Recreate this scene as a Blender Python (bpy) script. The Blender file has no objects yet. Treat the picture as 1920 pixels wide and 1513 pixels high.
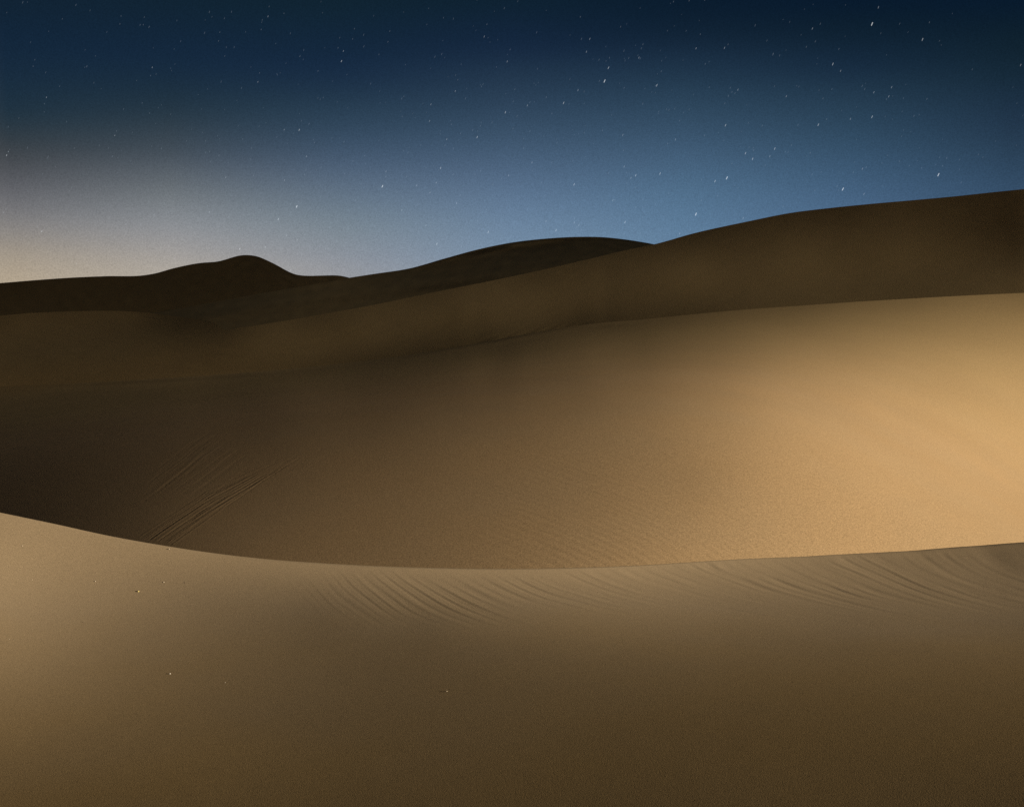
import bpy, math, random
import numpy as np

# ---------------------------------------------------------------- camera
C = bpy.context.scene.collection
scn = bpy.context.scene
cam = bpy.data.objects.new('camera', bpy.data.cameras.new('camera'))
C.objects.link(cam); scn.camera = cam
cam.data.sensor_width = 36.0
cam.data.lens = 36.0 * 1880 / 1920
cam.data.clip_start = 0.05; cam.data.clip_end = 30000
PITCH = math.atan((756.5 - 560.0) / 1880.0)
cam.location = (0, 0, 0)
cam.rotation_euler = (math.radians(90) - PITCH, 0, 0)
scn.render.resolution_x, scn.render.resolution_y = 1024, 806

scn.view_settings.view_transform = 'Standard'
scn.view_settings.look = 'None'
scn.view_settings.gamma = 1.0
EXPO = 0.4
scn.view_settings.exposure = EXPO
GAIN = 2 ** EXPO
scn.cycles.use_denoising = False
scn.cycles.max_bounces = 6
scn.cycles.transparent_max_bounces = 16
scn.cycles.diffuse_bounces = 3

# ---------------------------------------------------------------- night sky after dusk
# elevation gradients (degrees, linear rgb) at several bearings: pale glow low on the left,
# deep blue above, dark overhead, unseen warm fill glow behind
SKY = [
    (-26.12, [(0.94, 0.45141, 0.37179, 0.2705), (2.42, 0.32995, 0.28873, 0.2384), (3.48, 0.24526, 0.23244, 0.22323), (4.55, 0.16853, 0.17028, 0.18116), (5.86, 0.09417, 0.09969, 0.11444), (7.16, 0.04817, 0.05636, 0.06432), (8.46, 0.02122, 0.03856, 0.05451), (9.48, 0.01298, 0.0311, 0.05145), (10.99, 0.00913, 0.02456, 0.04849), (12.73, 0.00605, 0.0189, 0.04287), (14.44, 0.00605, 0.0172, 0.03283)]),
    (-18.46, [(1.42, 0.41896, 0.38178, 0.33245), (2.56, 0.33923, 0.32414, 0.31399), (3.96, 0.25307, 0.27192, 0.29614), (5.36, 0.16203, 0.18313, 0.19867), (6.74, 0.08866, 0.10913, 0.13346), (7.84, 0.05127, 0.07047, 0.091), (9.46, 0.01938, 0.03856, 0.05767), (11.06, 0.01033, 0.02664, 0.04849), (12.63, 0.007, 0.02069, 0.04849), (15.19, 0.00561, 0.0172, 0.03056)]),
    (-9.48, [(1.33, 0.3074, 0.31506, 0.33245), (2.37, 0.25703, 0.28448, 0.32778), (3.83, 0.19462, 0.2439, 0.28351), (5.28, 0.13843, 0.18975, 0.24822), (7.01, 0.07619, 0.11909, 0.18569), (8.71, 0.03689, 0.07047, 0.11825), (10.38, 0.01938, 0.04406, 0.07509), (11.76, 0.01033, 0.02664, 0.05767), (13.11, 0.007, 0.02069, 0.04849), (15.75, 0.00518, 0.0172, 0.02839)]),
    (0.0, [(1.8, 0.19462, 0.28025, 0.3864), (3.59, 0.16203, 0.2478, 0.35776), (5.36, 0.11697, 0.18975, 0.29588), (7.1, 0.07619, 0.12955, 0.21217), (8.83, 0.04519, 0.08644, 0.14421), (10.52, 0.02732, 0.05636, 0.09962), (12.46, 0.01298, 0.0311, 0.06095), (13.82, 0.007, 0.0189, 0.04849), (15.95, 0.00439, 0.0156, 0.02839)]),
    (9.48, [(1.78, 0.13843, 0.24005, 0.35776), (3.83, 0.11193, 0.20342, 0.32156), (5.86, 0.08022, 0.15798, 0.25582), (7.58, 0.05781, 0.11405, 0.19212), (9.27, 0.03689, 0.07821, 0.13346), (11.21, 0.01938, 0.04697, 0.08282), (12.84, 0.01033, 0.02664, 0.05451), (14.18, 0.00518, 0.0156, 0.03283), (15.75, 0.00303, 0.01132, 0.02631)]),
    (18.46, [(1.71, 0.08866, 0.15798, 0.27144), (5.08, 0.0648, 0.12955, 0.2262), (7.29, 0.03955, 0.08644, 0.14976), (8.92, 0.02732, 0.06318, 0.1087), (10.8, 0.01444, 0.03597, 0.06432), (12.11, 0.00802, 0.02257, 0.04849), (13.67, 0.00439, 0.01408, 0.02631), (15.19, 0.00243, 0.01007, 0.02631)]),
    (26.12, [(1.61, 0.04519, 0.08644, 0.15544), (5.6, 0.03434, 0.07428, 0.13346), (7.42, 0.02122, 0.04697, 0.08282), (8.97, 0.01444, 0.03348, 0.06432), (10.74, 0.00802, 0.02257, 0.04022), (12.73, 0.00439, 0.01408, 0.02432), (14.44, 0.00243, 0.01007, 0.02631)]),
]
world = bpy.data.worlds.new('World'); scn.world = world
world.use_nodes = True
nt = world.node_tree; N = nt.nodes; K = nt.links
for n in list(N): N.remove(n)
def math_node(op, a, b=None, c=None, clamp=False):
    m = N.new('ShaderNodeMath'); m.operation = op; m.use_clamp = clamp
    for i, v in enumerate((a, b, c)):
        if v is None: continue
        if isinstance(v, (int, float)): m.inputs[i].default_value = v
        else: K.new(v, m.inputs[i])
    return m.outputs[0]
tc = N.new('ShaderNodeTexCoord')
sep = N.new('ShaderNodeSeparateXYZ'); K.new(tc.outputs['Generated'], sep.inputs[0])
az = math_node('MULTIPLY', math_node('ARCTAN2', sep.outputs[0], sep.outputs[1]), 180 / math.pi)
el = math_node('MULTIPLY', math_node('ARCSINE', sep.outputs[2]), 180 / math.pi)
pos = math_node('DIVIDE', math_node('ADD', el, 5.0), 60.0, clamp=True)
def ramp(stops):
    r = N.new('ShaderNodeValToRGB'); r.color_ramp.interpolation = 'B_SPLINE'
    e = r.color_ramp.elements
    while len(e) > 1: e.remove(e[0])
    first = True
    for d, R, G, B in stops:
        p = min(max((d + 5) / 60, 0), 1)
        if first: e[0].position = p; q = e[0]; first = False
        else: q = e.new(p)
        q.color = (R, G, B, 1)
    K.new(pos, r.inputs[0])
    return r.outputs[0]
cols = []
for a, st in SKY:
    top = st[-1]
    cols.append((a, ramp(list(st) + [(top[0] + 8, top[1] * .8, top[2] * .85, top[3] * .9), (54, .0020, .0065, .0140)])))
GLOW = [(0, .50, .40, .27), (4, .36, .32, .26), (9, .16, .16, .17), (14, .05, .06, .08), (24, .008, .018, .04), (54, .002, .0065, .014)]
SIDE = [(0, .050, .075, .120), (10, .022, .042, .085), (24, .006, .014, .034), (54, .002, .0065, .014)]
BACK = [(0, .064, .046, .024), (10, .038, .029, .018), (24, .014, .013, .013), (54, .002, .0065, .014)]  # warm horizon band added out of view to warm the shaded sand
back = ramp(BACK)
chain = [(-178, back), (-90, back), (-45, ramp(GLOW))] + cols + [(60, ramp(SIDE)), (110, back)]
cur = chain[0][1]
for (a0, _), (a1, c1) in zip(chain[:-1], chain[1:]):
    mr = N.new('ShaderNodeMapRange'); mr.interpolation_type = 'LINEAR'; mr.clamp = True
    K.new(az, mr.inputs[0]); mr.inputs[1].default_value = a0; mr.inputs[2].default_value = a1
    mx = N.new('ShaderNodeMix'); mx.data_type = 'RGBA'
    K.new(mr.outputs[0], mx.inputs[0]); K.new(cur, mx.inputs[6]); K.new(c1, mx.inputs[7])
    cur = mx.outputs[2]
# fine film-like grain put into the sky brightness
nz = N.new('ShaderNodeTexNoise'); nz.inputs['Scale'].default_value = 900; nz.inputs['Detail'].default_value = 1.0
K.new(tc.outputs['Generated'], nz.inputs['Vector'])
sky_grain = math_node('MULTIPLY_ADD', nz.outputs[0], 0.55, 0.725)
bg = N.new('ShaderNodeBackground'); K.new(cur, bg.inputs[0])
K.new(math_node('MULTIPLY', sky_grain, 1.0 / GAIN), bg.inputs[1])
out = N.new('ShaderNodeOutputWorld'); K.new(bg.outputs[0], out.inputs[0])

# ---------------------------------------------------------------- low moon, off to the right
SUN_EL, SUN_AZ = math.radians(9), math.radians(80)      # azimuth from straight behind the camera, towards the right
sd = bpy.data.lights.new('moon', 'SUN'); sun = bpy.data.objects.new('moon', sd); C.objects.link(sun)
sd.energy = 5.0; sd.angle = math.radians(2.0); sd.color = (1.0, 0.86, 0.66)
from mathutils import Vector
Ldir = Vector((math.cos(SUN_EL) * math.sin(SUN_AZ), -math.cos(SUN_EL) * math.cos(SUN_AZ), math.sin(SUN_EL)))
sun.rotation_euler = Ldir.to_track_quat('Z', 'Y').to_euler()
sun.location = (60, -10, 40)

# ---------------------------------------------------------------- materials
def sand(name, col, grain, amp, mott, bump, tint=(1, 1, 1), crest=None, zone=(4.6, 7.8, 2.0)):
    m = bpy.data.materials.new(name); m.use_nodes = True
    n = m.node_tree.nodes; k = m.node_tree.links
    b = n['Principled BSDF']; b.inputs['Roughness'].default_value = 0.95
    b.inputs['Specular IOR Level'].default_value = 0.0
    t = n.new('ShaderNodeTexCoord')
    def noise(scale, det, rough=.5):
        q = n.new('ShaderNodeTexNoise'); q.inputs['Scale'].default_value = scale
        q.inputs['Detail'].default_value = det; q.inputs['Roughness'].default_value = rough
        k.new(t.outputs['Object'], q.inputs['Vector']); return q.outputs[0]
    def mr(v, a, b_, lo, hi):
        q = n.new('ShaderNodeMapRange'); k.new(v, q.inputs[0])
        for i, x in enumerate((a, b_, lo, hi)): q.inputs[i + 1].default_value = x
        return q.outputs[0]
    g = noise(grain, 2.0, .7)
    mo = noise(mott, 3.0)
    mu = n.new('ShaderNodeMath'); mu.operation = 'MULTIPLY'
    k.new(mr(g, .25, .75, 1 - amp, 1 + amp), mu.inputs[0]); k.new(mr(mo, .3, .7, .96, 1.04), mu.inputs[1])
    mx = n.new('ShaderNodeMix'); mx.data_type = 'RGBA'
    k.new(mr(noise(mott * 2.3, 2.0), .35, .65, 0, 1), mx.inputs[0])
    mx.inputs[6].default_value = (*col, 1)
    mx.inputs[7].default_value = tuple(c * t_ for c, t_ in zip(col, tint)) + (1,)
    sand_col = mx.outputs[2]
    if crest:                                          # second tone by distance; on the near dune, sky-light grey painted in
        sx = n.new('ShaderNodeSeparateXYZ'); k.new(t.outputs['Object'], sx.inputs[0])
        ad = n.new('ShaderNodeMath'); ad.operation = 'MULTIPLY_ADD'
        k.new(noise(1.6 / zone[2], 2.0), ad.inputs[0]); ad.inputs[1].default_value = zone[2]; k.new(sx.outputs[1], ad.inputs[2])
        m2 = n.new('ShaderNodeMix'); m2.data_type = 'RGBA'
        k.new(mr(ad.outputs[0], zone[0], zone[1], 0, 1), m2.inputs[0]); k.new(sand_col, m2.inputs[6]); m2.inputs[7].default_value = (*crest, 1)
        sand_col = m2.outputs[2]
    vm = n.new('ShaderNodeVectorMath'); vm.operation = 'SCALE'
    k.new(sand_col, vm.inputs[0]); k.new(mu.outputs[0], vm.inputs['Scale'])
    k.new(vm.outputs[0], b.inputs['Base Color'])
    if bump:
        bp = n.new('ShaderNodeBump'); bp.inputs['Strength'].default_value = 1.0
        bp.inputs['Distance'].default_value = bump
        k.new(g, bp.inputs['Height']); k.new(bp.outputs[0], b.inputs['Normal'])
    return m
SAND = (.474, .334, .189)
near_sand = sand('near_sand', (.490, .335, .150), 210, .46, .5, .00042, (.99, 1.0, 1.05), crest=(.440, .335, .212))  # crest tone carries the greyness of sky light in its colour
bowl_sand = sand('bowl_sand', SAND, 11, .34, .05, .0035, (1.02, 1.0, .97), crest=(.464, .337, .172), zone=(115, 190, 20.0))
long_sand = sand('long_sand', (.464, .337, .170), 4.2, .26, .03, .008, (1.0, 1.0, .98))
far_sand = sand('far_sand', (.450, .338, .172), 1.2, .22, .01, .0, (.98, 1.0, 1.03))

# ---------------------------------------------------------------- dune faces, slopes solved to give the wanted light and shade
# each net: columns x rows of world points in metres (delta coded), front foot up to the crest
NETS = {
  'far': (64, 12, 0.02, [
-32023,-237,-236,-242,-243,-241,-247,-263,-266,-261,-258,-256,32555,239,239,247,245,243,253,269,269,263,261,259,-4,2,-2,0,1,-1,-1,2,-1,0,0,0,-4,0,1,-2,
2,1,-3,0,3,-1,-1,1,-4,0,0,0,-1,1,0,-2,2,1,0,-1,-4,0,2,-2,1,0,0,-1,0,1,-1,1,-4,0,0,1,-2,2,0,-1,0,1,0,-1,-3,-1,1,1,-2,0,1,-2,0,2,1,-1,-4,1,-2,1,1,-1,1,0,
-2,1,1,-1,-4,-1,1,0,1,-2,1,1,-1,0,1,0,-7,3,-1,0,1,0,0,0,-1,0,2,0,-5,-2,1,0,0,2,-2,2,0,-1,1,2,-6,0,1,-1,1,-1,1,1,1,-2,1,2,-4,-1,0,2,-2,2,-1,-1,0,1,-1,1,
-3,1,-1,0,1,-1,1,-2,3,-2,0,0,-2,1,0,0,0,0,0,1,-3,2,-3,1,2,-2,0,-1,0,0,-1,0,-1,0,0,0,-1,1,0,-1,1,-2,1,-1,1,-1,-1,-3,-1,0,-1,1,-1,2,-2,0,0,-1,1,0,-1,-1,1,
-1,0,0,1,0,-1,0,0,0,-2,0,0,1,-1,0,1,0,0,1,-1,-1,-1,-1,0,1,0,0,0,-1,0,0,1,1,-2,1,-1,-1,2,-1,0,2,0,-1,-1,0,-1,0,0,0,-1,1,0,-1,0,0,1,-1,-1,1,-1,-1,0,0,-1,
2,-1,0,-1,1,-1,0,0,0,0,1,0,-2,2,-1,0,-1,-1,1,3,-2,1,-1,2,0,0,1,1,1,1,-2,0,2,-3,2,-1,1,0,1,-2,0,0,-2,-1,1,0,-4,1,-1,-2,-1,1,-2,-2,1,-4,-1,-2,-1,-3,-1,0,
-2,-3,-1,-4,-2,-1,-2,0,-3,-1,-2,-3,-1,0,-3,-12,2,-1,-3,1,0,-3,1,-1,-2,-2,1,-12,-5,3,-2,-1,-1,0,-4,-1,0,0,-1,-16,0,0,2,0,1,2,1,3,0,1,0,-15,3,2,2,3,3,2,2,
2,3,4,1,-10,3,-1,4,-1,2,1,3,2,1,0,4,-5,2,0,2,-1,3,-1,3,-2,3,1,2,-3,2,1,0,3,0,2,0,3,2,-1,3,0,-1,3,0,1,2,1,1,2,-1,5,-3,-1,-1,-2,0,0,-3,0,-1,-1,-2,-2,1,0,
-4,-1,-5,-1,-4,-1,-5,-4,-1,-3,-4,-2,1,-2,1,-3,0,-2,0,-1,0,-3,-1,0,0,3,1,2,3,0,3,2,1,3,3,-1,5,2,3,4,2,6,2,5,2,6,3,1,1,2,3,2,4,1,4,4,3,0,5,-1,3,4,3,2,3,3,
2,2,6,4,0,1,1,-1,0,2,-1,1,2,-1,0,2,2,0,-1,1,0,-1,1,-1,-1,1,-2,1,2,-1,0,-1,-1,0,-2,0,-1,-2,0,-4,-3,-1,-3,-2,-3,-4,-3,-3,-3,-3,-4,-3,-4,-2,-3,-5,-3,-3,-2,
-4,-4,-4,-3,-4,-3,-2,-2,0,-2,-1,-3,-2,-1,-1,-3,-1,-3,-1,-1,-2,1,-2,-1,1,-2,-2,0,-1,1,-1,1,0,-2,0,1,-2,1,1,0,-1,-2,1,-1,1,0,1,-1,0,-1,0,-2,1,1,3,1,0,0,0,
1,1,2,-1,3,0,-1,2,0,1,2,0,1,1,-1,1,0,0,3,2,0,-2,-1,0,-1,-1,0,0,-1,0,-2,0,-1,0,-1,-2,-1,-2,-1,-1,-1,-1,-2,0,-1,-1,-1,1,-1,1,-1,-1,-1,0,1,-3,0,1,0,-1,0,-1,
0,1,0,-1,-1,-2,0,-2,0,1,0,0,0,-1,0,0,-1,-4,0,1,0,-2,0,0,0,0,0,-1,2,-4,0,0,0,0,0,0,0,-1,0,2,-2,53879,418,417,426,430,425,438,464,469,461,456,454,-54073,
-416,-416,-429,-428,-422,-443,-470,-467,-458,-455,-454,2,-2,2,1,-3,0,3,-1,-1,0,0,1,3,-2,-1,2,-1,0,2,0,-3,1,0,-1,2,-1,0,1,-1,-1,1,2,-3,-1,2,0,1,1,-3,3,1,
-4,3,2,-2,-2,1,-1,2,1,-1,-3,3,0,-2,2,0,-2,0,2,0,1,0,0,1,-1,-2,4,0,-3,0,1,2,0,0,-2,1,2,-2,-1,4,-3,-2,2,4,-2,2,-1,-2,1,0,-1,2,-1,-3,1,6,-1,-1,0,-2,2,-1,-2,
1,2,-3,-2,6,1,-2,2,-2,-1,1,-2,0,1,-4,-1,7,0,0,-3,1,-2,2,-2,0,1,0,-4,4,0,0,0,1,-2,0,2,-4,2,0,-2,1,-1,0,0,-1,1,-1,1,-1,2,1,-4,-5,1,1,0,0,1,-2,1,3,-4,4,1,
-5,-1,1,1,-1,0,2,0,0,2,2,0,-6,2,-2,1,1,0,2,0,2,0,0,5,-4,-1,2,-1,1,0,-1,2,-1,1,0,1,-4,2,-2,1,-1,0,1,-1,2,0,0,0,-3,1,1,-1,1,-2,-2,1,-1,1,0,-1,-2,-1,1,-2,
-1,2,-1,0,-1,0,0,1,-5,1,0,2,-1,0,0,-2,2,-1,0,0,-4,-1,2,-1,0,-1,0,0,0,1,0,0,-4,-3,1,2,0,0,1,0,-1,1,1,1,-6,-1,-2,3,0,0,0,0,0,1,0,-1,-6,-2,-3,-1,1,-4,-1,-1,
-3,-2,0,-1,-11,5,-2,-2,2,1,-2,0,2,-1,1,0,-10,4,3,-1,5,5,0,2,2,1,2,5,-7,4,7,3,1,7,6,4,5,5,4,4,5,-2,8,6,1,7,6,4,5,7,3,6,22,0,0,7,1,1,6,2,4,2,5,2,30,10,-3,
6,4,3,1,7,3,4,3,2,38,7,-7,-1,-4,-2,-3,0,-5,-1,-5,0,41,-11,-2,-10,-4,-8,-8,-7,-9,-7,-10,-4,30,-12,3,-10,0,-8,-2,-8,-1,-8,-2,-8,13,-6,1,-6,-1,-5,1,-7,-1,
-7,2,-10,2,-2,-6,-2,-4,-5,-5,-5,-4,-4,-5,-6,0,-2,-6,-3,-6,-3,-5,-2,-11,1,-12,3,0,5,1,5,1,6,0,6,3,4,5,2,-1,11,7,12,7,13,9,10,16,7,13,11,0,2,5,3,5,1,4,5,
5,1,7,3,0,-8,-5,-9,-5,-7,-4,-10,-8,-7,-7,-9,-5,-9,-15,-11,-15,-13,-17,-12,-24,-3,-26,-10,-3,-14,-8,-13,-10,-13,-10,-14,-13,-21,0,-27,-7,-10,-14,-12,-15,
-13,-16,-13,-12,-24,-18,-1,-6,-6,-4,-5,-3,-6,-3,-7,-1,-2,-17,-6,-5,-3,-4,-2,-4,-1,-5,-1,-3,3,0,-18,-4,1,1,0,2,1,3,1,1,1,9,8,-1,12,10,11,11,11,12,11,15,
12,10,21,4,11,17,15,15,15,16,18,14,17,19,13,2,9,5,7,7,9,6,6,9,8,7,9,1,3,3,4,3,2,5,4,3,4,4,3,-7,1,1,1,1,1,-1,2,0,1,0,2,-14,-1,1,-1,1,0,1,-1,1,0,1,0,-25,
-4,-5,-4,-6,-5,-4,-5,-5,-5,-5,-5,-30,-5,-5,-6,-4,-5,-6,-6,-5,-5,-5,-7,-29,3,2,4,2,3,3,5,3,2,3,5,-25,6,8,6,8,8,7,6,7,9,6,7,-17,3,1,3,1,2,3,2,2,2,3,3,-12,
0,2,0,1,0,1,1,2,0,1,0,-7,2,0,2,2,1,0,2,1,1,2,2,-2,0,2,0,0,2,1,1,0,1,1,0,-1,2,-1,1,2,-1,2,-1,1,1,0,1,-1606,175,178,181,183,187,189,191,195,198,201,204,1633,
-174,-177,-180,-182,-187,-188,-189,-195,-197,-200,-203,0,0,0,-1,0,1,0,-2,2,0,-1,0,0,0,-1,1,0,0,0,1,-2,0,2,-1,0,-1,1,0,0,0,-1,0,2,-1,-1,1,0,1,0,-1,0,-1,
1,1,-2,1,0,0,-1,0,-1,2,-1,1,0,-2,1,1,-1,1,0,0,1,-2,1,0,0,1,0,-2,1,-1,0,0,0,1,-1,0,0,-1,0,1,0,-1,1,-1,0,-1,2,-1,-1,2,-1,0,0,1,1,1,-1,1,-2,1,1,-2,1,-1,-1,
0,3,-2,1,-1,0,0,-1,0,-1,1,1,-1,1,2,-1,0,1,-2,0,1,0,-2,-1,0,3,-1,-1,1,-2,1,0,-1,0,1,0,0,-2,0,2,-2,1,1,0,-1,0,1,-1,0,-2,0,-1,1,1,-2,0,1,1,-2,1,0,-3,0,0,1,
-2,2,0,0,-1,1,1,0,-4,0,1,-1,2,-1,1,0,0,1,0,0,-4,2,-1,0,0,0,0,1,1,0,-2,1,-1,-2,0,1,0,1,-1,0,-1,-1,3,-1,-2,0,1,0,-2,-1,1,0,0,1,-2,1,-2,0,-1,-1,2,1,-1,-2,
1,-1,0,0,-2,0,0,1,-1,-1,-1,2,0,0,0,-1,-4,1,1,-2,0,0,3,-1,-2,1,1,0,-3,-1,-1,2,1,0,-2,1,2,-1,-1,0,-4,1,0,-1,0,1,0,-1,0,0,1,1,-5,-1,0,0,-2,-1,0,0,-2,1,-2,
-1,-5,0,0,0,1,0,-1,0,1,-1,1,0,-5,1,1,1,1,0,3,1,2,0,2,1,-4,2,2,2,2,4,1,3,1,4,1,3,1,1,2,3,2,2,3,2,3,3,4,3,7,2,2,1,3,1,2,1,2,1,2,2,16,3,1,1,1,2,1,3,2,3,1,
2,21,-2,0,-1,-2,-1,0,-2,-1,-2,0,-2,20,-3,-5,-2,-3,-3,-6,-2,-5,-4,-5,-4,12,-2,-1,-3,-2,-3,0,-5,-1,-3,-3,-1,6,-2,-1,-2,-1,-1,-3,0,-2,-2,-1,-4,1,-1,-2,-2,
-2,-4,-1,-3,-3,-2,-3,-2,1,-3,-3,-1,-4,0,-3,-2,-3,-2,-3,-4,-1,3,2,0,4,0,1,2,2,1,3,3,1,3,5,6,4,6,6,5,7,6,5,7,-1,3,1,2,1,2,3,1,2,3,2,3,-1,-4,-3,-3,-3,-3,-5,
-2,-5,-4,-3,-6,-2,-6,-6,-8,-7,-8,-7,-9,-8,-9,-9,-9,-2,-7,-6,-6,-5,-7,-7,-6,-7,-7,-8,-7,-4,-6,-7,-7,-9,-7,-8,-8,-8,-9,-8,-9,-4,-2,-4,-2,-2,-3,-2,-3,-3,-3,
-4,-2,-4,-2,0,-3,-2,-1,-3,-2,-1,-1,0,-3,-2,0,-1,1,1,-1,2,1,1,0,0,2,-1,6,6,5,5,8,6,6,6,8,7,7,2,6,8,9,9,7,8,9,9,9,10,9,0,5,3,4,3,5,4,4,4,4,4,5,0,2,2,2,1,
1,2,3,2,2,1,2,-3,-1,1,-1,2,0,1,-1,0,0,2,0,-9,0,0,1,0,0,0,0,1,1,-1,0,-15,-1,-3,-4,-3,-1,-5,-1,-4,-4,-2,-3,-17,-4,-3,-2,-3,-4,-1,-5,-3,-2,-4,-2,-18,2,2,2,
2,0,2,3,2,1,2,1,-13,3,3,4,3,6,3,3,5,4,5,4,-12,2,2,0,2,1,2,1,1,2,0,1,-8,0,1,1,0,0,0,2,-1,0,2,1,-4,1,-1,1,1,1,1,-1,3,0,-1,2,-3,0,2,0,0,0,1,1,-1,2,1,-1,-1,
1,-1,1,1,1,-2,2,0,0,0,1,]),
  'middle': (64, 12, 0.01, [
-17960,-96,-111,-131,-148,-159,-164,-167,-170,-161,-153,-153,18456,100,117,139,153,160,164,167,170,157,152,154,0,0,0,-2,1,1,-1,-1,-1,0,-2,-3,7,-4,-1,1,
-1,1,-1,-2,-3,-1,-3,0,8,-3,-4,0,2,1,-1,-3,-1,-3,-2,-2,10,-5,-3,-4,1,1,2,-2,-3,0,-3,-2,13,-3,-6,-4,-3,2,3,1,-4,-2,-1,-3,17,-2,-5,-8,-3,2,3,1,-2,-3,-3,-1,
17,0,-2,-5,-10,-4,5,4,-1,-4,-1,-5,8,-1,0,-2,-5,-9,-1,8,4,-3,0,-1,-12,-4,3,4,-2,-4,-5,5,5,3,3,2,-32,-5,5,4,7,0,-3,-3,7,6,8,7,-48,3,5,6,7,5,0,-3,3,9,6,6,
-46,11,7,2,5,4,2,-1,1,6,6,5,-30,13,0,5,0,3,2,-1,0,4,3,1,-14,7,-1,2,1,2,-2,1,1,1,1,3,-6,2,1,0,-1,1,2,0,-2,4,-2,0,-3,0,1,-1,2,-1,-1,1,1,-1,0,3,-1,-1,0,0,
0,1,0,-2,0,2,-1,0,-2,-1,1,0,1,-2,2,-1,2,-2,1,0,0,-1,1,-1,0,0,-1,0,0,0,0,0,0,0,-2,1,-1,0,0,0,1,0,-2,2,-1,1,-1,1,-1,1,-1,-2,1,-1,1,-1,1,-2,0,0,0,0,0,1,1,
-2,1,1,1,-1,1,-1,0,1,-2,3,0,0,1,-2,-1,0,0,1,1,-1,1,2,1,1,0,-3,-1,0,1,-1,0,0,1,1,0,0,1,-1,0,-1,0,0,0,0,0,1,0,-1,-1,2,-2,1,0,0,1,0,0,1,-1,2,0,-2,0,-1,1,-1,
1,-2,1,0,1,-1,0,-1,0,0,-2,1,-2,1,-1,-1,-2,0,0,2,0,0,-1,-1,0,-1,-3,-2,1,-2,-1,1,0,-1,-1,0,0,-3,0,-1,-3,0,0,2,2,-2,0,1,-1,-2,-1,1,1,-2,3,-1,0,1,0,-1,-1,1,
3,1,-3,3,-1,0,1,0,0,1,-2,1,2,0,3,1,-2,-3,0,-1,1,1,-1,2,1,0,0,-1,0,0,1,0,1,-3,2,0,2,0,0,1,-2,-2,-1,1,0,0,0,3,-1,1,1,-2,0,-1,0,1,-1,0,0,2,0,0,1,-2,-1,-1,
1,-2,1,-1,3,-1,1,1,-2,1,-1,-2,-1,2,-1,0,0,0,1,0,-1,0,-2,3,0,0,-2,3,-1,1,-1,0,0,-1,0,0,1,-1,1,-3,2,-1,1,-2,1,0,0,-1,-1,0,-1,2,0,0,-2,1,-1,-1,1,0,1,-2,1,
0,-2,0,1,-1,0,0,-1,-1,0,0,-1,0,0,-1,-1,0,-1,1,2,-1,0,-1,1,-1,-1,0,-1,0,-1,1,-1,2,-1,1,-2,0,1,-1,-1,-1,1,-3,2,0,0,-1,1,-1,-2,-1,0,-2,0,1,0,2,0,-2,0,0,0,
-1,-2,0,-1,0,0,1,-2,2,-1,-2,0,-2,0,-1,-2,1,-2,1,-1,-1,-1,0,-3,0,-2,-1,0,-3,3,-1,-3,0,-1,-1,0,-2,-3,-2,-1,-1,-3,0,-2,-2,0,-2,-3,-1,0,-2,-3,-1,-1,-1,-5,-1,
-1,0,1,-2,-2,-2,-2,-1,-3,-3,-6,1,-2,0,-2,-1,-1,0,-2,-4,-2,-1,-7,-2,1,-1,0,1,-1,-2,-1,-1,-2,-4,-8,1,-1,-1,1,0,2,-1,0,-1,-3,-1,-7,0,1,1,-1,0,-1,3,0,-1,1,
-3,-8,2,0,1,1,0,2,-1,1,2,-1,1,-7,0,2,2,1,3,-1,1,1,1,3,-1,-6,1,0,0,3,0,3,2,2,-1,1,3,-6,0,1,1,-1,2,1,3,1,3,0,1,47651,262,303,353,401,431,442,452,458,437,
412,415,-47837,-268,-313,-363,-405,-426,-430,-443,-445,-417,-398,-405,-14,4,1,0,-2,1,2,6,3,3,5,3,-28,7,3,0,-1,-3,4,9,4,6,9,6,-37,11,8,0,-2,-1,1,7,10,4,
11,5,-46,14,14,8,-2,-6,-1,6,10,7,8,7,-60,15,17,15,2,-5,-7,2,12,9,8,9,-76,6,20,22,16,-4,-12,-2,11,11,10,11,-85,5,9,24,28,9,-13,-14,9,16,9,15,-58,7,-1,10,
25,27,-1,-21,-8,15,2,12,5,16,-3,-10,4,23,16,-15,-19,-2,-6,-6,84,21,-11,-16,-18,-2,15,3,-21,-20,-17,-20,145,-1,-23,-14,-22,-15,-2,11,-9,-27,-26,-20,155,
-37,-19,-11,-17,-14,-10,8,-3,-20,-22,-15,109,-48,-4,-12,-7,-10,-3,1,0,-15,-12,-7,51,-29,4,-10,3,-9,1,-3,2,-9,-1,-6,20,-9,0,-4,1,-4,2,-1,2,-8,4,-7,10,1,
-5,3,-4,0,-1,1,1,-5,2,-5,7,3,-5,2,-5,3,-3,5,-2,-3,3,-6,6,0,-2,2,-2,2,-3,5,-3,1,-1,-3,3,0,1,0,-2,1,0,7,-5,0,1,-3,1,-1,3,-3,3,0,1,5,-4,3,0,-3,-2,1,4,-2,4,
-4,6,5,-3,3,0,-5,-2,4,0,-2,2,-3,4,0,-5,5,-2,-2,-3,3,-3,0,-1,-2,4,-9,-5,2,-7,5,2,1,-7,2,-4,-2,-1,-15,-4,-2,-5,12,4,-1,-1,-3,-2,0,-3,-9,-1,-4,-1,5,7,0,-3,
2,-4,0,4,-4,0,-2,-2,-2,7,-3,-3,-1,-4,2,-7,-10,-2,-6,0,6,7,-2,-1,1,-5,2,-2,0,-3,0,-4,0,7,-1,5,-1,0,5,9,9,3,2,4,-10,2,4,9,3,0,10,23,16,7,9,-1,-16,-2,9,10,
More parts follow.
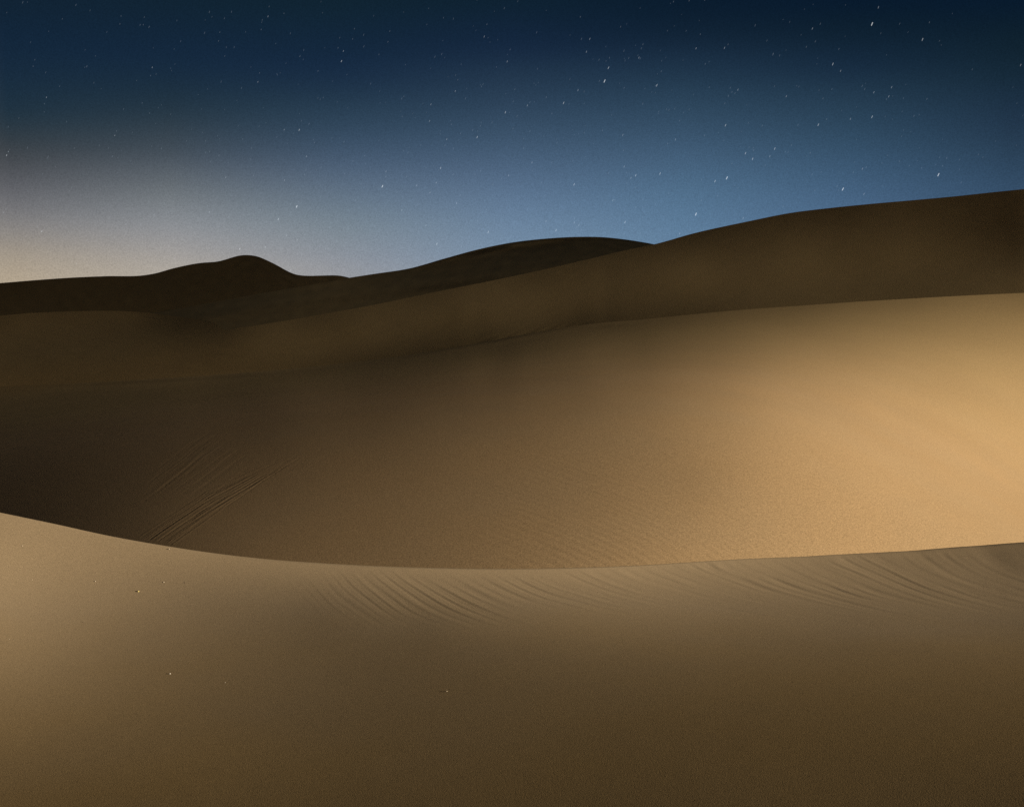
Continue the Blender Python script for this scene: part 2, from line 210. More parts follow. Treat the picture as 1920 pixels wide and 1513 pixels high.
1,2,23,27,13,9,14,-7,-27,-5,6,7,-4,6,27,11,-5,14,2,-22,-9,-7,5,1,-10,16,17,-17,-5,10,-18,-15,8,-8,5,-7,-6,16,-4,-22,-1,-6,-19,7,10,-5,5,-9,2,19,-5,-13,
8,-7,-14,6,-5,-3,4,-11,7,13,-13,-5,6,-21,2,0,4,1,-3,-10,11,3,-21,2,-8,-13,10,-10,30,3,-9,-7,12,-10,-14,-4,-13,-5,12,-7,45,4,-10,0,7,-11,-10,1,-15,5,1,5,
26,4,-12,2,5,-11,-7,-3,-13,12,-8,22,-8,1,-10,7,-1,-14,-4,-9,-5,6,-4,30,-39,0,-6,3,-6,-10,-5,-12,-1,-1,9,19,-38,-1,-5,4,-4,-11,-5,-13,5,-10,19,5,-12,-3,
0,2,-5,-8,-2,-10,3,-7,9,4,5,-3,2,1,-4,-5,-1,-8,2,-3,-1,9,10,-2,0,3,-6,-3,-5,-1,-5,6,-10,8,16,-6,3,1,-7,0,-8,1,-9,5,-7,2,24,-6,2,-1,-7,-1,-10,1,-9,1,-1,
-11,30,-7,4,-3,-8,-3,-7,-2,-3,-7,5,-14,10,-9,2,-4,-3,-2,-3,-7,0,-9,0,-7,-11,-12,1,-5,-5,-8,-4,-9,-4,-9,-9,1,-13,-15,-3,-8,-6,-9,-4,-10,-11,-5,-16,-9,-5,
-23,-2,-5,-2,-6,-4,-6,-12,-10,-10,-21,-11,-29,-3,-3,2,0,-2,4,-4,-12,-9,-14,-28,-36,-1,0,1,5,0,1,3,-7,-15,-12,-16,-38,1,0,1,8,10,2,2,4,-6,-16,-15,-36,5,
3,4,4,12,14,6,6,5,-3,-14,-29,7,8,5,4,5,12,16,7,5,6,0,-23,8,9,12,10,5,3,12,17,13,4,6,-15,5,9,10,12,14,12,3,7,15,19,11,-11,4,4,7,10,12,14,15,9,5,11,16,-3,
1,2,2,3,7,9,12,17,12,5,6,-1564,61,60,60,59,60,61,62,63,65,66,68,1605,-58,-57,-58,-56,-58,-59,-59,-61,-63,-63,-65,-5,-1,1,1,1,1,1,-1,2,1,0,0,-9,2,-1,2,0,
1,1,3,-1,2,1,1,-10,0,2,1,1,2,1,-1,3,0,2,3,-12,2,2,-1,2,1,2,2,1,2,1,0,-11,0,-1,4,1,1,0,3,1,1,2,2,-15,1,2,-1,1,2,4,0,2,2,2,3,-17,2,0,2,2,1,1,3,1,2,2,1,-9,
0,2,-1,-1,2,0,2,1,3,1,2,9,-2,-2,1,0,-3,1,-2,1,-3,0,0,26,-3,-1,-3,-2,-1,-4,-2,-3,-1,-3,-3,32,-2,-2,-3,-2,-4,-3,-3,-3,-4,-3,-4,24,-2,-2,0,-3,-2,-2,-4,-2,
-3,-3,-3,11,2,-1,-2,-1,-1,-2,-1,-2,-1,-1,-3,5,0,0,-1,-1,0,-1,0,-1,0,-3,1,2,1,-2,1,0,-1,0,0,-1,-1,1,-2,2,-1,1,-1,0,0,0,-2,1,0,-1,1,1,0,0,0,0,0,-1,2,-1,-1,
1,-1,1,0,0,-1,0,0,1,-2,1,0,0,0,1,-1,1,1,0,-1,0,1,-1,1,-1,0,1,0,-1,0,0,1,-1,0,1,-1,0,0,-1,1,0,0,0,0,2,0,-1,2,1,0,0,0,0,1,-1,0,-1,1,1,-2,0,0,1,-1,0,-2,2,
0,-1,-1,0,0,-1,0,1,0,-1,0,-2,-2,1,0,-2,-1,-1,-1,1,-1,0,0,-1,1,-2,-1,-1,1,-1,-1,2,0,0,-1,1,-1,0,-1,2,-2,1,-1,3,-1,-2,1,-2,0,0,-1,-2,-1,-2,1,1,0,2,-2,0,-1,
-1,2,-2,0,0,-2,3,0,-1,1,2,0,1,-1,3,1,0,2,0,3,1,2,0,3,3,2,0,3,3,1,2,0,3,2,2,2,2,3,5,2,2,2,-1,2,2,0,3,2,1,3,1,2,2,0,0,1,-2,2,-1,0,2,-1,1,0,-1,2,-1,-2,2,-2,
0,1,-2,0,-2,-1,-1,-1,0,1,-2,1,0,-1,2,-1,2,-2,0,-1,-1,0,1,-1,0,1,-2,1,-2,1,0,0,0,-1,-1,0,1,-2,0,-1,-1,-1,-2,0,0,0,-2,-1,-2,0,-2,0,-3,0,-2,1,1,-2,0,0,-1,
-2,0,-3,1,-2,0,0,-1,0,0,-2,0,0,-1,-2,-2,-1,-1,0,1,-2,-2,1,-2,-2,-2,0,1,-3,2,-4,0,0,-1,-2,-1,-1,-1,-2,-4,2,-3,-3,1,-2,0,-2,-1,-2,-1,-2,0,-2,1,-2,0,0,-2,
0,-1,-1,-2,0,-1,-2,-1,0,1,-2,0,0,-2,1,-2,-1,-1,1,-1,-1,0,1,-1,-1,0,-3,0,0,-1,-1,0,1,-1,-1,1,-2,0,0,-1,-2,-1,-1,0,0,0,-1,-2,0,-2,-1,0,-1,0,-2,-1,1,-1,-2,
0,-1,0,-2,-1,-1,-2,0,-2,0,-4,2,-2,0,-2,1,-2,-1,0,0,-1,-1,-3,-3,1,-2,0,-3,0,-1,-2,-2,-1,-2,-7,0,-2,-2,-1,0,-4,0,-1,-3,-1,-1,-11,0,-1,1,-2,-2,2,-3,-2,1,-3,
-2,-12,-1,0,-1,1,2,-1,0,1,-1,0,0,-19,1,1,2,0,-1,1,2,0,0,1,-2,-22,2,0,0,2,3,2,0,2,1,0,2,-24,1,2,3,1,1,2,4,1,2,2,0,-24,1,2,1,3,2,1,2,2,3,2,3,-21,2,2,0,2,
1,3,1,4,0,2,2,-15,1,2,3,0,3,1,1,0,4,2,1,-6,1,-1,1,2,1,1,2,2,1,1,2,-2,0,2,1,0,0,1,2,1,1,1,2,]),
  'long': (84, 28, 0.004, [
-37070,-230,-232,-237,-243,-247,-245,-245,-257,-282,-318,-361,-405,-449,-481,-495,-488,-466,-431,-396,-366,-349,-341,-341,-341,-342,-341,-340,38145,236,
238,246,251,254,250,251,269,299,339,385,430,473,502,510,495,470,430,396,366,355,349,351,351,353,351,350,-13,2,0,-2,0,1,1,0,-2,-2,-2,-1,-2,1,1,2,3,0,2,-1,
2,-2,0,0,0,-1,0,-1,-12,-1,2,-1,1,0,0,-1,-2,-2,0,-3,1,-1,1,1,3,3,1,2,-2,-1,-2,0,1,-1,1,1,-11,0,-2,1,-2,1,2,1,-2,-2,-3,0,-2,0,1,2,2,2,2,-1,1,0,0,-1,-1,2,
-2,1,-13,0,2,0,0,-1,0,0,0,-1,-2,-1,-1,-1,-1,2,2,2,2,2,0,-1,-1,-1,0,0,1,-1,-11,0,-1,0,0,0,0,1,1,-3,-1,-2,-1,0,0,0,2,2,1,2,1,0,-1,-1,-1,0,1,0,-10,-1,0,0,
0,-1,0,2,-1,0,-3,-1,-1,-2,0,1,1,1,4,1,0,-1,0,-2,0,0,-1,0,-11,1,0,1,0,0,0,-1,0,0,-1,-2,-1,-1,-1,0,0,4,-1,2,1,1,-3,0,-1,-3,2,0,-9,0,-1,-1,1,0,-1,1,2,-1,-1,
-3,-1,0,-1,-2,2,0,3,1,1,0,1,-1,-2,2,-3,1,-10,-1,2,0,-1,0,1,-2,0,1,-1,0,-2,-2,-1,1,0,0,3,1,2,1,1,-1,0,-2,1,0,-10,2,-2,0,0,1,-1,1,0,0,0,-2,-2,-1,0,-1,-1,
3,-1,3,1,1,0,0,-1,0,0,-2,-8,-2,1,-1,1,-1,0,0,0,1,-1,-1,-1,0,-2,0,0,0,4,1,1,1,0,0,-1,-2,-1,2,-11,1,0,1,-1,0,1,-1,0,1,1,-1,-1,-3,1,-1,1,0,1,2,3,1,0,0,-1,
0,-2,-1,-8,0,0,0,-1,1,-1,0,0,-1,1,0,-2,0,-1,0,-1,2,0,3,1,1,2,-1,0,-2,0,-1,-8,-1,0,0,1,-1,0,1,0,-1,1,0,-1,-2,-2,0,0,-1,2,1,2,3,-1,1,0,-1,0,-1,-8,0,-1,0,
0,0,1,-1,-1,1,-1,2,-1,-2,-1,-2,0,-1,1,2,4,1,3,0,-1,0,-2,-1,-9,1,0,0,0,-1,-1,1,0,0,0,-2,1,-2,-2,0,-2,1,-1,2,1,5,2,3,1,-1,-3,-1,-9,0,1,-1,-1,1,0,-1,1,-1,
-1,2,-1,1,-3,-3,0,-2,0,-1,3,1,4,2,1,1,0,-2,-8,-1,-1,1,1,-1,0,-1,-1,1,1,-2,2,-3,0,-2,-2,0,-2,-1,0,2,3,2,2,0,1,-2,-7,-1,1,-2,-1,2,-1,1,0,-2,-1,1,-2,3,-3,
-2,-1,-3,-1,0,-2,2,1,3,2,2,0,0,-9,1,-1,1,0,-2,0,0,-1,2,0,-1,1,-2,1,-3,-3,-1,0,-3,0,-1,1,2,3,1,1,1,-7,0,-1,1,0,-1,1,-1,0,-2,0,0,-1,0,0,-1,-2,-1,-4,0,-2,
-1,1,1,1,3,2,1,-6,0,0,-2,0,1,-2,0,1,0,-1,-1,0,0,-2,1,-3,-3,0,-2,-2,-2,-1,0,3,2,1,1,-7,-1,1,1,-1,-1,1,-1,-1,0,0,0,-2,-1,1,-2,-1,-3,-2,-3,0,-1,-3,1,-1,2,
2,2,-6,0,-1,-1,0,0,-1,1,-1,-1,-1,0,0,0,-2,1,-2,-1,-3,0,-3,-3,0,-2,1,-1,2,2,-7,0,0,-1,1,0,-1,-1,0,0,0,-1,0,-1,1,-2,2,-2,-2,-2,-2,-1,-1,-2,-1,0,1,0,-7,0,
0,1,-2,0,1,-1,-1,0,0,0,0,0,-1,0,-2,1,-1,-2,-1,0,-3,-1,-2,1,-1,0,-6,0,-1,-1,1,-1,0,0,1,0,-1,-1,0,0,-1,1,0,-2,1,-2,0,-3,0,-1,0,-2,-1,1,-6,-1,1,0,-1,1,-1,
0,0,-1,1,0,-1,-1,1,-2,1,1,-3,1,-3,1,-2,-1,-2,0,-1,0,-6,0,-1,1,0,-1,0,1,-1,0,-1,1,0,1,-1,1,-1,-2,1,-2,1,-3,-1,-1,-1,-2,2,-2,-6,0,0,0,0,0,1,-1,0,0,1,-2,2,
-2,1,0,-1,1,-1,-1,-2,0,0,-1,0,0,-2,2,-5,-1,1,-2,1,0,-1,0,1,1,-1,2,-3,2,0,-1,0,1,-1,1,-1,0,-1,0,0,0,0,-1,-7,1,-1,2,-1,1,0,1,-2,0,0,0,2,0,-2,1,1,-2,2,-2,
2,-1,1,0,-2,1,0,0,-6,1,0,-1,0,-1,1,-1,2,-1,2,-1,-1,0,2,0,0,0,-2,2,-1,0,-2,0,2,-2,0,0,-5,-1,0,0,0,1,0,0,0,0,-2,1,1,-1,1,-1,-1,1,1,-1,-1,1,0,-1,-1,0,0,-1,
-5,0,0,1,0,-1,-1,1,-1,1,0,-1,0,1,-2,1,1,0,-1,0,0,-2,2,-1,-1,0,-1,0,-4,0,0,-2,1,0,0,0,0,-1,1,1,0,-1,1,0,0,-1,1,-1,0,1,-3,1,0,0,-1,0,-4,0,0,1,-1,1,0,-1,1,
1,-1,-1,0,1,0,-1,0,0,0,0,0,0,1,0,-1,-1,1,0,-4,1,-1,1,0,-1,0,1,-1,0,0,2,-1,0,0,1,-1,1,-1,2,0,-1,0,-1,2,-1,0,-1,-5,-2,1,-1,1,0,1,-1,1,-1,2,-2,2,0,0,0,1,0,
1,-2,1,1,0,1,-1,2,-1,2,0,1,1,0,-2,1,0,1,0,0,-1,1,-1,0,0,0,0,-1,0,1,-1,0,1,0,0,-1,1,-2,4,0,-1,0,3,-1,-1,-1,0,1,-1,1,-1,0,0,-1,-1,1,0,0,1,0,-1,-1,0,0,-2,
1,5,0,0,1,-3,0,1,1,-1,0,1,-2,1,-1,-1,0,1,0,-1,1,-1,0,0,0,-1,-1,1,-1,4,0,1,-2,2,0,-1,0,1,-1,0,0,-2,1,-1,1,-1,0,1,-1,1,-1,-1,0,0,0,0,-2,5,0,-2,1,-1,1,1,-1,
-1,1,-2,0,1,-2,2,-1,1,-1,1,0,-2,1,1,-1,-1,1,-2,1,2,0,1,0,1,0,-1,0,0,-1,1,-1,0,1,-1,1,-1,1,-1,0,1,-1,-1,0,1,-2,0,0,-5,0,0,2,-1,-1,1,1,0,0,-1,2,-1,1,0,0,
1,0,0,0,1,-1,1,1,-1,0,1,0,-17,-1,1,-2,2,2,0,0,2,0,3,-2,3,-1,2,-1,1,1,0,1,0,2,-1,1,1,2,1,-1,-9,2,0,1,-2,0,1,1,-1,2,-1,2,-1,1,-1,2,-1,0,1,0,-1,1,2,-1,1,-1,
-1,2,-5,0,-1,1,2,-1,0,0,1,-1,0,0,0,1,0,0,1,-1,0,0,2,-1,-1,1,-1,1,1,-2,-3,0,1,-1,0,1,1,-1,0,1,0,0,0,0,0,0,0,1,0,0,-1,0,1,-1,1,0,-2,1,-3,-1,2,0,0,0,-1,2,
0,-1,1,1,0,-1,2,0,0,0,0,1,0,1,-1,1,0,-1,1,0,-5,2,-2,1,1,1,1,0,0,1,-1,0,2,1,-1,0,1,1,0,-1,1,0,1,0,-1,0,0,-1,-5,0,0,1,-1,1,0,0,1,1,1,0,-1,1,1,0,-1,0,1,0,
0,-1,0,0,1,0,-1,0,-4,-2,2,-1,1,0,0,1,0,-2,0,1,0,0,-1,2,0,-1,0,0,-1,1,-1,-1,-1,0,1,1,-5,2,-2,1,0,-1,1,-1,0,2,0,-2,1,-1,1,-3,1,0,-1,0,0,-1,1,1,0,-1,0,0,-5,
0,1,-1,0,0,0,0,0,-1,0,1,-1,0,-1,2,-1,0,-1,1,0,1,0,-2,0,1,0,-1,-5,0,0,0,0,0,-1,1,-1,1,-1,1,0,1,0,-2,0,1,1,-1,1,-1,-1,2,0,0,-1,1,-6,-1,0,1,-1,0,1,0,1,-1,
2,-2,1,-2,1,2,0,-2,1,0,-1,1,1,-1,0,0,1,-1,-6,0,0,-2,1,1,0,-1,0,1,-1,2,-1,1,-1,-1,0,2,-2,0,0,-1,0,0,0,0,0,0,-4,0,-1,1,-1,-2,-1,1,1,0,1,-1,-1,1,-1,0,0,-2,
1,-1,0,0,-2,0,0,-1,-1,0,-4,0,-1,0,0,0,0,0,-1,0,-1,-1,2,-2,1,-1,-1,0,-1,0,-2,-1,-1,0,-1,1,0,1,-3,-1,1,-2,-1,1,-1,-1,1,-1,0,1,-2,0,-1,0,0,-1,-1,-1,1,-2,2,
-2,0,-1,0,-1,-5,0,0,1,0,-2,0,0,-2,1,-1,0,-1,1,-1,0,-1,0,0,1,-1,1,-3,1,0,-1,0,0,-4,0,-2,-1,0,0,0,-1,2,-1,1,-2,1,-2,1,-1,0,1,0,-1,-1,1,1,-1,0,1,-1,0,-7,0,
1,0,-1,-1,0,0,-1,1,0,1,-1,1,-1,0,1,-1,0,0,1,-2,0,1,-1,0,1,0,-6,0,-1,0,0,0,-1,0,0,0,1,0,1,-2,1,0,-1,0,1,-1,1,0,0,-2,1,1,0,-1,-5,-1,1,-1,-1,1,-1,1,0,0,-1,
1,-1,2,-1,1,-1,1,-2,1,-2,1,0,1,0,-2,0,1,-6,0,-1,0,1,-1,1,-2,1,2,0,0,1,-1,0,-2,2,-2,1,0,0,0,-1,0,-1,1,1,0,-5,1,0,0,-1,0,-1,1,-1,-1,2,-1,0,0,0,1,-2,1,0,0,
1,-1,1,0,0,0,-2,0,-3,-1,0,0,0,-1,1,-2,0,-1,0,1,-1,0,0,1,1,-1,0,0,0,1,-1,0,0,0,2,0,-5,1,0,0,0,0,-2,1,-2,1,0,-1,2,0,0,-2,0,2,0,-1,0,1,0,0,1,-1,-1,1,-5,0,
1,-1,-1,0,1,-1,1,-1,-1,2,-2,1,0,1,0,-1,0,1,0,-1,2,-1,-1,2,1,-1,-3,-1,-1,1,1,-1,-2,0,-1,0,1,0,1,-2,0,0,0,0,0,1,0,0,-1,1,1,-1,0,1,-5,1,0,-1,-1,1,1,-2,-1,
-1,-1,0,0,1,0,0,0,-1,1,-1,1,0,1,1,-1,1,-1,0,-4,0,0,1,-1,-2,-1,1,-2,-1,1,0,0,0,-1,0,0,2,-2,1,0,0,0,0,1,-2,2,0,-4,-1,0,-1,2,0,-2,-1,0,-1,-2,1,1,0,0,0,0,-1,
2,0,-1,2,-1,0,0,1,-2,1,-2,0,1,0,-2,0,1,-1,1,-1,0,0,0,0,1,0,0,0,0,0,1,-1,2,0,-1,1,1,-1,6,1,-2,2,0,1,1,0,-1,1,-1,-2,1,0,0,-1,1,1,0,0,0,1,-1,0,2,-2,0,0,8,
0,1,-1,2,-1,0,1,0,-1,0,0,-1,1,0,1,-1,0,-1,1,1,-1,0,1,0,1,-1,1,10,-1,1,-1,0,2,-1,1,1,1,-2,0,-1,-1,0,0,1,-1,2,-1,0,1,1,0,-1,1,0,0,9,1,-1,2,-1,0,2,0,0,-1,
2,-2,0,-1,0,1,0,1,0,0,0,0,1,-1,1,0,1,-1,12,-1,1,-1,1,0,1,0,1,1,-1,-1,0,0,0,0,-1,1,0,1,0,0,-1,2,0,0,-1,2,61769,409,413,420,431,438,435,437,455,498,558,630,
707,778,834,857,848,809,753,693,646,615,604,603,605,606,604,604,-62075,-412,-414,-424,-435,-440,-433,-439,-464,-516,-580,-656,-733,-801,-850,-861,-842,
-794,-735,-675,-634,-608,-605,-606,-608,-610,-606,-607,5,1,-2,3,-1,-2,-1,2,2,3,1,2,0,-2,-3,-4,-3,-4,0,1,2,0,2,0,-1,1,-1,0,6,-1,1,-2,1,1,-3,1,4,3,1,0,0,
0,-2,-5,-5,-1,-3,-1,2,2,3,0,0,-1,-1,0,6,0,-1,1,1,-2,-1,0,1,3,2,2,0,0,-4,-3,-3,-5,-1,-1,0,3,0,2,-1,0,1,-1,7,0,-1,0,0,0,-1,-2,2,3,3,0,2,-2,1,-4,-5,-3,-4,
-1,1,0,3,1,1,-1,-2,0,7,0,1,-2,1,1,-1,-2,0,2,3,2,0,1,-2,-3,-3,-5,-2,-2,-1,2,1,2,1,-1,0,0,5,0,0,0,-1,1,0,-2,0,1,3,3,0,1,-1,0,-5,-3,-4,-3,0,2,2,3,1,1,0,-1,
4,0,0,0,0,-1,0,1,-3,3,2,1,2,0,1,-3,-1,-6,-3,-1,-1,1,4,2,3,2,-2,0,5,0,-1,0,-2,1,1,-2,0,-2,3,4,1,0,1,0,-4,-2,-4,-3,-1,-1,1,3,2,0,2,-2,4,-1,1,0,1,-2,1,0,-3,
1,2,1,3,1,-1,0,-1,-3,-5,-3,-3,0,-1,1,2,1,0,1,4,0,-1,1,-1,1,-1,1,0,-2,-1,5,2,1,0,-1,-2,-4,-3,-4,-3,-3,2,1,1,3,0,0,5,0,0,-1,1,-1,-1,1,0,-3,1,1,2,1,0,-1,-1,
-3,-5,-5,-1,-1,-1,2,4,1,1,-1,5,0,0,-1,-1,1,-1,0,0,-1,-1,1,3,1,-2,0,-3,-4,-4,-5,-5,-1,0,2,1,3,4,0,4,0,-1,1,0,-2,1,-2,1,0,-3,0,3,2,1,-2,-2,-2,-7,-5,-6,-3,
0,0,4,4,1,3,3,-1,1,-1,0,1,-1,0,-1,0,-1,-1,2,3,1,-2,0,-4,-3,-7,-4,-3,-2,1,1,2,3,1,5,0,-2,0,0,0,0,0,-1,1,-2,-1,1,4,3,0,-2,-1,-4,-7,-9,-8,-2,-1,2,3,3,3,4,
0,1,-1,0,-1,1,-1,1,-1,2,-2,-1,4,3,2,0,-1,-4,-6,-9,-9,-10,-2,-1,3,6,5,5,0,0,1,-1,1,-2,1,0,0,0,-1,-1,1,5,4,-1,-1,1,-3,-7,-9,-8,-8,-3,2,3,5,5,0,0,0,1,-1,2,
0,-2,0,0,1,-2,1,4,2,3,1,0,0,-4,-8,-8,-7,-3,-3,2,4,7,0,0,0,-1,1,-2,0,2,1,-1,1,0,-3,3,7,2,1,0,1,0,-5,-8,-8,-7,-2,-1,4,5,1,0,0,1,-1,2,0,-1,-1,1,-1,1,0,0,6,
5,2,1,0,0,-2,-6,-8,-6,-6,-2,-1,3,-1,0,0,1,1,0,0,1,1,0,1,1,1,-1,2,6,3,2,2,1,1,-3,-6,-9,-6,-4,-3,3,0,1,0,-1,1,-1,1,1,0,2,1,0,1,2,0,7,7,3,2,3,1,0,-5,-6,-7,
-7,-3,2,1,-1,1,1,0,3,0,1,1,0,2,2,2,1,3,4,6,5,4,3,4,1,0,-5,-8,-5,-6,3,0,1,1,1,1,0,2,0,2,2,0,3,1,2,2,3,6,6,4,4,4,3,0,-1,-3,-7,-4,5,0,1,0,0,1,2,2,1,0,1,3,
-1,2,2,-1,1,4,5,5,4,4,4,4,0,-1,-2,-5,4,2,0,0,2,1,0,0,2,1,1,0,2,1,0,3,-1,2,4,3,3,2,5,3,2,0,-1,-1,6,-1,1,2,0,-1,1,1,0,3,0,2,2,1,1,0,2,0,2,4,2,2,1,4,5,2,1,
0,4,2,0,0,0,2,0,1,2,-1,2,0,1,1,2,2,0,1,3,2,4,4,5,4,2,3,2,-1,3,0,2,0,2,-1,1,0,1,1,0,1,0,1,0,0,2,3,1,5,5,6,4,4,4,3,-1,2,5,1,-1,0,0,2,0,1,-1,0,1,0,0,1,0,2,
2,-1,4,3,3,2,2,2,3,0,3,-3,7,1,-1,1,-1,0,-2,0,0,0,-1,0,2,0,2,-1,0,1,0,-1,2,1,1,0,0,0,-2,0,9,0,0,-1,-1,-1,2,-2,0,-1,0,0,-2,0,0,0,-2,0,0,1,-1,-1,0,0,-2,0,
-1,0,12,-1,0,0,1,-1,-2,2,-2,1,-1,-1,0,-2,-2,-1,2,-1,0,1,0,2,0,-1,0,1,-2,0,14,-1,1,-1,2,-1,2,-2,1,-1,1,1,-2,1,0,1,-1,2,0,2,2,0,1,2,2,0,2,2,12,0,1,2,-1,1,
3,-2,2,0,2,-1,3,0,1,1,0,1,2,2,2,4,2,2,3,4,2,2,10,1,-2,5,-1,3,-2,4,-1,3,0,3,1,0,1,-2,2,0,1,2,5,2,6,5,4,3,5,1,5,4,-2,4,-3,4,0,0,1,0,2,1,-1,2,-1,2,-2,1,2,
3,3,5,2,3,4,1,2,4,19,-21,18,-10,6,-2,1,0,0,2,0,0,3,-1,0,0,1,1,2,2,0,1,0,2,-2,0,2,-2,159,23,-8,-3,-2,-2,-7,-9,-3,-2,-3,-5,-10,-8,-11,-12,-8,-6,-2,-4,-4,
-8,-6,-11,-9,-11,-13,-11,91,3,-10,3,1,-7,-6,4,2,-1,-3,-6,-6,-9,-6,-4,-2,2,-1,-3,-4,-4,-6,-5,-8,-4,-6,-8,20,-13,4,5,-6,-5,6,5,3,-3,-4,-3,-3,-3,-1,2,5,3,
-1,-1,-4,-2,-2,-3,0,-1,1,-1,-8,5,4,-8,-4,6,7,2,-3,-2,-3,-4,-3,2,4,6,5,0,0,-4,-2,-1,-2,-1,1,2,0,3,-6,4,-6,-4,4,8,2,-2,-4,-4,-3,-1,1,2,5,6,1,0,-4,-1,1,-1,
0,2,2,2,2,0,1,-6,-7,4,9,1,-3,-3,-3,-3,-2,-1,1,6,5,3,0,-2,1,1,0,0,2,2,1,1,0,1,-17,-9,6,9,0,-1,-2,-3,-2,-1,-1,3,7,5,4,0,0,0,0,0,1,1,0,2,2,-1,1,1,-122,8,9,
1,1,0,3,3,6,5,9,8,7,6,3,2,2,3,2,4,2,5,6,5,5,6,7,6,-210,-3,5,0,3,6,7,12,11,15,12,11,9,4,5,4,4,6,7,7,9,7,10,10,10,13,11,9,-33,20,-14,7,-4,1,-1,0,1,0,1,2,
-1,1,-1,-1,1,0,0,0,0,2,2,0,1,0,-1,2,9,-7,8,-7,3,-3,2,-2,0,-1,0,-2,-1,-1,-1,0,0,-3,0,-2,-1,1,-3,-1,-1,-2,-3,0,23,-4,4,-2,2,-2,-1,-1,-2,-1,-2,0,0,0,0,0,-2,
1,-1,-1,0,-3,-1,-1,0,-4,-1,-4,12,0,0,2,0,3,0,1,0,0,0,-1,2,1,1,1,0,1,0,1,0,1,0,2,-3,0,-1,-1,3,2,-1,3,-1,3,0,2,1,0,1,3,1,2,1,0,2,1,-1,1,0,0,2,-2,0,0,0,-1,
-3,1,-1,1,1,0,2,1,-1,1,1,0,1,-1,1,0,0,-3,0,-2,-1,-1,-1,-1,0,-1,-3,4,0,-2,0,-3,0,-1,0,-2,1,0,-1,0,-2,0,-4,-1,-3,-1,-2,-2,-2,-1,-3,-2,-2,-2,3,-1,1,1,-1,0,
-2,-2,-2,-1,-2,-3,0,-2,-2,-4,-1,-3,-2,-2,-2,-1,0,-2,0,0,-2,0,0,0,2,-2,-1,-1,-2,-1,-2,-2,0,0,-3,-2,-1,-1,-1,-2,-1,0,0,0,-1,1,-1,-1,1,0,0,0,-3,0,-2,0,-1,
-1,-1,0,-2,0,1,0,-1,-1,-1,0,0,-1,0,1,0,0,0,0,-1,2,2,-2,-8,-1,2,-3,0,-1,0,0,2,0,0,-1,-1,1,-1,1,0,0,1,-2,1,-1,0,0,1,0,-1,2,-2,-1,-4,1,-2,-1,-1,0,-1,1,0,1,
0,-2,1,-2,-2,0,-2,1,-2,-1,-1,0,-1,-1,0,0,0,-1,1,-3,-1,-2,-2,0,0,-1,0,-2,0,0,-3,-1,0,-2,-2,-3,-3,-3,-2,-3,-1,1,-1,-1,6,-1,-3,-1,-1,-3,-1,-2,0,0,-3,0,-3,
-2,0,-2,-3,-3,-2,-2,-2,-2,-3,-1,0,-3,-2,2,5,-1,0,-2,-3,0,-2,-2,-2,-2,1,-2,-1,-2,-3,-1,-1,-1,-1,-3,-1,-1,-2,-2,-1,0,0,-2,2,-1,-2,0,0,-2,-2,-2,-1,1,-2,-2,
-2,-1,0,-1,-1,1,-1,2,-1,-1,0,0,-1,-1,-1,0,-2,0,0,-2,-1,-1,-1,0,0,-2,0,0,0,0,-2,0,1,-1,1,-1,1,-1,0,0,1,1,0,0,-4,-1,0,0,-1,-2,0,-1,0,1,0,1,0,-2,2,0,0,0,0,
0,0,1,0,0,0,0,2,0,-4,1,-2,0,-1,2,-2,-1,0,1,2,-1,-1,2,-1,0,-1,1,0,1,0,1,0,0,-1,2,0,-1,-2,-1,1,-1,0,-2,0,1,0,1,0,1,2,-1,0,0,1,-2,0,0,1,-1,0,0,1,-1,0,2,-2,
1,0,0,0,-1,1,-1,0,0,1,2,-1,1,0,-1,-1,2,0,-1,-1,1,1,1,-1,0,1,-1,2,-1,0,0,-1,2,-1,-1,-1,0,0,-1,2,-1,0,0,1,-1,0,2,0,2,0,-2,0,1,0,0,1,0,1,0,1,-1,-1,-1,-2,0,
1,0,-2,1,0,2,-1,1,1,-1,3,-2,1,1,2,-2,0,2,1,2,-1,1,0,-1,0,-2,0,-2,-1,1,1,0,0,-1,2,0,1,2,-2,2,0,2,-2,2,0,0,2,-2,2,-1,-1,0,0,1,-2,0,0,1,0,0,0,1,-1,1,0,-1,
2,1,1,-1,1,0,2,0,0,2,-1,0,1,0,-1,-2,-1,-2,1,0,1,-1,1,0,1,-1,0,1,0,0,1,2,1,0,-1,1,2,-1,0,1,-1,-1,-1,0,-1,-1,-2,0,0,1,-1,-1,0,2,-1,2,0,1,1,0,0,0,1,1,1,1,
0,0,-1,0,-1,-2,-2,-3,0,1,0,0,0,1,0,-1,2,-2,2,0,-1,2,0,0,1,-1,1,-1,1,-1,1,-1,-1,0,-2,-1,-1,-1,2,0,0,-1,0,1,0,2,0,0,2,-2,1,0,-2,2,5,0,-1,1,1,0,0,0,0,0,-3,
2,1,0,1,1,1,0,1,-1,0,1,0,2,0,0,1,-2,19,1,1,1,0,2,2,-1,2,-1,0,-2,-2,2,0,0,0,0,0,2,0,1,0,0,1,0,-1,1,21,1,0,1,0,1,1,3,0,0,-1,-2,1,-1,0,1,-1,1,0,0,1,0,1,1,
0,1,-1,0,23,-1,1,-1,2,1,1,1,1,1,-1,-2,-1,-1,1,0,2,0,0,0,0,0,1,-1,1,0,1,0,23,-1,-1,2,1,0,2,1,1,0,0,-2,-1,-1,1,1,-1,1,1,0,1,0,0,1,0,1,0,0,21,1,2,-1,0,2,0,
1,1,1,0,1,-2,0,-1,-1,2,0,1,0,0,2,-1,1,0,0,0,0,-8999,458,442,424,402,379,353,316,250,210,210,207,207,206,209,213,220,229,238,246,254,260,264,270,273,278,
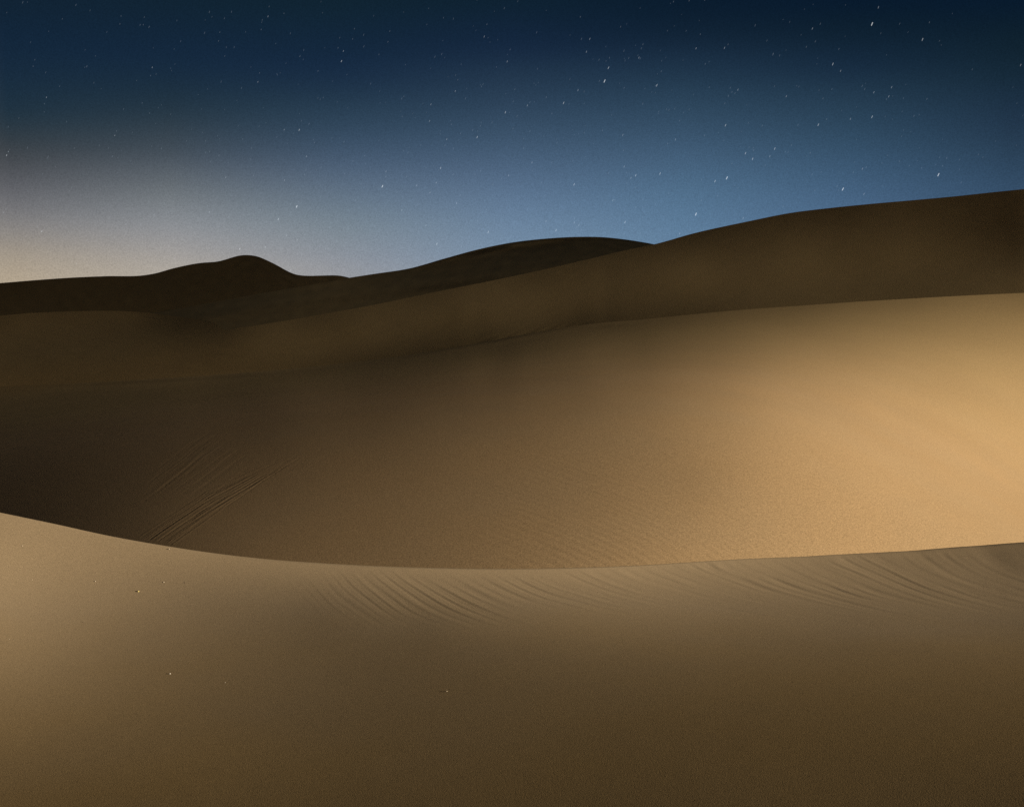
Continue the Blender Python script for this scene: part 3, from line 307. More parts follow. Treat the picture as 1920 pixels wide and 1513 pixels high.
282,287,9064,-456,-440,-423,-401,-378,-353,-316,-252,-208,-209,-204,-205,-204,-208,-212,-220,-230,-239,-246,-254,-261,-263,-270,-272,-277,-282,-286,1,0,
-2,1,1,-1,-1,0,0,-1,2,-1,-1,1,0,-1,0,1,1,-1,-1,2,-1,0,0,-1,1,-1,0,-1,2,-2,-1,2,1,-2,0,1,-2,0,2,-2,1,1,0,-1,-1,1,0,-1,0,1,-2,1,-1,0,1,0,-1,1,0,-2,0,2,0,
-1,0,0,-2,1,-1,0,1,1,-1,-1,1,-1,0,-1,2,-2,1,0,1,0,0,0,-1,1,0,-1,0,-1,0,0,1,-1,1,0,-2,-1,2,0,-1,0,0,-1,-1,1,-1,0,1,1,-1,-1,1,-2,1,0,0,0,1,-2,-1,1,-1,0,1,
1,0,-1,-1,1,-1,1,-1,0,-1,0,2,-2,1,0,-1,1,-1,0,1,0,-2,1,1,-1,-1,0,1,0,-2,1,1,-1,0,-1,1,-1,1,-1,2,-1,-1,1,-1,1,-1,1,0,-1,0,-1,-1,0,2,-1,0,-1,2,-1,0,-1,0,
0,-1,1,-1,0,-1,2,0,-2,2,-2,1,-1,1,1,-1,1,-1,0,-1,1,-1,1,-2,2,-1,0,0,0,0,-1,0,1,2,-2,0,1,-2,1,-1,1,-1,-1,1,-1,1,-1,0,-1,0,0,2,-2,1,1,-1,-1,0,0,0,-1,-1,1,
-1,0,1,-1,1,-1,1,1,-2,0,-2,2,-2,1,1,-1,-1,1,-1,-1,0,1,0,-1,0,-1,1,-1,1,-2,-1,0,0,1,0,-1,1,-1,1,-3,3,-1,-2,1,1,-1,0,0,0,-1,-1,1,-1,0,0,0,-2,1,0,0,-1,0,0,
0,0,-1,0,1,-3,1,1,0,-2,1,0,-1,0,-1,0,-1,0,1,0,-1,0,0,-1,0,0,0,0,0,0,1,-2,0,1,-2,-1,0,1,-1,0,1,-2,1,-1,-1,0,-1,-1,-1,0,-1,1,0,-1,0,1,-1,0,-1,1,-1,-1,1,1,
-2,0,0,0,-1,1,-1,0,0,-1,-1,-1,1,0,0,-2,-1,1,-1,1,1,-1,0,0,-1,0,-1,-1,2,-1,1,-1,0,0,-1,-1,1,0,-1,1,-1,-1,-1,1,1,0,0,-1,-1,1,0,-1,0,0,0,0,-2,2,-2,1,0,0,0,
1,-3,0,1,1,0,0,0,0,-2,-1,2,1,0,-2,1,-1,0,0,-1,1,1,-3,3,-1,0,-1,1,-2,2,-1,-1,2,-1,0,0,-1,1,1,-2,0,0,2,-1,1,-1,-1,1,-2,0,2,-3,2,0,1,-1,1,-1,-1,1,2,0,-1,1,
0,0,-1,0,1,0,-1,-1,1,1,-1,-1,1,-1,0,1,-2,1,0,0,1,-1,1,-1,2,1,0,-2,1,-1,0,1,0,0,-1,2,-2,0,1,0,-2,1,-1,0,1,-1,0,1,-2,1,1,-1,2,-1,1,0,-2,1,0,-1,1,0,1,-2,1,
-1,0,-1,2,-1,0,0,0,0,0,-1,2,0,-2,1,1,0,-1,1,1,-1,0,0,-1,0,0,1,-1,2,-2,1,-1,0,0,0,0,1,0,0,0,0,1,0,2,0,0,0,0,1,0,0,-1,2,-1,0,1,-2,3,-1,-1,0,1,0,-1,0,0,2,
0,0,0,1,3,0,1,0,1,-1,1,0,-1,0,1,0,0,1,-2,2,1,0,-1,1,1,0,1,0,-1,2,1,-1,3,1,1,0,-1,2,-1,0,0,0,1,0,0,1,1,-1,1,0,0,0,1,0,1,0,3,-1,1,1,3,1,0,1,2,-1,0,0,0,0,
0,1,1,-1,1,1,-1,1,1,0,0,1,0,1,-1,1,1,1,4,1,0,1,-1,1,2,0,-1,1,-1,0,0,1,0,0,1,1,0,0,1,0,0,0,1,2,-1,1,3,0,2,0,2,0,-1,1,0,-2,3,0,0,0,1,1,0,-1,1,1,-1,2,0,1,
1,-1,1,1,3,1,0,1,-1,1,1,0,-1,2,-2,1,1,1,0,-1,2,1,0,0,1,-1,2,-1,0,2,1,0,3,0,0,0,2,0,0,0,1,-2,1,0,0,0,0,1,-1,0,0,1,1,0,-1,2,0,-1,1,0,4,0,0,0,-1,0,0,-1,0,
1,0,0,-1,1,-1,1,-1,0,1,-2,-1,0,1,-1,1,0,0,0,6,-1,-1,0,-1,-1,0,1,0,0,0,-1,1,-2,1,-2,2,-1,-2,1,0,0,-1,0,-1,0,-2,0,6,0,0,-1,0,0,-1,0,0,1,-1,1,0,0,0,0,-2,1,
1,-1,-1,0,-1,0,-1,0,0,0,7,0,0,0,0,1,1,-1,1,0,0,0,-1,1,-1,1,1,-1,0,1,1,-1,1,0,1,0,1,-1,5,1,1,1,1,1,-1,2,-1,-1,2,-1,2,0,1,0,0,2,0,0,0,2,0,1,0,1,0,2,5,1,1,
1,1,-1,2,0,0,0,-1,2,0,0,2,1,0,0,0,2,1,0,2,-1,2,0,2,1,4,0,1,0,1,1,0,-1,1,-1,1,1,-1,2,-1,0,2,0,2,-1,1,0,-1,3,0,1,0,0,0,3,-1,1,-1,1,0,1,-2,1,1,-2,2,0,0,1,
-1,1,-1,1,-1,2,1,-1,0,1,1,0,250,-20,-17,-18,-16,-20,-18,-21,-33,-11,-4,-2,-4,-4,-3,-4,-3,-5,-3,-6,-2,-6,-4,-5,-4,-6,-6,-4,91,-7,-6,-7,-9,-5,-10,-13,-8,
8,-2,-1,-2,-2,-1,-2,-2,-1,-3,1,-4,-2,-2,-1,-2,-2,-2,-3,-11,1,0,0,0,-3,-2,-17,33,-1,1,0,1,1,-1,-1,0,0,1,-1,1,2,-1,0,-1,0,1,-1,-18,0,-1,1,0,-2,-14,23,6,2,
0,0,0,0,0,3,0,0,1,0,0,-1,2,0,1,1,0,1,-20,1,1,-2,-2,-7,0,26,0,-1,1,1,0,0,2,-2,1,2,-1,1,1,1,0,1,0,0,0,2,-18,0,0,-1,-7,-15,39,-1,1,2,-1,0,1,0,-1,2,0,-1,2,
0,1,0,0,-1,2,1,0,0,-24,0,-3,-5,-18,41,3,-1,1,-1,2,0,0,1,1,-1,2,1,-1,2,-1,1,1,2,-1,0,2,-1,-107,6,8,-4,38,8,2,4,1,3,1,1,3,2,2,4,1,2,4,1,4,2,2,3,3,4,2,4,-196,
20,20,33,17,5,3,3,4,3,4,6,3,5,4,4,5,5,4,5,4,6,6,4,6,5,6,6,-13,1,0,1,-1,1,-1,1,0,0,1,0,1,-1,2,-1,0,1,1,0,1,0,-1,1,1,0,0,1,0,-2,1,-1,1,-1,1,-1,1,0,-1,-1,
0,1,-2,2,0,-2,-1,1,-1,-1,1,1,-2,0,0,-1,9,1,-2,1,0,-1,0,0,-1,0,0,1,-2,0,1,-2,0,1,0,-1,0,1,-1,-2,1,0,-1,-1,3,0,1,0,0,2,0,0,0,1,1,-1,2,0,0,1,0,1,0,0,2,-1,
1,1,0,0,1,1,1,1,-1,2,0,-1,1,1,1,0,0,1,1,0,0,1,1,0,1,2,-2,2,1,0,1,0,1,0,-3,-1,2,-2,1,1,0,0,0,0,0,1,-1,0,2,0,-1,0,1,-1,2,-1,0,1,-1,2,-1,1,-4,0,-2,2,-1,-1,
0,-1,1,-1,0,-1,0,1,-3,0,1,0,-2,0,-1,0,-1,-1,1,-3,1,-1,-2,0,-1,0,0,-1,-1,1,-3,1,-1,-1,0,-2,2,-2,-1,-1,0,-1,-1,-1,0,-1,-2,1,-3,0,-3,-2,0,0,-1,2,-1,-2,2,-1,
0,0,-1,0,-2,1,0,-2,0,0,0,0,-2,1,-1,-1,2,-2,-6,1,-1,1,1,-2,1,1,-2,0,0,0,0,1,-1,-1,0,2,-1,-1,0,0,1,-1,1,-1,-1,1,-7,1,-2,1,-1,1,-1,0,1,0,0,0,0,-1,2,0,-1,0,
1,0,-1,0,0,0,0,1,-1,0,-4,-2,2,-1,0,-1,1,-1,0,-1,0,0,-1,0,-1,0,0,-1,-1,1,0,-1,-1,-1,0,-1,1,-1,-1,-1,0,-1,0,-1,-1,0,-2,0,-1,-1,0,-1,-1,0,-1,-1,-1,-2,-1,0,
0,-1,-2,0,-2,0,1,0,-2,0,-1,0,-2,-1,1,-1,-1,-2,0,-1,-1,-2,-1,-1,-1,-1,0,-3,-2,-1,0,-3,0,-2,2,-2,0,-1,-1,-1,1,-1,-2,0,-1,1,-2,-1,-1,-1,-1,0,-1,-1,-2,1,-2,
0,-3,1,-2,-1,-2,0,1,-1,0,0,-1,0,0,-2,0,-1,0,0,0,0,-1,-2,0,0,-1,-2,2,-3,1,-1,0,-1,-2,0,-1,1,-1,0,-1,0,-1,1,0,-1,0,-1,0,-1,2,0,0,-1,0,0,-2,2,-1,-1,-1,1,-4,
0,0,0,1,-1,1,-1,1,-1,-1,1,-1,1,0,0,-2,0,-1,0,1,1,-1,-1,1,0,0,-1,-2,0,0,-1,-1,0,0,0,0,1,0,0,0,-1,-1,0,0,1,0,1,-2,-1,1,1,-2,1,0,0,-2,-1,1,0,0,1,-2,1,-1,0,
1,-2,1,0,0,1,0,-1,0,-1,2,-1,0,-2,2,-1,0,1,-1,0,-1,1,0,-1,2,-1,0,-1,0,2,-2,1,0,-1,0,1,0,-1,-1,1,0,1,-1,0,0,-1,-1,1,0,-1,0,1,-1,0,1,0,-1,0,2,-1,0,0,0,-1,
0,2,-1,1,0,0,0,0,0,0,-1,-1,1,0,1,-1,0,1,-1,1,1,-2,0,0,1,0,1,-1,1,-1,2,-2,1,0,0,0,1,0,-2,1,-1,1,-1,1,0,0,0,0,0,2,-1,1,-1,1,-1,2,-1,1,-1,2,-1,0,0,1,0,1,-2,
0,1,-1,1,-1,2,-1,1,0,-1,1,1,-1,1,0,1,-1,1,-1,1,0,0,1,1,0,0,0,-2,0,-1,2,0,0,-1,1,0,0,1,-1,0,1,0,-1,0,2,0,0,1,-1,1,0,0,0,0,0,-2,0,1,-2,0,2,-1,0,0,0,0,0,0,
1,-1,2,-1,-1,-1,2,-2,2,0,0,0,0,0,1,-2,0,0,1,0,-1,0,0,0,0,0,0,0,-2,2,-2,2,-1,2,-1,1,-2,0,0,0,1,0,-1,-1,0,0,0,0,-1,1,0,-1,-1,1,0,0,1,-2,1,-2,2,-2,0,0,2,0,
0,0,-2,0,1,-8,1,2,-1,0,1,0,-1,1,2,-2,0,0,0,1,0,1,-1,1,0,0,-1,0,1,0,1,1,-1,-3,1,-1,1,0,0,0,1,0,-2,2,0,0,0,0,0,1,-1,1,0,0,0,1,-2,1,0,0,0,-2,-1,1,1,0,-1,1,
0,0,1,-1,0,0,1,0,0,-2,2,-1,0,1,1,-1,2,-1,1,-1,1,-1,1,-1,-1,0,2,-1,0,0,0,0,1,0,-1,0,1,1,-1,1,1,-1,-1,1,-1,1,-1,1,0,-1,-1,2,0,0,-1,0,0,1,0,0,-1,1,0,1,-2,
2,0,-1,-1,2,0,0,1,-1,1,0,0,-1,1,-1,0,1,0,0,1,-1,0,1,0,0,0,-1,2,-2,1,1,1,-2,1,0,0,1,0,-1,1,]),
  'bowl': (72, 44, 0.001, [
-48368,-328,-339,-353,-371,-395,-425,-465,-513,-575,-650,-745,-859,-996,-1161,-1354,-1579,-1839,-2136,-2469,-2837,-3239,-3667,-4109,-4552,-4973,-5344,-5633,
-5802,-5818,-5652,-5289,-4737,-4030,-3230,-2421,-1696,-1135,-786,-644,-670,-821,-1082,-1451,50458,341,358,377,401,435,473,528,589,670,764,886,1026,1195,
1395,1625,1890,2192,2532,2908,3313,3749,4202,4653,5087,5475,5781,5972,6008,5859,5509,4956,4233,3397,2533,1739,1110,703,536,558,705,944,1274,1706,-55,-7,
-9,-9,-10,-15,-15,-21,-23,-29,-31,-40,-42,-49,-54,-57,-61,-63,-65,-67,-60,-54,-45,-27,-5,21,57,95,131,168,189,196,179,140,82,15,-54,-99,-120,-108,-77,-61,
-49,-48,-47,-1,-6,-7,-8,-9,-11,-15,-17,-20,-25,-29,-34,-38,-43,-49,-53,-58,-60,-60,-61,-60,-52,-45,-29,-8,17,48,87,120,152,173,179,164,126,69,7,-57,-97,
-105,-90,-64,-52,-44,-38,-4,-1,-4,-6,-7,-9,-9,-12,-15,-18,-20,-27,-30,-36,-40,-45,-49,-54,-56,-60,-57,-59,-50,-44,-29,-11,15,44,79,114,144,163,165,148,
109,52,-8,-59,-93,-91,-67,-54,-46,-38,1,-1,-2,-3,-4,-5,-7,-9,-10,-13,-17,-18,-24,-27,-33,-37,-42,-44,-52,-52,-58,-55,-56,-51,-43,-29,-11,13,41,76,108,136,
152,152,129,90,39,-21,-62,-82,-74,-51,-47,-44,4,1,0,-1,-2,-4,-5,-5,-8,-9,-10,-15,-17,-21,-24,-30,-34,-41,-42,-49,-50,-53,-55,-52,-49,-41,-30,-11,15,42,
74,105,131,140,140,113,68,21,-31,-65,-72,-50,-41,-53,3,5,2,2,-1,-1,-2,-5,-5,-6,-10,-8,-13,-15,-20,-22,-27,-33,-37,-41,-44,-50,-49,-53,-50,-47,-37,-25,-8,
14,46,76,104,128,131,124,95,49,2,-42,-62,-59,-32,-60,5,2,5,2,2,0,-1,-1,-3,-4,-4,-8,-8,-12,-13,-18,-22,-23,-30,-34,-41,-41,-48,-46,-50,-46,-43,-35,-22,0,
20,49,79,104,122,120,106,70,27,-15,-49,-60,-35,-62,3,6,4,3,4,2,1,0,-1,-4,-3,-6,-6,-7,-10,-12,-15,-21,-23,-28,-30,-37,-39,-44,-44,-46,-44,-39,-29,-18,2,
25,53,81,102,115,106,86,47,6,-30,-53,-44,-62,3,2,2,5,3,4,3,0,0,1,-4,-2,-4,-6,-7,-9,-12,-13,-19,-21,-28,-30,-35,-39,-42,-44,-44,-43,-39,-29,-15,6,29,56,
85,102,109,96,69,29,-12,-37,-42,-75,-1,2,4,3,4,2,3,4,2,-1,2,-1,-3,-4,-5,-6,-8,-13,-13,-19,-21,-27,-30,-35,-39,-44,-45,-45,-43,-38,-28,-12,10,36,62,87,104,
105,87,54,15,-21,-30,-76,-1,-2,0,2,1,5,2,3,2,4,0,0,0,0,-3,-5,-6,-6,-11,-12,-17,-21,-27,-30,-36,-37,-44,-44,-44,-42,-34,-24,-8,17,42,71,91,102,96,70,32,
-1,-23,-65,1,-1,-1,-2,3,1,3,2,4,1,2,1,0,-1,-1,-2,-3,-5,-5,-10,-11,-16,-18,-24,-27,-33,-34,-39,-43,-40,-38,-31,-16,-2,24,50,73,90,90,75,45,12,-17,-51,-4,
0,-1,0,-2,0,1,2,1,3,2,2,1,0,0,-1,-1,-3,-6,-5,-9,-9,-14,-17,-21,-25,-30,-34,-34,-37,-38,-32,-27,-11,7,27,54,71,81,73,54,27,-4,-44,-2,-3,-1,-1,0,-1,1,1,2,
1,1,2,1,1,0,0,-2,-2,-2,-4,-5,-9,-10,-13,-16,-21,-24,-27,-31,-34,-34,-35,-29,-22,-10,12,32,54,66,73,62,41,11,-39,-1,-1,-2,-1,-2,0,-1,0,0,1,2,1,2,0,1,0,-1,
-1,-1,-4,-4,-4,-7,-11,-14,-15,-19,-24,-28,-30,-32,-35,-33,-28,-19,-5,14,36,58,67,69,53,23,-34,-2,-1,-2,-2,-1,-1,-1,-1,0,1,1,0,1,3,0,0,1,-1,-2,0,-3,-5,-7,
-6,-10,-13,-17,-20,-22,-29,-31,-30,-33,-31,-23,-13,4,22,41,60,67,58,29,-33,0,-2,-1,0,-2,-1,-1,-1,0,0,0,1,1,-1,1,1,0,1,-1,-2,-1,-3,-3,-7,-6,-12,-13,-15,
-21,-21,-25,-29,-29,-27,-23,-16,-3,14,33,48,56,53,32,-27,-1,0,-1,-2,0,-2,0,-1,-1,-1,0,1,-1,2,1,0,0,0,0,0,-2,-2,-2,-3,-8,-6,-10,-13,-14,-18,-22,-22,-23,
-23,-20,-14,-6,9,24,41,52,46,23,-24,-1,-1,-1,-1,0,-1,-2,1,-1,-1,0,0,1,-1,1,1,1,-1,1,-1,-1,0,-4,-3,-3,-5,-7,-10,-13,-15,-15,-20,-21,-21,-21,-16,-8,0,16,
30,41,42,28,-22,0,-1,1,-1,-2,1,-1,-2,0,0,-1,-1,1,1,-1,0,0,2,-1,0,0,-2,0,-3,-3,-6,-7,-7,-11,-13,-17,-18,-20,-22,-22,-19,-17,-7,5,20,33,43,40,-20,1,0,-2,
0,-1,-2,0,-1,-1,0,0,0,-1,0,1,0,1,-1,0,-1,0,0,-2,-1,-4,-3,-5,-8,-9,-12,-15,-18,-21,-24,-23,-25,-18,-11,-1,15,31,43,50,-16,-2,0,0,-1,0,0,-1,0,0,-2,0,-1,0,
0,-1,2,-2,1,0,1,-1,-1,-1,-2,-1,-4,-4,-7,-7,-10,-14,-16,-19,-20,-24,-22,-21,-14,-1,13,28,39,43,-13,0,-1,0,1,-1,-1,0,-1,-2,1,-1,0,0,-1,1,-2,2,-2,1,0,-1,0,
-1,-1,-2,-2,-3,-4,-7,-9,-8,-12,-15,-18,-18,-19,-15,-12,-4,5,19,29,37,-11,-1,1,-1,-1,0,0,-1,0,1,-1,-1,0,-2,1,0,0,-1,2,-1,-1,1,-1,0,-1,-1,-2,-3,-2,-4,-5,
-8,-8,-9,-10,-12,-12,-13,-7,-5,3,8,16,23,-12,2,-2,1,-1,1,-2,1,0,-2,0,0,0,1,-1,-2,0,1,-1,0,0,0,0,0,-1,0,0,-2,-3,-2,-3,-4,-6,-7,-8,-7,-8,-7,-8,-3,-1,2,10,
15,-9,-2,1,-1,0,-1,2,-2,-1,2,-1,-1,-1,0,0,1,1,-2,0,1,0,-1,0,-1,1,-2,-2,0,-2,-3,-2,-4,-4,-5,-6,-8,-8,-8,-7,-7,-4,1,6,16,-10,1,0,0,0,0,-1,0,0,-2,0,1,1,-2,
0,0,-1,2,0,-2,1,0,-1,1,-2,0,0,-2,-1,-2,-5,-3,-5,-5,-7,-9,-8,-10,-9,-8,-5,3,7,16,-7,-1,0,-1,1,-2,0,1,0,0,0,-1,-2,2,-1,1,-1,-1,0,1,-1,1,0,-2,1,0,-1,-1,-2,
-2,-2,-4,-4,-7,-7,-6,-10,-8,-9,-6,-3,-2,9,15,-7,0,-1,1,-2,2,0,-1,-1,1,-1,1,0,0,0,-2,1,0,0,1,-1,-1,1,0,-1,-1,-1,-1,0,-2,-1,-3,-4,-3,-3,-7,-5,-7,-5,-6,-3,
1,2,8,-6,0,0,-1,2,-1,-1,0,1,-1,0,-1,1,-1,0,1,0,0,0,-1,1,0,-1,0,0,-1,1,0,-2,0,-1,0,0,-1,-3,0,-3,-1,-4,-1,-2,-1,0,0,-6,0,0,1,-1,0,1,0,-1,0,1,0,0,-1,1,0,0,
0,0,-1,1,-1,0,1,0,0,-1,0,1,1,0,1,0,1,3,0,3,0,2,1,-1,-1,-4,-7,-5,0,0,0,-1,1,-1,1,1,-1,0,0,0,1,0,-1,0,0,0,2,-2,1,0,-1,0,1,0,1,1,0,2,2,4,4,2,6,2,5,3,1,1,-3,
-6,-12,-3,-1,1,-1,1,-1,1,-1,-1,2,0,0,0,1,-1,1,0,0,0,-2,1,0,0,1,0,0,1,0,1,3,2,3,4,4,7,4,9,4,6,1,0,-7,-11,-17,-4,1,-1,0,1,0,0,0,1,0,0,0,0,-1,1,0,0,0,0,1,
0,0,0,0,0,1,0,2,2,1,4,5,5,7,7,11,6,9,4,4,-6,-9,-17,-20,-2,0,0,1,-1,1,0,0,0,-1,0,2,-1,1,0,0,0,0,0,0,0,0,0,0,1,1,2,1,2,4,5,5,8,9,9,7,11,8,5,-1,-5,-12,-18,
-25,-2,0,1,0,0,-1,0,1,1,1,0,-1,2,-1,0,0,0,0,0,0,0,0,0,0,1,0,1,3,4,4,5,7,7,7,9,9,6,4,2,-3,-7,-13,-19,-23,1,0,-1,0,0,1,1,0,-1,0,1,0,-1,1,0,0,0,0,-1,0,0,0,
1,1,-1,2,3,1,3,5,5,6,6,8,6,6,4,2,-2,-5,-10,-14,-17,-16,1,0,0,0,1,0,-1,1,1,0,-1,0,1,0,-1,0,0,-1,2,-1,-1,1,0,0,3,0,1,4,3,4,5,6,6,5,5,3,2,-1,-4,-8,-10,-14,
-13,-13,2,0,1,1,-1,0,1,-1,-1,1,1,0,-1,0,1,-1,-1,1,-2,1,1,-1,1,0,0,3,1,2,3,3,4,2,4,2,2,0,-3,-5,-10,-10,-13,-9,-6,0,4,1,0,-2,1,1,0,-1,2,-2,1,-1,1,-2,0,0,
0,0,0,-1,0,1,-1,1,1,0,2,2,2,2,1,2,-1,0,-3,-7,-9,-15,-14,-16,-13,-7,5,20,6,-1,0,2,0,-1,-1,2,-1,2,-2,1,-2,2,-2,0,0,-2,0,1,0,-1,1,1,0,2,3,1,3,4,2,2,1,-4,-7,
-8,-14,-14,-17,-17,-12,-6,5,21,7,1,1,-1,0,1,2,0,-1,-1,0,0,1,-2,1,-1,0,1,0,-1,0,1,1,1,3,3,2,7,6,5,7,5,2,0,-2,-7,-8,-11,-11,-11,-11,-9,-8,-4,12,0,-1,2,1,
0,-1,-1,2,0,1,-1,-1,0,-1,1,-1,0,0,0,1,1,1,4,4,5,8,8,8,9,9,8,7,5,0,-2,-4,-6,-9,-10,-12,-14,-16,-22,12,1,1,0,0,0,1,2,-2,1,-2,0,0,0,-1,0,0,-1,1,2,0,3,4,3,
5,7,10,8,12,12,9,8,5,3,2,-1,-5,-8,-11,-13,-18,-20,-22,-17,14,1,1,-1,1,1,0,-2,1,-2,1,-1,-1,-1,1,-2,2,1,0,1,4,2,4,5,9,9,9,12,10,9,9,5,5,1,-3,-5,-9,-11,-14,
-20,-18,-19,-15,-10,15,0,0,2,-1,0,0,1,-1,0,-1,0,0,0,0,1,-1,2,2,2,2,4,6,9,8,11,11,11,10,8,7,4,0,-3,-6,-8,-10,-14,-17,-16,-19,-17,-13,-8,17,0,1,0,1,0,-1,
0,1,0,0,0,0,1,0,2,0,1,2,3,4,7,7,11,11,12,12,12,9,8,2,2,-4,-4,-6,-12,-12,-13,-13,-16,-16,-15,-15,-12,17,1,0,0,1,0,1,0,-1,1,1,1,1,1,2,0,3,1,3,3,7,9,12,10,
15,14,12,10,8,4,2,-3,-4,-9,-12,-10,-14,-15,-17,-16,-17,-16,-13,-10,17,0,1,1,-1,1,1,0,2,0,1,1,2,1,1,2,1,4,3,9,9,11,14,17,13,14,13,9,6,2,-2,-6,-8,-12,-13,
-17,-17,-19,-19,-20,-18,-17,-12,-1,18,1,0,0,1,0,0,1,1,2,1,1,1,2,1,2,5,5,9,10,15,17,17,17,19,14,11,7,3,-2,-5,-9,-13,-14,-17,-17,-19,-21,-22,-24,-23,-17,
-8,-1,22,0,1,1,1,1,1,2,0,1,1,2,1,1,3,5,5,10,15,19,19,21,21,20,15,12,8,4,-1,-4,-9,-12,-14,-15,-15,-18,-19,-20,-24,-22,-21,-19,-14,-3,28,1,0,1,1,1,2,1,2,
2,1,1,2,3,5,7,15,17,21,22,25,23,21,16,13,9,3,-3,-7,-11,-14,-14,-15,-15,-15,-13,-15,-18,-19,-21,-20,-17,-15,-11,31,3,1,1,1,2,1,0,3,0,2,2,4,7,10,17,18,25,
26,26,25,22,17,13,5,-1,-6,-11,-15,-19,-17,-18,-15,-13,-12,-14,-14,-13,-14,-15,-15,-15,-13,-12,33,-1,3,1,2,1,1,4,-2,2,3,5,8,13,20,22,29,28,27,27,19,15,11,
0,-3,-11,-17,-21,-23,-20,-22,-17,-16,-13,-11,-10,-11,-13,-11,-10,-9,-9,-8,-9,31,2,0,2,1,2,2,-1,3,3,5,11,16,22,27,32,29,30,25,18,16,6,-4,-7,-17,-20,-25,
-25,-24,-26,-18,-16,-11,-10,-11,-11,-10,-10,-11,-8,-6,-4,-5,-5,31,1,2,1,2,0,0,1,4,8,14,19,27,31,33,32,31,23,20,11,1,-5,-12,-19,-23,-28,-26,-26,-24,-15,
-15,-11,-10,-10,-10,-11,-13,-13,-8,-9,-5,-2,-1,-1,36,3,0,1,-1,0,2,6,10,17,24,32,36,36,35,30,24,17,6,-1,-9,-17,-22,-27,-28,-27,-26,-19,-15,-13,-7,-7,-7,
-10,-11,-15,-15,-12,-13,-6,-5,-3,-2,-4,47,-2,2,0,1,2,7,14,22,31,37,40,37,38,30,23,12,5,-6,-13,-23,-27,-32,-31,-30,-25,-17,-15,-7,-5,-5,-5,-10,-10,-15,-14,
-15,-13,-10,-8,-4,-3,-1,-3,52,3,-1,0,4,12,18,29,37,41,45,40,40,28,20,9,1,-13,-19,-30,-32,-36,-35,-32,-26,-20,-16,-7,-6,-3,-5,-7,-8,-14,-13,-14,-11,-9,-6,
-3,-1,-1,-3,-5,54,1,3,6,14,25,36,42,47,47,42,39,26,17,5,-6,-19,-27,-36,-38,-41,-39,-34,-30,-21,-14,-9,-7,-4,-5,-7,-10,-11,-10,-13,-8,-6,-4,0,2,1,3,-1,-4,
54,1,8,22,33,40,49,50,50,44,36,22,12,-1,-15,-26,-35,-42,-44,-46,-43,-36,-28,-19,-14,-9,-4,-4,-6,-7,-9,-10,-11,-10,-5,-5,-2,1,3,3,5,2,1,-3,57,12,26,37,47,
54,53,51,41,32,19,8,-10,-23,-33,-44,-50,-52,-50,-43,-33,-25,-18,-9,-4,-2,-1,-4,-6,-9,-9,-9,-10,-6,-4,-2,1,3,3,4,4,3,1,-4,79,29,44,54,56,55,48,40,28,14,
-1,-18,-30,-43,-54,-57,-56,-50,-43,-32,-22,-12,-2,1,3,3,-3,-2,-6,-8,-9,-9,-5,-6,-3,0,1,1,3,3,2,2,-1,-2,128,52,58,56,54,45,37,22,9,-9,-25,-41,-53,-61,-61,
-60,-53,-41,-27,-15,-4,3,5,6,4,0,1,-6,-6,-7,-8,-7,-6,-3,-3,-1,0,1,2,3,1,1,2,-2,209,62,58,54,42,32,15,0,-21,-34,-52,-60,-67,-69,-63,-51,-34,-21,-6,3,8,10,
9,5,0,-1,-8,-7,-8,-9,-7,-5,-4,-3,0,-1,1,4,2,2,4,0,-1,1,307,56,51,39,26,9,-9,-29,-44,-62,-70,-77,-74,-62,-49,-29,-13,4,12,16,15,11,5,0,-5,-9,-9,-9,-11,-7,
-8,-6,-4,-2,-1,1,2,3,4,4,1,4,1,-1,394,49,34,20,5,-17,-37,-55,-71,-81,-84,-78,-65,-46,-24,-4,12,19,19,18,14,6,0,-5,-5,-9,-9,-11,-8,-10,-5,-5,-2,-1,-2,2,
3,2,5,2,3,0,2,1,465,34,16,-4,-27,-46,-63,-79,-87,-88,-81,-67,-45,-20,4,18,23,22,17,9,-1,-3,-4,-4,-6,-3,-3,-3,-4,-3,-3,-1,-2,-3,2,1,3,5,1,3,3,2,0,1,525,
12,-15,-39,-60,-76,-89,-93,-92,-80,-63,-38,-12,10,24,30,25,13,4,-7,-10,-13,-12,-10,-3,-3,-1,3,7,7,5,3,1,4,2,4,5,3,4,3,1,1,1,0,581,-23,-56,-84,-100,-112,
-112,-103,-83,-58,-26,3,29,46,48,32,10,-5,-18,-19,-17,-13,-11,-7,-12,-9,-7,-6,-2,8,13,14,15,12,12,11,7,5,5,4,3,4,1,0,79842,566,584,607,638,677,728,793,
874,977,1103,1259,1449,1678,1951,2273,2648,3081,3574,4129,4745,5413,6128,6867,7607,8312,8933,9420,9707,9740,9468,8869,7954,6781,5451,4104,2897,1962,1381,
1146,1188,1442,1879,2496,-81104,-572,-599,-631,-672,-725,-791,-876,-979,-1111,-1268,-1461,-1693,-1970,-2294,-2671,-3104,-3597,-4148,-4759,-5425,-6130,-6868,
-7601,-8306,-8933,-9425,-9732,-9781,-9534,-8952,-8045,-6861,-5501,-4100,-2817,-1807,-1165,-912,-965,-1215,-1612,-2156,-2861,26,9,13,16,17,22,25,30,34,43,
48,54,60,69,73,77,81,83,80,76,68,53,36,4,-30,-76,-130,-184,-240,-280,-303,-295,-253,-173,-64,52,157,226,240,199,138,97,71,60,6,8,10,10,14,15,18,22,28,30,
37,44,51,55,64,69,73,76,78,78,74,67,52,35,8,-27,-69,-119,-173,-223,-264,-285,-274,-228,-151,-45,68,163,219,218,168,113,82,64,-3,4,5,9,8,12,14,17,18,25,
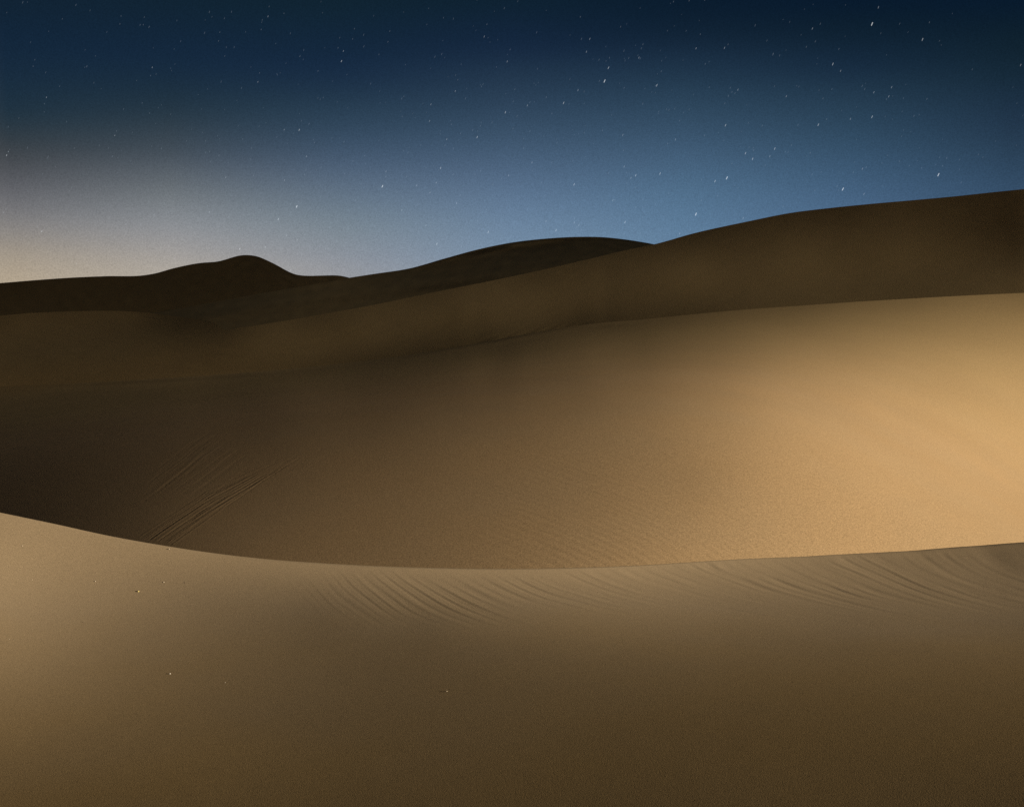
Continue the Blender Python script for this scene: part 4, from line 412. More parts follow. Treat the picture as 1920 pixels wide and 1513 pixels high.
27,34,40,47,52,59,65,71,75,75,76,72,66,54,35,12,-24,-66,-114,-168,-216,-254,-269,-256,-205,-122,-18,89,173,210,189,130,95,69,-6,-2,2,4,8,9,10,12,16,17,
23,24,31,37,43,50,56,61,67,72,73,74,72,65,54,34,11,-22,-62,-113,-164,-208,-246,-254,-233,-177,-89,13,109,176,191,153,96,81,3,-3,-2,0,2,5,7,11,10,13,16,
21,23,28,34,41,47,53,59,65,69,72,72,69,63,54,35,10,-25,-64,-112,-165,-206,-236,-238,-208,-146,-56,44,127,175,166,105,78,26,-9,-6,-4,-1,0,6,3,9,11,12,14,
17,22,27,31,38,46,52,56,63,67,69,71,67,61,50,31,5,-29,-73,-119,-167,-208,-230,-223,-180,-108,-18,76,144,165,136,65,42,-8,-9,-7,-4,-2,-3,4,5,6,8,11,15,15,
19,25,31,35,41,50,56,60,64,67,68,62,56,44,25,-3,-37,-83,-130,-175,-207,-218,-199,-144,-62,29,104,152,152,78,50,-10,-9,-9,-8,-6,-2,-1,0,5,6,9,8,14,15,18,
21,28,35,40,46,51,59,59,63,64,59,51,37,17,-11,-47,-90,-136,-179,-204,-203,-167,-100,-18,70,130,150,109,58,-6,-8,-8,-10,-7,-7,-4,-1,-1,4,4,9,8,12,15,17,
22,26,32,38,47,50,58,60,61,63,59,51,38,15,-14,-55,-98,-144,-182,-199,-189,-142,-63,21,98,139,114,94,-1,-4,-7,-7,-10,-7,-9,-5,-2,-2,2,3,7,8,9,15,16,22,27,
33,40,47,54,60,66,67,67,64,53,38,15,-19,-64,-109,-156,-189,-199,-176,-121,-36,53,107,106,114,0,0,-2,-5,-6,-9,-6,-8,-7,-2,-3,0,1,4,8,8,12,14,21,27,31,41,
48,55,62,65,70,68,64,53,33,8,-28,-76,-123,-169,-195,-194,-153,-79,7,77,96,94,0,1,-1,-1,-3,-5,-7,-6,-5,-8,-2,-2,1,1,2,6,8,11,12,17,25,28,35,43,50,58,61,
64,64,58,48,25,-4,-43,-90,-136,-174,-186,-163,-103,-21,50,91,74,5,0,2,0,-2,-2,-3,-6,-6,-4,-6,-3,-2,1,2,2,4,7,11,12,15,22,27,34,39,46,50,57,57,56,48,38,
16,-14,-55,-100,-139,-163,-157,-114,-49,20,70,62,3,4,1,1,2,-1,-4,-2,-5,-4,-4,-4,-3,-2,0,2,4,4,5,9,12,16,22,26,32,37,45,47,52,54,53,46,32,9,-20,-60,-102,
-133,-143,-127,-81,-22,41,54,3,3,3,2,1,1,2,-2,-3,-4,-4,-3,-4,-1,-2,0,1,3,4,7,10,11,15,20,26,33,38,44,49,53,53,51,46,33,7,-25,-63,-102,-128,-134,-112,-62,
9,52,3,3,3,3,1,2,0,0,0,-3,-2,-4,-2,-4,0,0,0,1,4,4,4,10,13,16,22,26,33,39,45,49,55,55,52,41,26,-1,-36,-73,-108,-125,-125,-88,-15,51,2,1,3,2,3,2,1,1,0,1,
-3,-2,-2,-2,-3,-2,0,2,0,2,7,6,8,14,16,23,26,34,39,44,46,50,46,42,27,6,-23,-58,-89,-115,-111,-83,-20,46,-1,3,2,2,2,1,2,1,1,-1,0,-2,-3,-1,-1,-2,-1,-2,3,2,
1,4,6,8,14,15,22,24,30,34,40,38,39,32,20,6,-20,-47,-82,-104,-112,-76,6,39,3,1,0,2,2,2,1,1,1,0,0,0,-1,-2,-3,-1,-1,0,-2,1,2,3,6,6,8,13,16,21,24,30,30,34,
34,30,27,9,-5,-32,-57,-86,-96,-77,-10,37,0,1,3,1,2,0,2,2,1,0,1,-1,-1,-2,-1,0,-2,0,0,1,1,2,2,7,7,11,14,19,25,27,35,39,40,42,35,33,17,-3,-31,-58,-82,-90,
-73,37,0,1,1,2,1,4,1,1,0,3,-1,1,0,0,-1,-2,-1,-1,0,0,1,3,3,4,8,10,15,18,23,33,36,44,51,53,57,50,39,20,-15,-57,-92,-113,-113,31,1,0,1,1,1,1,2,1,3,0,2,0,1,
0,0,-1,0,-1,1,-1,2,0,4,4,6,9,12,19,23,27,39,46,52,62,63,62,51,25,-8,-51,-97,-127,-125,21,1,1,-1,1,2,1,1,2,1,2,0,2,1,-1,1,0,0,1,-2,1,1,2,2,3,6,7,9,12,19,
27,30,38,46,52,55,54,47,30,0,-37,-76,-103,-112,17,-1,0,2,1,0,0,2,1,0,1,3,1,-1,3,0,0,1,-2,2,1,-1,1,1,3,2,4,8,11,12,15,21,25,32,33,37,35,28,15,2,-20,-40,
-62,-78,19,1,1,-1,0,1,2,0,0,2,1,1,0,3,-1,0,1,-1,2,-1,0,0,1,1,0,2,4,5,4,9,11,15,17,18,20,21,19,16,12,0,-8,-19,-33,-48,18,0,0,2,0,0,0,1,3,1,1,0,2,0,2,1,1,
1,-1,0,-1,1,-1,1,2,2,3,3,8,9,12,13,18,19,23,25,26,24,22,16,7,-10,-32,-68,17,1,1,0,1,1,1,2,-1,2,1,2,1,1,1,1,0,-1,2,0,0,0,2,0,2,3,3,7,8,11,15,21,24,32,37,
40,46,47,41,33,12,-16,-55,-102,18,0,0,1,1,2,1,0,3,0,3,0,2,2,0,1,0,1,-2,1,1,1,0,2,2,3,6,7,10,16,21,26,35,42,50,59,61,62,56,40,17,-21,-71,-127,14,1,1,1,2,
0,3,1,1,2,0,3,0,1,1,0,1,1,1,-1,2,0,1,2,3,5,6,7,14,16,22,32,38,47,54,60,65,64,59,43,15,-22,-70,-132,14,0,1,1,1,1,0,2,2,1,2,1,2,0,2,0,1,-1,1,1,-2,1,3,2,3,
2,6,10,10,16,23,27,36,42,49,55,56,56,47,32,10,-25,-70,-119,14,1,1,0,0,2,0,1,1,2,1,1,0,2,0,2,-2,2,-1,1,1,1,0,1,2,5,4,7,12,15,19,23,28,34,42,44,51,45,36,
18,-13,-44,-75,-98,16,0,0,1,0,0,2,1,0,1,1,0,3,-1,1,-1,3,-1,0,-1,2,0,1,2,2,4,5,7,8,13,15,21,26,34,37,46,44,42,25,-4,-38,-75,-92,-78,16,2,1,0,1,0,-1,2,1,
1,0,3,-2,3,-1,2,-2,0,1,0,-1,1,0,3,3,2,7,8,12,15,22,26,32,36,43,43,41,31,13,-12,-48,-80,-102,-84,18,3,0,1,0,1,3,-1,1,1,3,-1,3,-1,2,-1,1,0,-1,1,0,1,3,0,4,
7,8,13,18,23,26,33,35,35,32,26,16,5,-5,-16,-20,-28,-47,-113,22,0,0,0,1,1,-1,2,1,1,-1,2,0,0,-1,-1,-1,-1,0,-2,0,0,0,2,2,5,7,10,13,17,20,19,18,10,-2,-16,-30,
-43,-49,-47,-37,-25,-16,-2,23,-1,1,0,0,0,1,-1,0,-1,0,-2,-2,0,-3,-1,-2,-2,-1,0,-1,-1,-1,2,2,1,3,5,5,5,6,0,-8,-17,-29,-46,-61,-74,-80,-75,-66,-37,16,119,
22,2,0,0,0,-1,0,0,1,-1,0,-1,-1,-4,1,-3,-1,0,-3,0,-1,2,1,1,1,4,5,5,6,4,-3,-6,-15,-23,-35,-43,-53,-58,-60,-58,-36,-2,49,84,25,-2,1,0,0,2,-1,1,-3,1,-3,0,-2,
0,-5,0,-2,-2,1,-1,2,0,3,0,4,4,5,4,1,-3,-7,-15,-21,-29,-34,-41,-46,-52,-53,-40,-20,14,53,96,25,1,-1,2,-1,-1,0,-2,1,-4,0,-3,-3,-3,0,-4,0,-2,0,0,1,0,0,3,1,
1,-3,-4,-7,-14,-23,-30,-39,-47,-57,-67,-76,-80,-79,-64,-23,40,121,212,27,-1,1,-2,1,-1,-1,-1,-2,0,-3,-4,-1,-3,-3,-1,-4,1,-2,0,-2,0,-1,-1,-1,-3,-3,-8,-13,
-20,-26,-38,-48,-64,-80,-95,-110,-117,-108,-80,-29,54,167,303,30,2,-1,1,0,0,1,0,-2,-2,-1,-1,-2,-2,-2,0,0,-2,0,-1,-1,-1,1,1,1,2,4,4,1,0,-8,-16,-32,-48,-64,
-80,-88,-86,-70,-44,-5,39,94,159,36,1,2,1,2,1,0,0,1,1,-1,0,-2,0,1,-1,1,0,0,1,2,3,4,6,11,16,19,22,26,24,23,15,6,-4,-16,-22,-20,-14,-3,10,10,-3,-38,-87,45,
0,2,2,2,2,2,1,1,-1,-2,0,0,0,-2,0,1,2,3,2,5,6,10,16,19,25,30,36,38,40,36,33,27,20,18,18,19,26,26,18,-2,-41,-99,-185,42,2,3,2,0,2,-1,0,-2,-2,1,-4,-2,-1,1,
0,0,3,2,6,7,11,14,17,25,29,33,36,36,33,29,23,19,15,12,11,11,6,-1,-17,-37,-61,-84,-102,37,2,0,1,2,-2,0,-2,-3,-1,-5,-1,-1,-2,-1,2,3,2,7,8,10,13,16,23,26,
29,32,29,25,20,14,5,-3,-5,-10,-11,-13,-18,-25,-30,-37,-37,-35,-28,30,1,1,1,-1,1,-2,-2,0,-4,1,0,-1,2,2,2,3,7,6,8,11,16,23,26,29,32,27,25,17,8,-4,-9,-16,
-24,-22,-25,-25,-23,-21,-23,-18,-18,-18,-10,32,1,1,0,-1,-2,1,0,0,3,1,2,5,3,5,6,6,4,6,8,14,21,25,31,34,31,28,18,9,-2,-11,-22,-27,-27,-30,-26,-21,-16,-13,
-5,-6,-8,-10,-29,27,1,0,-1,1,1,-1,2,2,3,3,5,4,6,7,4,5,6,9,16,21,25,34,34,34,30,23,11,1,-12,-20,-28,-33,-36,-35,-31,-26,-21,-13,-11,-9,-7,-11,-10,19,1,-1,
1,0,0,3,2,2,3,5,5,6,6,3,6,7,10,16,21,30,37,37,40,34,26,16,6,-9,-19,-31,-38,-41,-43,-41,-38,-35,-29,-27,-23,-16,-8,4,22,20,-1,1,0,1,2,0,3,4,4,5,3,5,4,6,
7,10,18,25,36,41,47,47,41,33,22,8,-5,-16,-29,-37,-42,-45,-45,-42,-40,-36,-37,-33,-28,-22,-11,7,27,32,-1,2,0,2,2,4,2,4,3,3,5,3,5,6,13,21,32,43,49,56,53,
48,37,26,13,-2,-16,-28,-36,-44,-45,-45,-38,-34,-29,-28,-25,-27,-26,-21,-11,-4,7,46,3,0,3,1,3,2,4,3,5,3,4,4,7,16,24,38,48,58,63,59,51,41,28,10,-7,-21,-33,
-44,-51,-48,-48,-39,-32,-22,-15,-12,-11,-11,-11,-8,-11,-9,-18,50,4,2,2,3,3,4,4,2,2,3,4,11,19,30,44,55,64,66,60,52,39,21,2,-13,-31,-46,-59,-62,-61,-59,-46,
-36,-23,-14,-6,0,0,6,8,7,7,-6,-18,45,0,3,3,4,2,4,1,3,1,7,12,22,36,50,62,67,69,58,50,32,14,-7,-23,-45,-59,-70,-74,-77,-69,-56,-43,-26,-16,-6,-2,1,11,13,
22,25,21,13,-7,33,3,1,3,2,3,0,0,2,8,14,28,42,57,67,70,70,56,46,24,5,-16,-33,-55,-67,-78,-82,-82,-72,-60,-45,-29,-18,-7,-3,0,5,8,19,24,31,30,22,7,29,0,3,
2,0,0,-1,3,7,19,33,50,64,71,75,68,56,39,19,-2,-24,-42,-62,-74,-82,-83,-80,-68,-54,-39,-24,-12,-6,-4,-4,-2,0,5,12,23,28,32,27,13,41,0,1,-1,0,-2,2,10,27,
41,59,70,78,78,67,54,32,13,-12,-33,-51,-70,-80,-83,-84,-76,-61,-44,-29,-14,-5,-1,0,-4,-7,-9,-6,1,10,17,27,27,23,8,57,2,0,-3,-2,3,17,35,50,69,79,85,79,68,
48,28,3,-21,-44,-62,-79,-86,-88,-87,-73,-58,-40,-24,-7,2,7,2,-3,-8,-10,-11,-6,1,11,20,22,23,17,8,70,0,-2,0,7,25,43,62,79,87,89,79,65,41,20,-9,-31,-55,-72,
-88,-95,-97,-89,-75,-61,-40,-23,-7,2,6,2,1,-6,-9,-10,-4,1,12,18,25,28,26,17,2,62,3,1,14,33,54,74,87,93,91,77,58,33,9,-20,-43,-68,-86,-98,-103,-101,-91,
-80,-60,-38,-23,-9,-1,1,0,-1,-7,-7,-7,-2,5,16,23,30,32,33,29,18,3,53,2,19,42,67,84,95,96,89,71,51,24,-4,-34,-58,-83,-97,-108,-112,-105,-93,-75,-53,-35,
-19,-5,1,2,1,-4,-7,-7,-6,0,7,16,24,29,34,37,33,26,18,5,59,19,51,76,91,100,95,85,64,40,11,-18,-48,-73,-97,-110,-120,-117,-105,-90,-67,-45,-24,-7,4,8,9,4,
-1,-4,-8,-7,-1,6,13,20,24,31,33,30,29,24,17,6,92,59,86,98,100,91,78,54,28,-1,-34,-63,-88,-110,-123,-128,-119,-104,-83,-57,-31,-11,6,16,18,15,9,5,-1,-5,
-5,0,2,8,14,18,24,25,25,27,23,20,15,5,182,94,102,98,85,67,42,16,-15,-48,-76,-103,-123,-134,-130,-120,-100,-73,-44,-15,3,19,24,23,19,13,7,1,-3,-3,-1,-1,
5,10,15,18,19,21,23,22,20,16,11,9,321,105,93,78,56,32,0,-31,-65,-93,-118,-134,-140,-133,-119,-90,-58,-26,2,18,30,31,27,18,10,3,-2,-5,-4,-4,-1,3,8,10,13,
17,22,21,22,20,19,16,12,7,468,89,69,47,21,-15,-44,-82,-107,-133,-146,-147,-138,-112,-81,-42,-8,21,35,42,39,29,17,8,-1,-7,-9,-9,-9,-4,-1,4,7,11,15,17,18,
23,22,20,16,13,12,10,584,61,38,8,-24,-56,-93,-119,-145,-155,-154,-140,-109,-74,-27,7,35,46,49,41,29,20,8,0,-5,-6,-9,-7,-5,-6,1,6,8,11,12,16,18,20,19,18,
16,14,10,9,657,33,-3,-36,-71,-104,-130,-152,-159,-155,-137,-106,-65,-18,20,46,53,47,36,22,9,-2,-1,-2,0,1,4,4,5,8,7,7,10,10,13,16,19,17,17,15,14,11,10,7,
698,-8,-51,-91,-122,-146,-163,-163,-154,-128,-94,-50,-2,35,56,61,50,32,9,-7,-15,-16,-15,-7,-1,5,9,13,20,23,21,17,14,16,18,19,18,18,14,13,11,12,8,6,733,
-62,-116,-158,-183,-192,-185,-165,-127,-82,-25,26,64,90,88,61,23,-7,-23,-26,-22,-15,-11,-10,-8,-9,-6,1,7,22,31,35,33,32,29,27,23,18,18,15,14,9,9,9,-17117,
113,112,111,108,104,97,89,78,63,46,23,-3,-36,-74,-117,-168,-224,-286,-355,-426,-503,-579,-654,-722,-778,-817,-832,-818,-766,-675,-548,-385,-200,-7,176,
333,450,521,553,555,537,504,458,17138,-110,-107,-105,-99,-94,-82,-72,-57,-37,-16,14,45,86,131,180,239,302,369,446,518,598,673,744,803,843,861,850,804,716,
588,428,239,39,-153,-319,-447,-525,-557,-556,-537,-505,-463,-409,-1,-2,-3,-3,-4,-2,-7,-5,-6,-7,-7,-9,-9,-11,-11,-10,-11,-11,-8,-11,-5,-4,-1,2,7,15,21,27,
33,37,37,35,27,17,4,-11,-19,-27,-26,-22,-13,-9,-5,-6,1,-2,-2,-1,-3,-4,-2,-4,-5,-5,-7,-7,-8,-8,-10,-10,-10,-10,-10,-9,-9,-6,-5,-1,3,6,14,19,25,29,35,34,
31,25,14,3,-12,-19,-25,-22,-17,-11,-8,-4,3,-1,-2,-3,-1,-3,-2,-3,-3,-6,-3,-6,-6,-8,-7,-9,-10,-9,-11,-8,-9,-10,-6,-4,-2,3,6,11,18,25,29,32,33,29,21,11,0,
-13,-19,-22,-19,-11,-8,-7,1,0,1,-1,-2,-1,-3,-3,-2,-2,-5,-5,-5,-5,-8,-7,-7,-9,-9,-11,-9,-7,-8,-7,-5,-2,2,8,10,18,22,27,31,29,26,18,8,-2,-13,-19,-19,-14,
-8,-6,1,1,-1,1,-2,-1,-1,-1,-4,-2,-3,-2,-4,-6,-4,-7,-7,-9,-7,-8,-9,-11,-8,-8,-6,-3,-3,1,9,10,17,23,25,29,28,23,14,4,-6,-14,-17,-16,-9,-5,-2,1,2,0,2,0,-3,
-1,-1,-2,-2,-4,-3,-2,-6,-4,-7,-6,-9,-8,-8,-7,-9,-8,-7,-8,-3,-1,0,7,13,16,23,25,26,24,19,10,1,-8,-15,-16,-12,-6,-6,3,2,1,1,-1,2,-2,0,-3,-1,-1,-3,-4,-2,-5,
-4,-5,-6,-8,-8,-8,-9,-8,-8,-6,-6,-3,0,3,6,14,17,22,25,24,21,14,4,-4,-10,-14,-14,-6,-12,4,1,3,0,3,0,1,-2,1,-3,-1,-2,-2,-2,-3,-5,-4,-5,-5,-7,-8,-7,-8,-7,
-8,-5,-5,-3,1,4,7,12,18,21,24,21,17,11,0,-7,-12,-13,-10,-14,0,3,2,4,0,2,0,2,-2,1,-3,0,-2,-4,-1,-2,-5,-3,-5,-6,-6,-7,-7,-8,-6,-8,-6,-4,-4,1,3,11,13,17,20,
24,19,12,7,-2,-10,-11,-8,-7,0,2,1,2,2,2,2,0,2,-1,0,-2,-1,0,-4,-2,-2,-6,-4,-5,-6,-6,-7,-8,-10,-7,-8,-7,-5,-3,3,2,10,15,19,19,22,18,11,1,-4,-12,-9,1,1,-1,
1,0,3,0,2,1,0,1,1,-1,-1,-2,-1,-2,-3,0,-5,-3,-6,-7,-8,-8,-6,-10,-8,-8,-5,-5,-4,2,5,11,15,19,19,20,13,6,-3,-6,-11,-3,0,1,0,0,1,2,1,2,1,0,0,1,1,-1,-1,-1,-2,
-4,-1,-5,-2,-5,-5,-6,-8,-6,-9,-7,-8,-6,-4,-1,2,6,10,16,20,17,15,10,0,-7,-8,-1,-2,-1,0,2,-2,2,1,0,3,1,1,0,-2,1,0,-2,1,-2,-2,-1,-4,-3,-4,-5,-6,-7,-5,-7,-7,
-7,-4,-3,-1,3,10,11,14,17,15,10,5,-2,-7,-4,1,-1,0,-2,2,-1,0,2,0,2,0,1,2,-1,0,0,-2,1,-2,-2,-2,-2,-4,-3,-4,-5,-6,-6,-6,-5,-6,-5,-1,0,2,9,12,15,15,11,7,3,
-3,-2,-2,0,-1,1,-1,0,1,1,-1,1,2,1,0,1,0,0,0,-1,0,-1,-2,-2,-1,-4,-4,-4,-6,-5,-6,-5,-6,-4,-5,-1,1,4,8,12,13,15,11,6,1,0,0,0,-1,-1,0,0,0,-1,2,0,0,1,1,0,0,
1,0,-1,-1,0,0,-2,-3,-1,-3,-4,-3,-6,-4,-7,-5,-7,-4,-4,0,1,7,8,14,12,14,9,1,3,0,-1,0,-1,0,0,-1,0,1,0,1,0,0,1,1,0,-1,1,0,-1,-1,0,-1,-4,-2,-2,-4,-4,-6,-4,-6,
-3,-5,-3,-3,3,4,9,9,14,11,8,3,5,-1,-1,1,-1,-1,-1,1,0,-2,2,0,0,1,0,0,0,1,-1,1,-1,-1,-1,-1,0,-2,-4,-3,-2,-4,-5,-3,-6,-3,-3,0,0,2,6,10,9,11,8,0,4,0,0,-2,1,
0,0,-2,0,1,-2,0,1,1,1,0,0,0,1,-2,1,0,-1,-1,-1,-1,-1,-3,-3,-3,-3,-5,-3,-4,-3,-2,0,2,3,6,10,9,7,2,5,-1,0,0,-1,0,-1,1,0,0,0,0,0,-1,0,1,0,1,-1,1,-1,1,-1,0,
-2,-2,-1,-1,-4,-2,-4,-3,-4,-5,-3,-3,-3,0,2,4,8,8,9,7,6,2,-1,-1,0,-1,0,0,-1,-1,0,1,0,0,0,0,1,0,0,0,0,-1,0,-1,1,-1,-3,-1,-2,-4,-3,-6,-5,-3,-6,-5,-4,-2,1,
5,6,12,11,12,6,-2,1,1,-1,-1,0,-1,0,1,0,-2,0,1,1,0,0,-1,2,0,0,-1,1,-1,-1,-1,0,-3,-2,-3,-4,-2,-5,-7,-5,-6,-3,-2,0,3,9,10,14,10,1,1,0,-1,1,0,0,0,0,-2,0,2,
-1,0,-1,1,0,1,-1,0,1,1,-2,2,-2,1,-2,-1,-1,-1,-3,-5,-4,-3,-5,-3,-5,-3,1,5,6,11,11,12,1,-1,-1,1,0,1,-1,-1,0,1,1,-2,1,-1,1,-1,0,1,0,1,-1,0,2,-2,1,-1,1,-1,
-2,-2,-1,-1,-2,-4,-2,-4,0,-1,0,1,5,6,7,9,1,1,1,-1,-1,-1,1,1,0,0,-2,1,-1,1,0,0,1,-1,1,-1,1,0,-1,1,0,-1,-1,0,0,-1,-1,-2,-1,-1,-2,-1,-3,1,1,1,2,3,5,4,2,0,
-1,0,1,1,-1,0,-1,0,0,0,1,0,-1,0,0,0,0,1,0,0,1,-1,1,0,0,0,-1,-1,-2,-1,-2,-1,-2,0,0,-2,-1,2,2,3,5,8,2,0,0,1,-1,0,1,-1,1,-1,1,-1,0,-1,0,2,-1,2,-1,0,1,0,0,
1,-1,0,0,-1,0,-1,-1,-2,-2,-3,-2,-4,-2,-1,0,1,4,5,8,10,2,0,1,0,0,-1,-1,1,-1,1,0,0,0,1,1,-2,1,-1,2,0,0,1,-1,1,0,1,-1,-1,-1,-1,-2,-1,-3,-3,-3,-3,-3,-2,0,1,
3,9,9,11,2,0,0,-1,0,1,0,0,1,-1,-1,1,0,-1,1,1,1,0,-1,2,-1,1,1,-1,0,-1,0,0,-1,-1,-1,-4,-2,-3,-3,-2,-3,-1,0,3,5,6,11,13,1,0,-1,1,1,-2,2,-2,0,0,1,0,-1,2,-1,
1,-1,1,1,-1,2,-1,1,-1,1,0,0,0,-1,-2,-2,-1,-3,-2,-3,-2,-1,-1,2,3,5,7,8,9,0,0,1,-1,0,2,-3,2,-1,1,0,0,1,-2,0,0,1,0,1,0,0,0,0,2,-1,0,0,-2,-1,0,-1,-2,-1,-2,
-1,-2,-1,1,0,3,6,7,7,7,1,0,0,0,-1,0,2,-1,0,0,-1,0,-1,2,1,-1,0,1,0,0,0,1,-1,0,0,0,-1,1,-1,-1,-2,-1,-1,-2,-1,-1,0,0,2,5,4,7,6,1,2,0,-1,1,0,-1,-1,1,1,-2,1,
-1,2,-1,-1,2,0,-1,0,1,-1,0,1,-1,0,0,0,-1,0,-3,0,-1,-3,0,-2,-1,0,1,4,3,8,4,6,3,1,-1,1,0,0,1,1,-1,-1,2,-1,1,-1,0,1,-1,1,2,-1,1,1,1,-1,1,0,-1,-1,-1,-1,0,-3,
-1,0,-1,1,3,4,6,5,7,3,7,2,4,1,0,0,-1,2,-2,-1,1,0,-1,1,0,0,1,0,0,0,-1,2,-1,1,-2,2,-1,0,-1,0,-1,-3,0,0,-2,0,2,2,3,4,5,6,2,3,-3,-4,-6,1,0,-1,0,-2,2,0,-2,0,
0,-1,-1,0,0,0,1,0,-1,-1,1,-2,1,-2,-1,-1,1,-2,-1,1,-3,-1,1,1,0,3,3,4,2,0,-1,-4,-7,-10,-14,0,-1,0,0,0,-2,0,0,0,1,0,0,1,-1,0,-1,-1,1,0,-2,1,-1,0,0,-1,-2,0,
-1,-2,1,1,0,1,3,2,3,2,1,1,-1,-6,-7,-9,-11,-2,1,-1,0,-1,1,-1,1,-1,-2,0,2,-2,1,-1,1,1,0,-1,0,-1,0,-2,0,-1,-1,-2,0,1,-1,0,2,2,1,3,2,0,1,-3,-3,-5,-8,-11,-9,
-3,-1,1,-1,0,-1,0,-1,0,1,0,-2,1,-1,2,-2,-1,-1,0,0,-1,-2,0,-2,0,-1,1,-2,0,2,0,2,1,3,1,-1,1,-2,-2,-8,-9,-12,-13,-16,-3,-1,-2,0,-1,-1,0,0,0,-1,0,0,0,0,-2,
1,-1,-1,-1,-2,-1,-1,0,-1,-2,0,-2,1,-2,0,3,-1,2,1,0,2,-2,-4,-7,-8,-13,-18,-18,-16,-4,0,0,-2,1,0,-1,-1,0,1,-1,0,-1,0,0,-1,0,-1,-1,0,0,0,-2,0,-1,-2,-1,-1,
0,-1,-2,2,1,0,3,0,1,0,-4,-8,-10,-9,-12,-10,-1,-1,-1,2,-2,0,0,1,0,-2,1,0,1,0,0,0,0,2,0,0,-1,0,-1,-1,0,-2,-1,-3,-1,-3,0,0,1,3,1,4,2,0,0,1,-1,1,2,3,-1,1,1,
-2,1,0,0,-1,0,3,0,2,0,1,1,0,1,-2,1,0,-1,0,0,-2,-2,-1,-3,-2,-3,1,-2,0,1,2,4,2,3,3,4,3,7,4,7,9,-2,-1,-1,1,0,0,0,2,1,-2,2,-1,2,0,-1,2,-2,1,-1,0,1,-2,-2,-1,
-4,-2,-3,-3,-1,-3,2,-1,1,3,1,2,1,3,2,3,1,5,5,1,-9,0,1,-2,0,0,2,-1,1,3,-1,2,-1,0,2,-3,2,-1,0,-3,-1,-2,-1,-4,-1,-4,-2,0,-2,0,-1,4,2,1,3,2,2,1,0,1,2,0,-2,
1,-14,1,-1,2,-1,2,-1,1,0,-1,2,-1,0,1,-2,3,-2,-1,-2,1,-3,-2,-3,-1,-3,-3,-1,-3,0,3,3,1,3,3,1,2,2,-1,2,-2,-2,-1,0,-1,-7,-2,0,0,1,-1,0,1,0,1,-1,0,0,-2,1,-4,
0,1,-1,-1,-2,-1,-3,-4,-3,-1,-3,1,2,1,3,4,5,2,4,2,0,2,-3,0,0,-2,-1,1,-13,1,0,0,1,0,1,-1,-1,0,-1,-1,-1,0,-2,2,-1,-2,0,-4,0,-4,-3,-4,-3,-2,0,2,2,3,3,5,2,5,
2,1,2,-1,1,-1,-3,-1,-2,-2,-14,0,0,0,0,-1,0,0,0,-2,-1,0,-1,-1,0,-3,0,-1,-2,-1,-6,-4,-4,-2,-3,-1,1,0,3,5,5,4,5,3,3,1,-1,0,-1,-2,-1,-3,-1,-2,-17,0,1,0,-1,
1,-1,-1,0,-1,0,-1,0,-1,-1,1,-3,-2,-4,-5,-5,-5,-6,-4,-1,0,1,4,5,3,6,5,4,3,2,3,1,0,-1,-2,-2,-1,-3,-1,-10,1,-1,0,0,-1,0,0,-1,1,-1,-2,0,0,-1,-3,-2,-6,-5,-7,
-5,-7,-3,-2,0,0,5,4,5,8,5,5,5,4,3,1,2,0,-1,1,-1,-2,-1,-1,-1,-2,1,-1,0,1,-2,0,0,-2,0,1,-2,-1,-3,-3,-5,-6,-10,-7,-7,-3,-3,0,1,7,5,8,7,7,7,6,5,3,2,2,0,2,1,
-1,0,-1,-1,0,-4,1,-1,0,0,-2,2,-2,-1,1,0,-1,-1,-3,-4,-7,-10,-9,-7,-7,-5,-3,2,3,8,6,9,9,10,8,7,5,2,3,0,1,0,-2,-1,0,-2,1,1,-1,-7,-2,0,0,-1,0,-2,2,0,-1,-1,
-2,-4,-7,-7,-11,-9,-9,-6,-4,-2,4,4,8,8,11,10,10,8,7,6,3,3,-1,1,-3,0,-1,-2,-3,-1,-3,-2,1,-15,2,-1,-1,0,0,1,-2,0,0,-4,-4,-7,-9,-13,-9,-9,-7,-4,0,5,4,9,10,
10,12,11,10,8,6,1,2,-1,1,-2,-1,-4,-2,-2,-3,-2,-1,-1,-1,-17,-1,-1,2,-1,0,0,1,-1,-5,-4,-10,-12,-12,-11,-10,-7,-1,0,4,6,11,12,11,14,10,10,6,5,2,3,0,-1,-3,
-1,-1,0,-4,-2,-1,-3,-2,-1,-1,-12,0,2,-2,1,2,-1,-2,-6,-7,-13,-13,-13,-13,-8,-6,-1,0,7,9,12,12,12,14,11,9,6,6,2,1,-1,-2,0,-1,-1,-1,-3,1,-3,-3,-2,-2,0,0,-4,
0,-1,1,2,-2,-3,-7,-10,-15,-15,-15,-12,-8,-7,1,3,9,10,14,14,15,14,12,9,7,5,0,0,-1,-3,0,-2,1,-1,-1,-1,-3,-2,-2,-2,-2,-3,-1,-1,0,2,1,-3,-5,-9,-15,-16,-15,
-15,-12,-10,-4,3,4,11,13,16,15,17,15,13,9,7,5,0,1,-2,-3,0,-2,0,-3,-1,-2,-1,-3,-3,-3,-2,-2,-1,-2,-5,0,-1,-3,-8,-12,-16,-16,-18,-18,-12,-7,0,3,8,13,15,17,
19,18,16,13,10,8,3,0,0,-2,-1,-1,-1,-3,-1,-1,-2,-2,-4,-3,-2,-3,-3,-1,-2,1,-12,-1,-4,-11,-14,-19,-20,-19,-15,-10,-5,-1,6,11,15,19,21,20,17,18,12,10,6,2,1,
-1,-1,-3,-2,-1,-3,2,-4,-1,-3,-3,-3,-3,-3,-3,-1,-2,1,-3,-20,-3,-14,-16,-21,-20,-19,-15,-10,-3,2,11,12,19,21,22,20,21,17,11,10,3,2,-1,-2,-3,-4,-1,-2,-2,0,
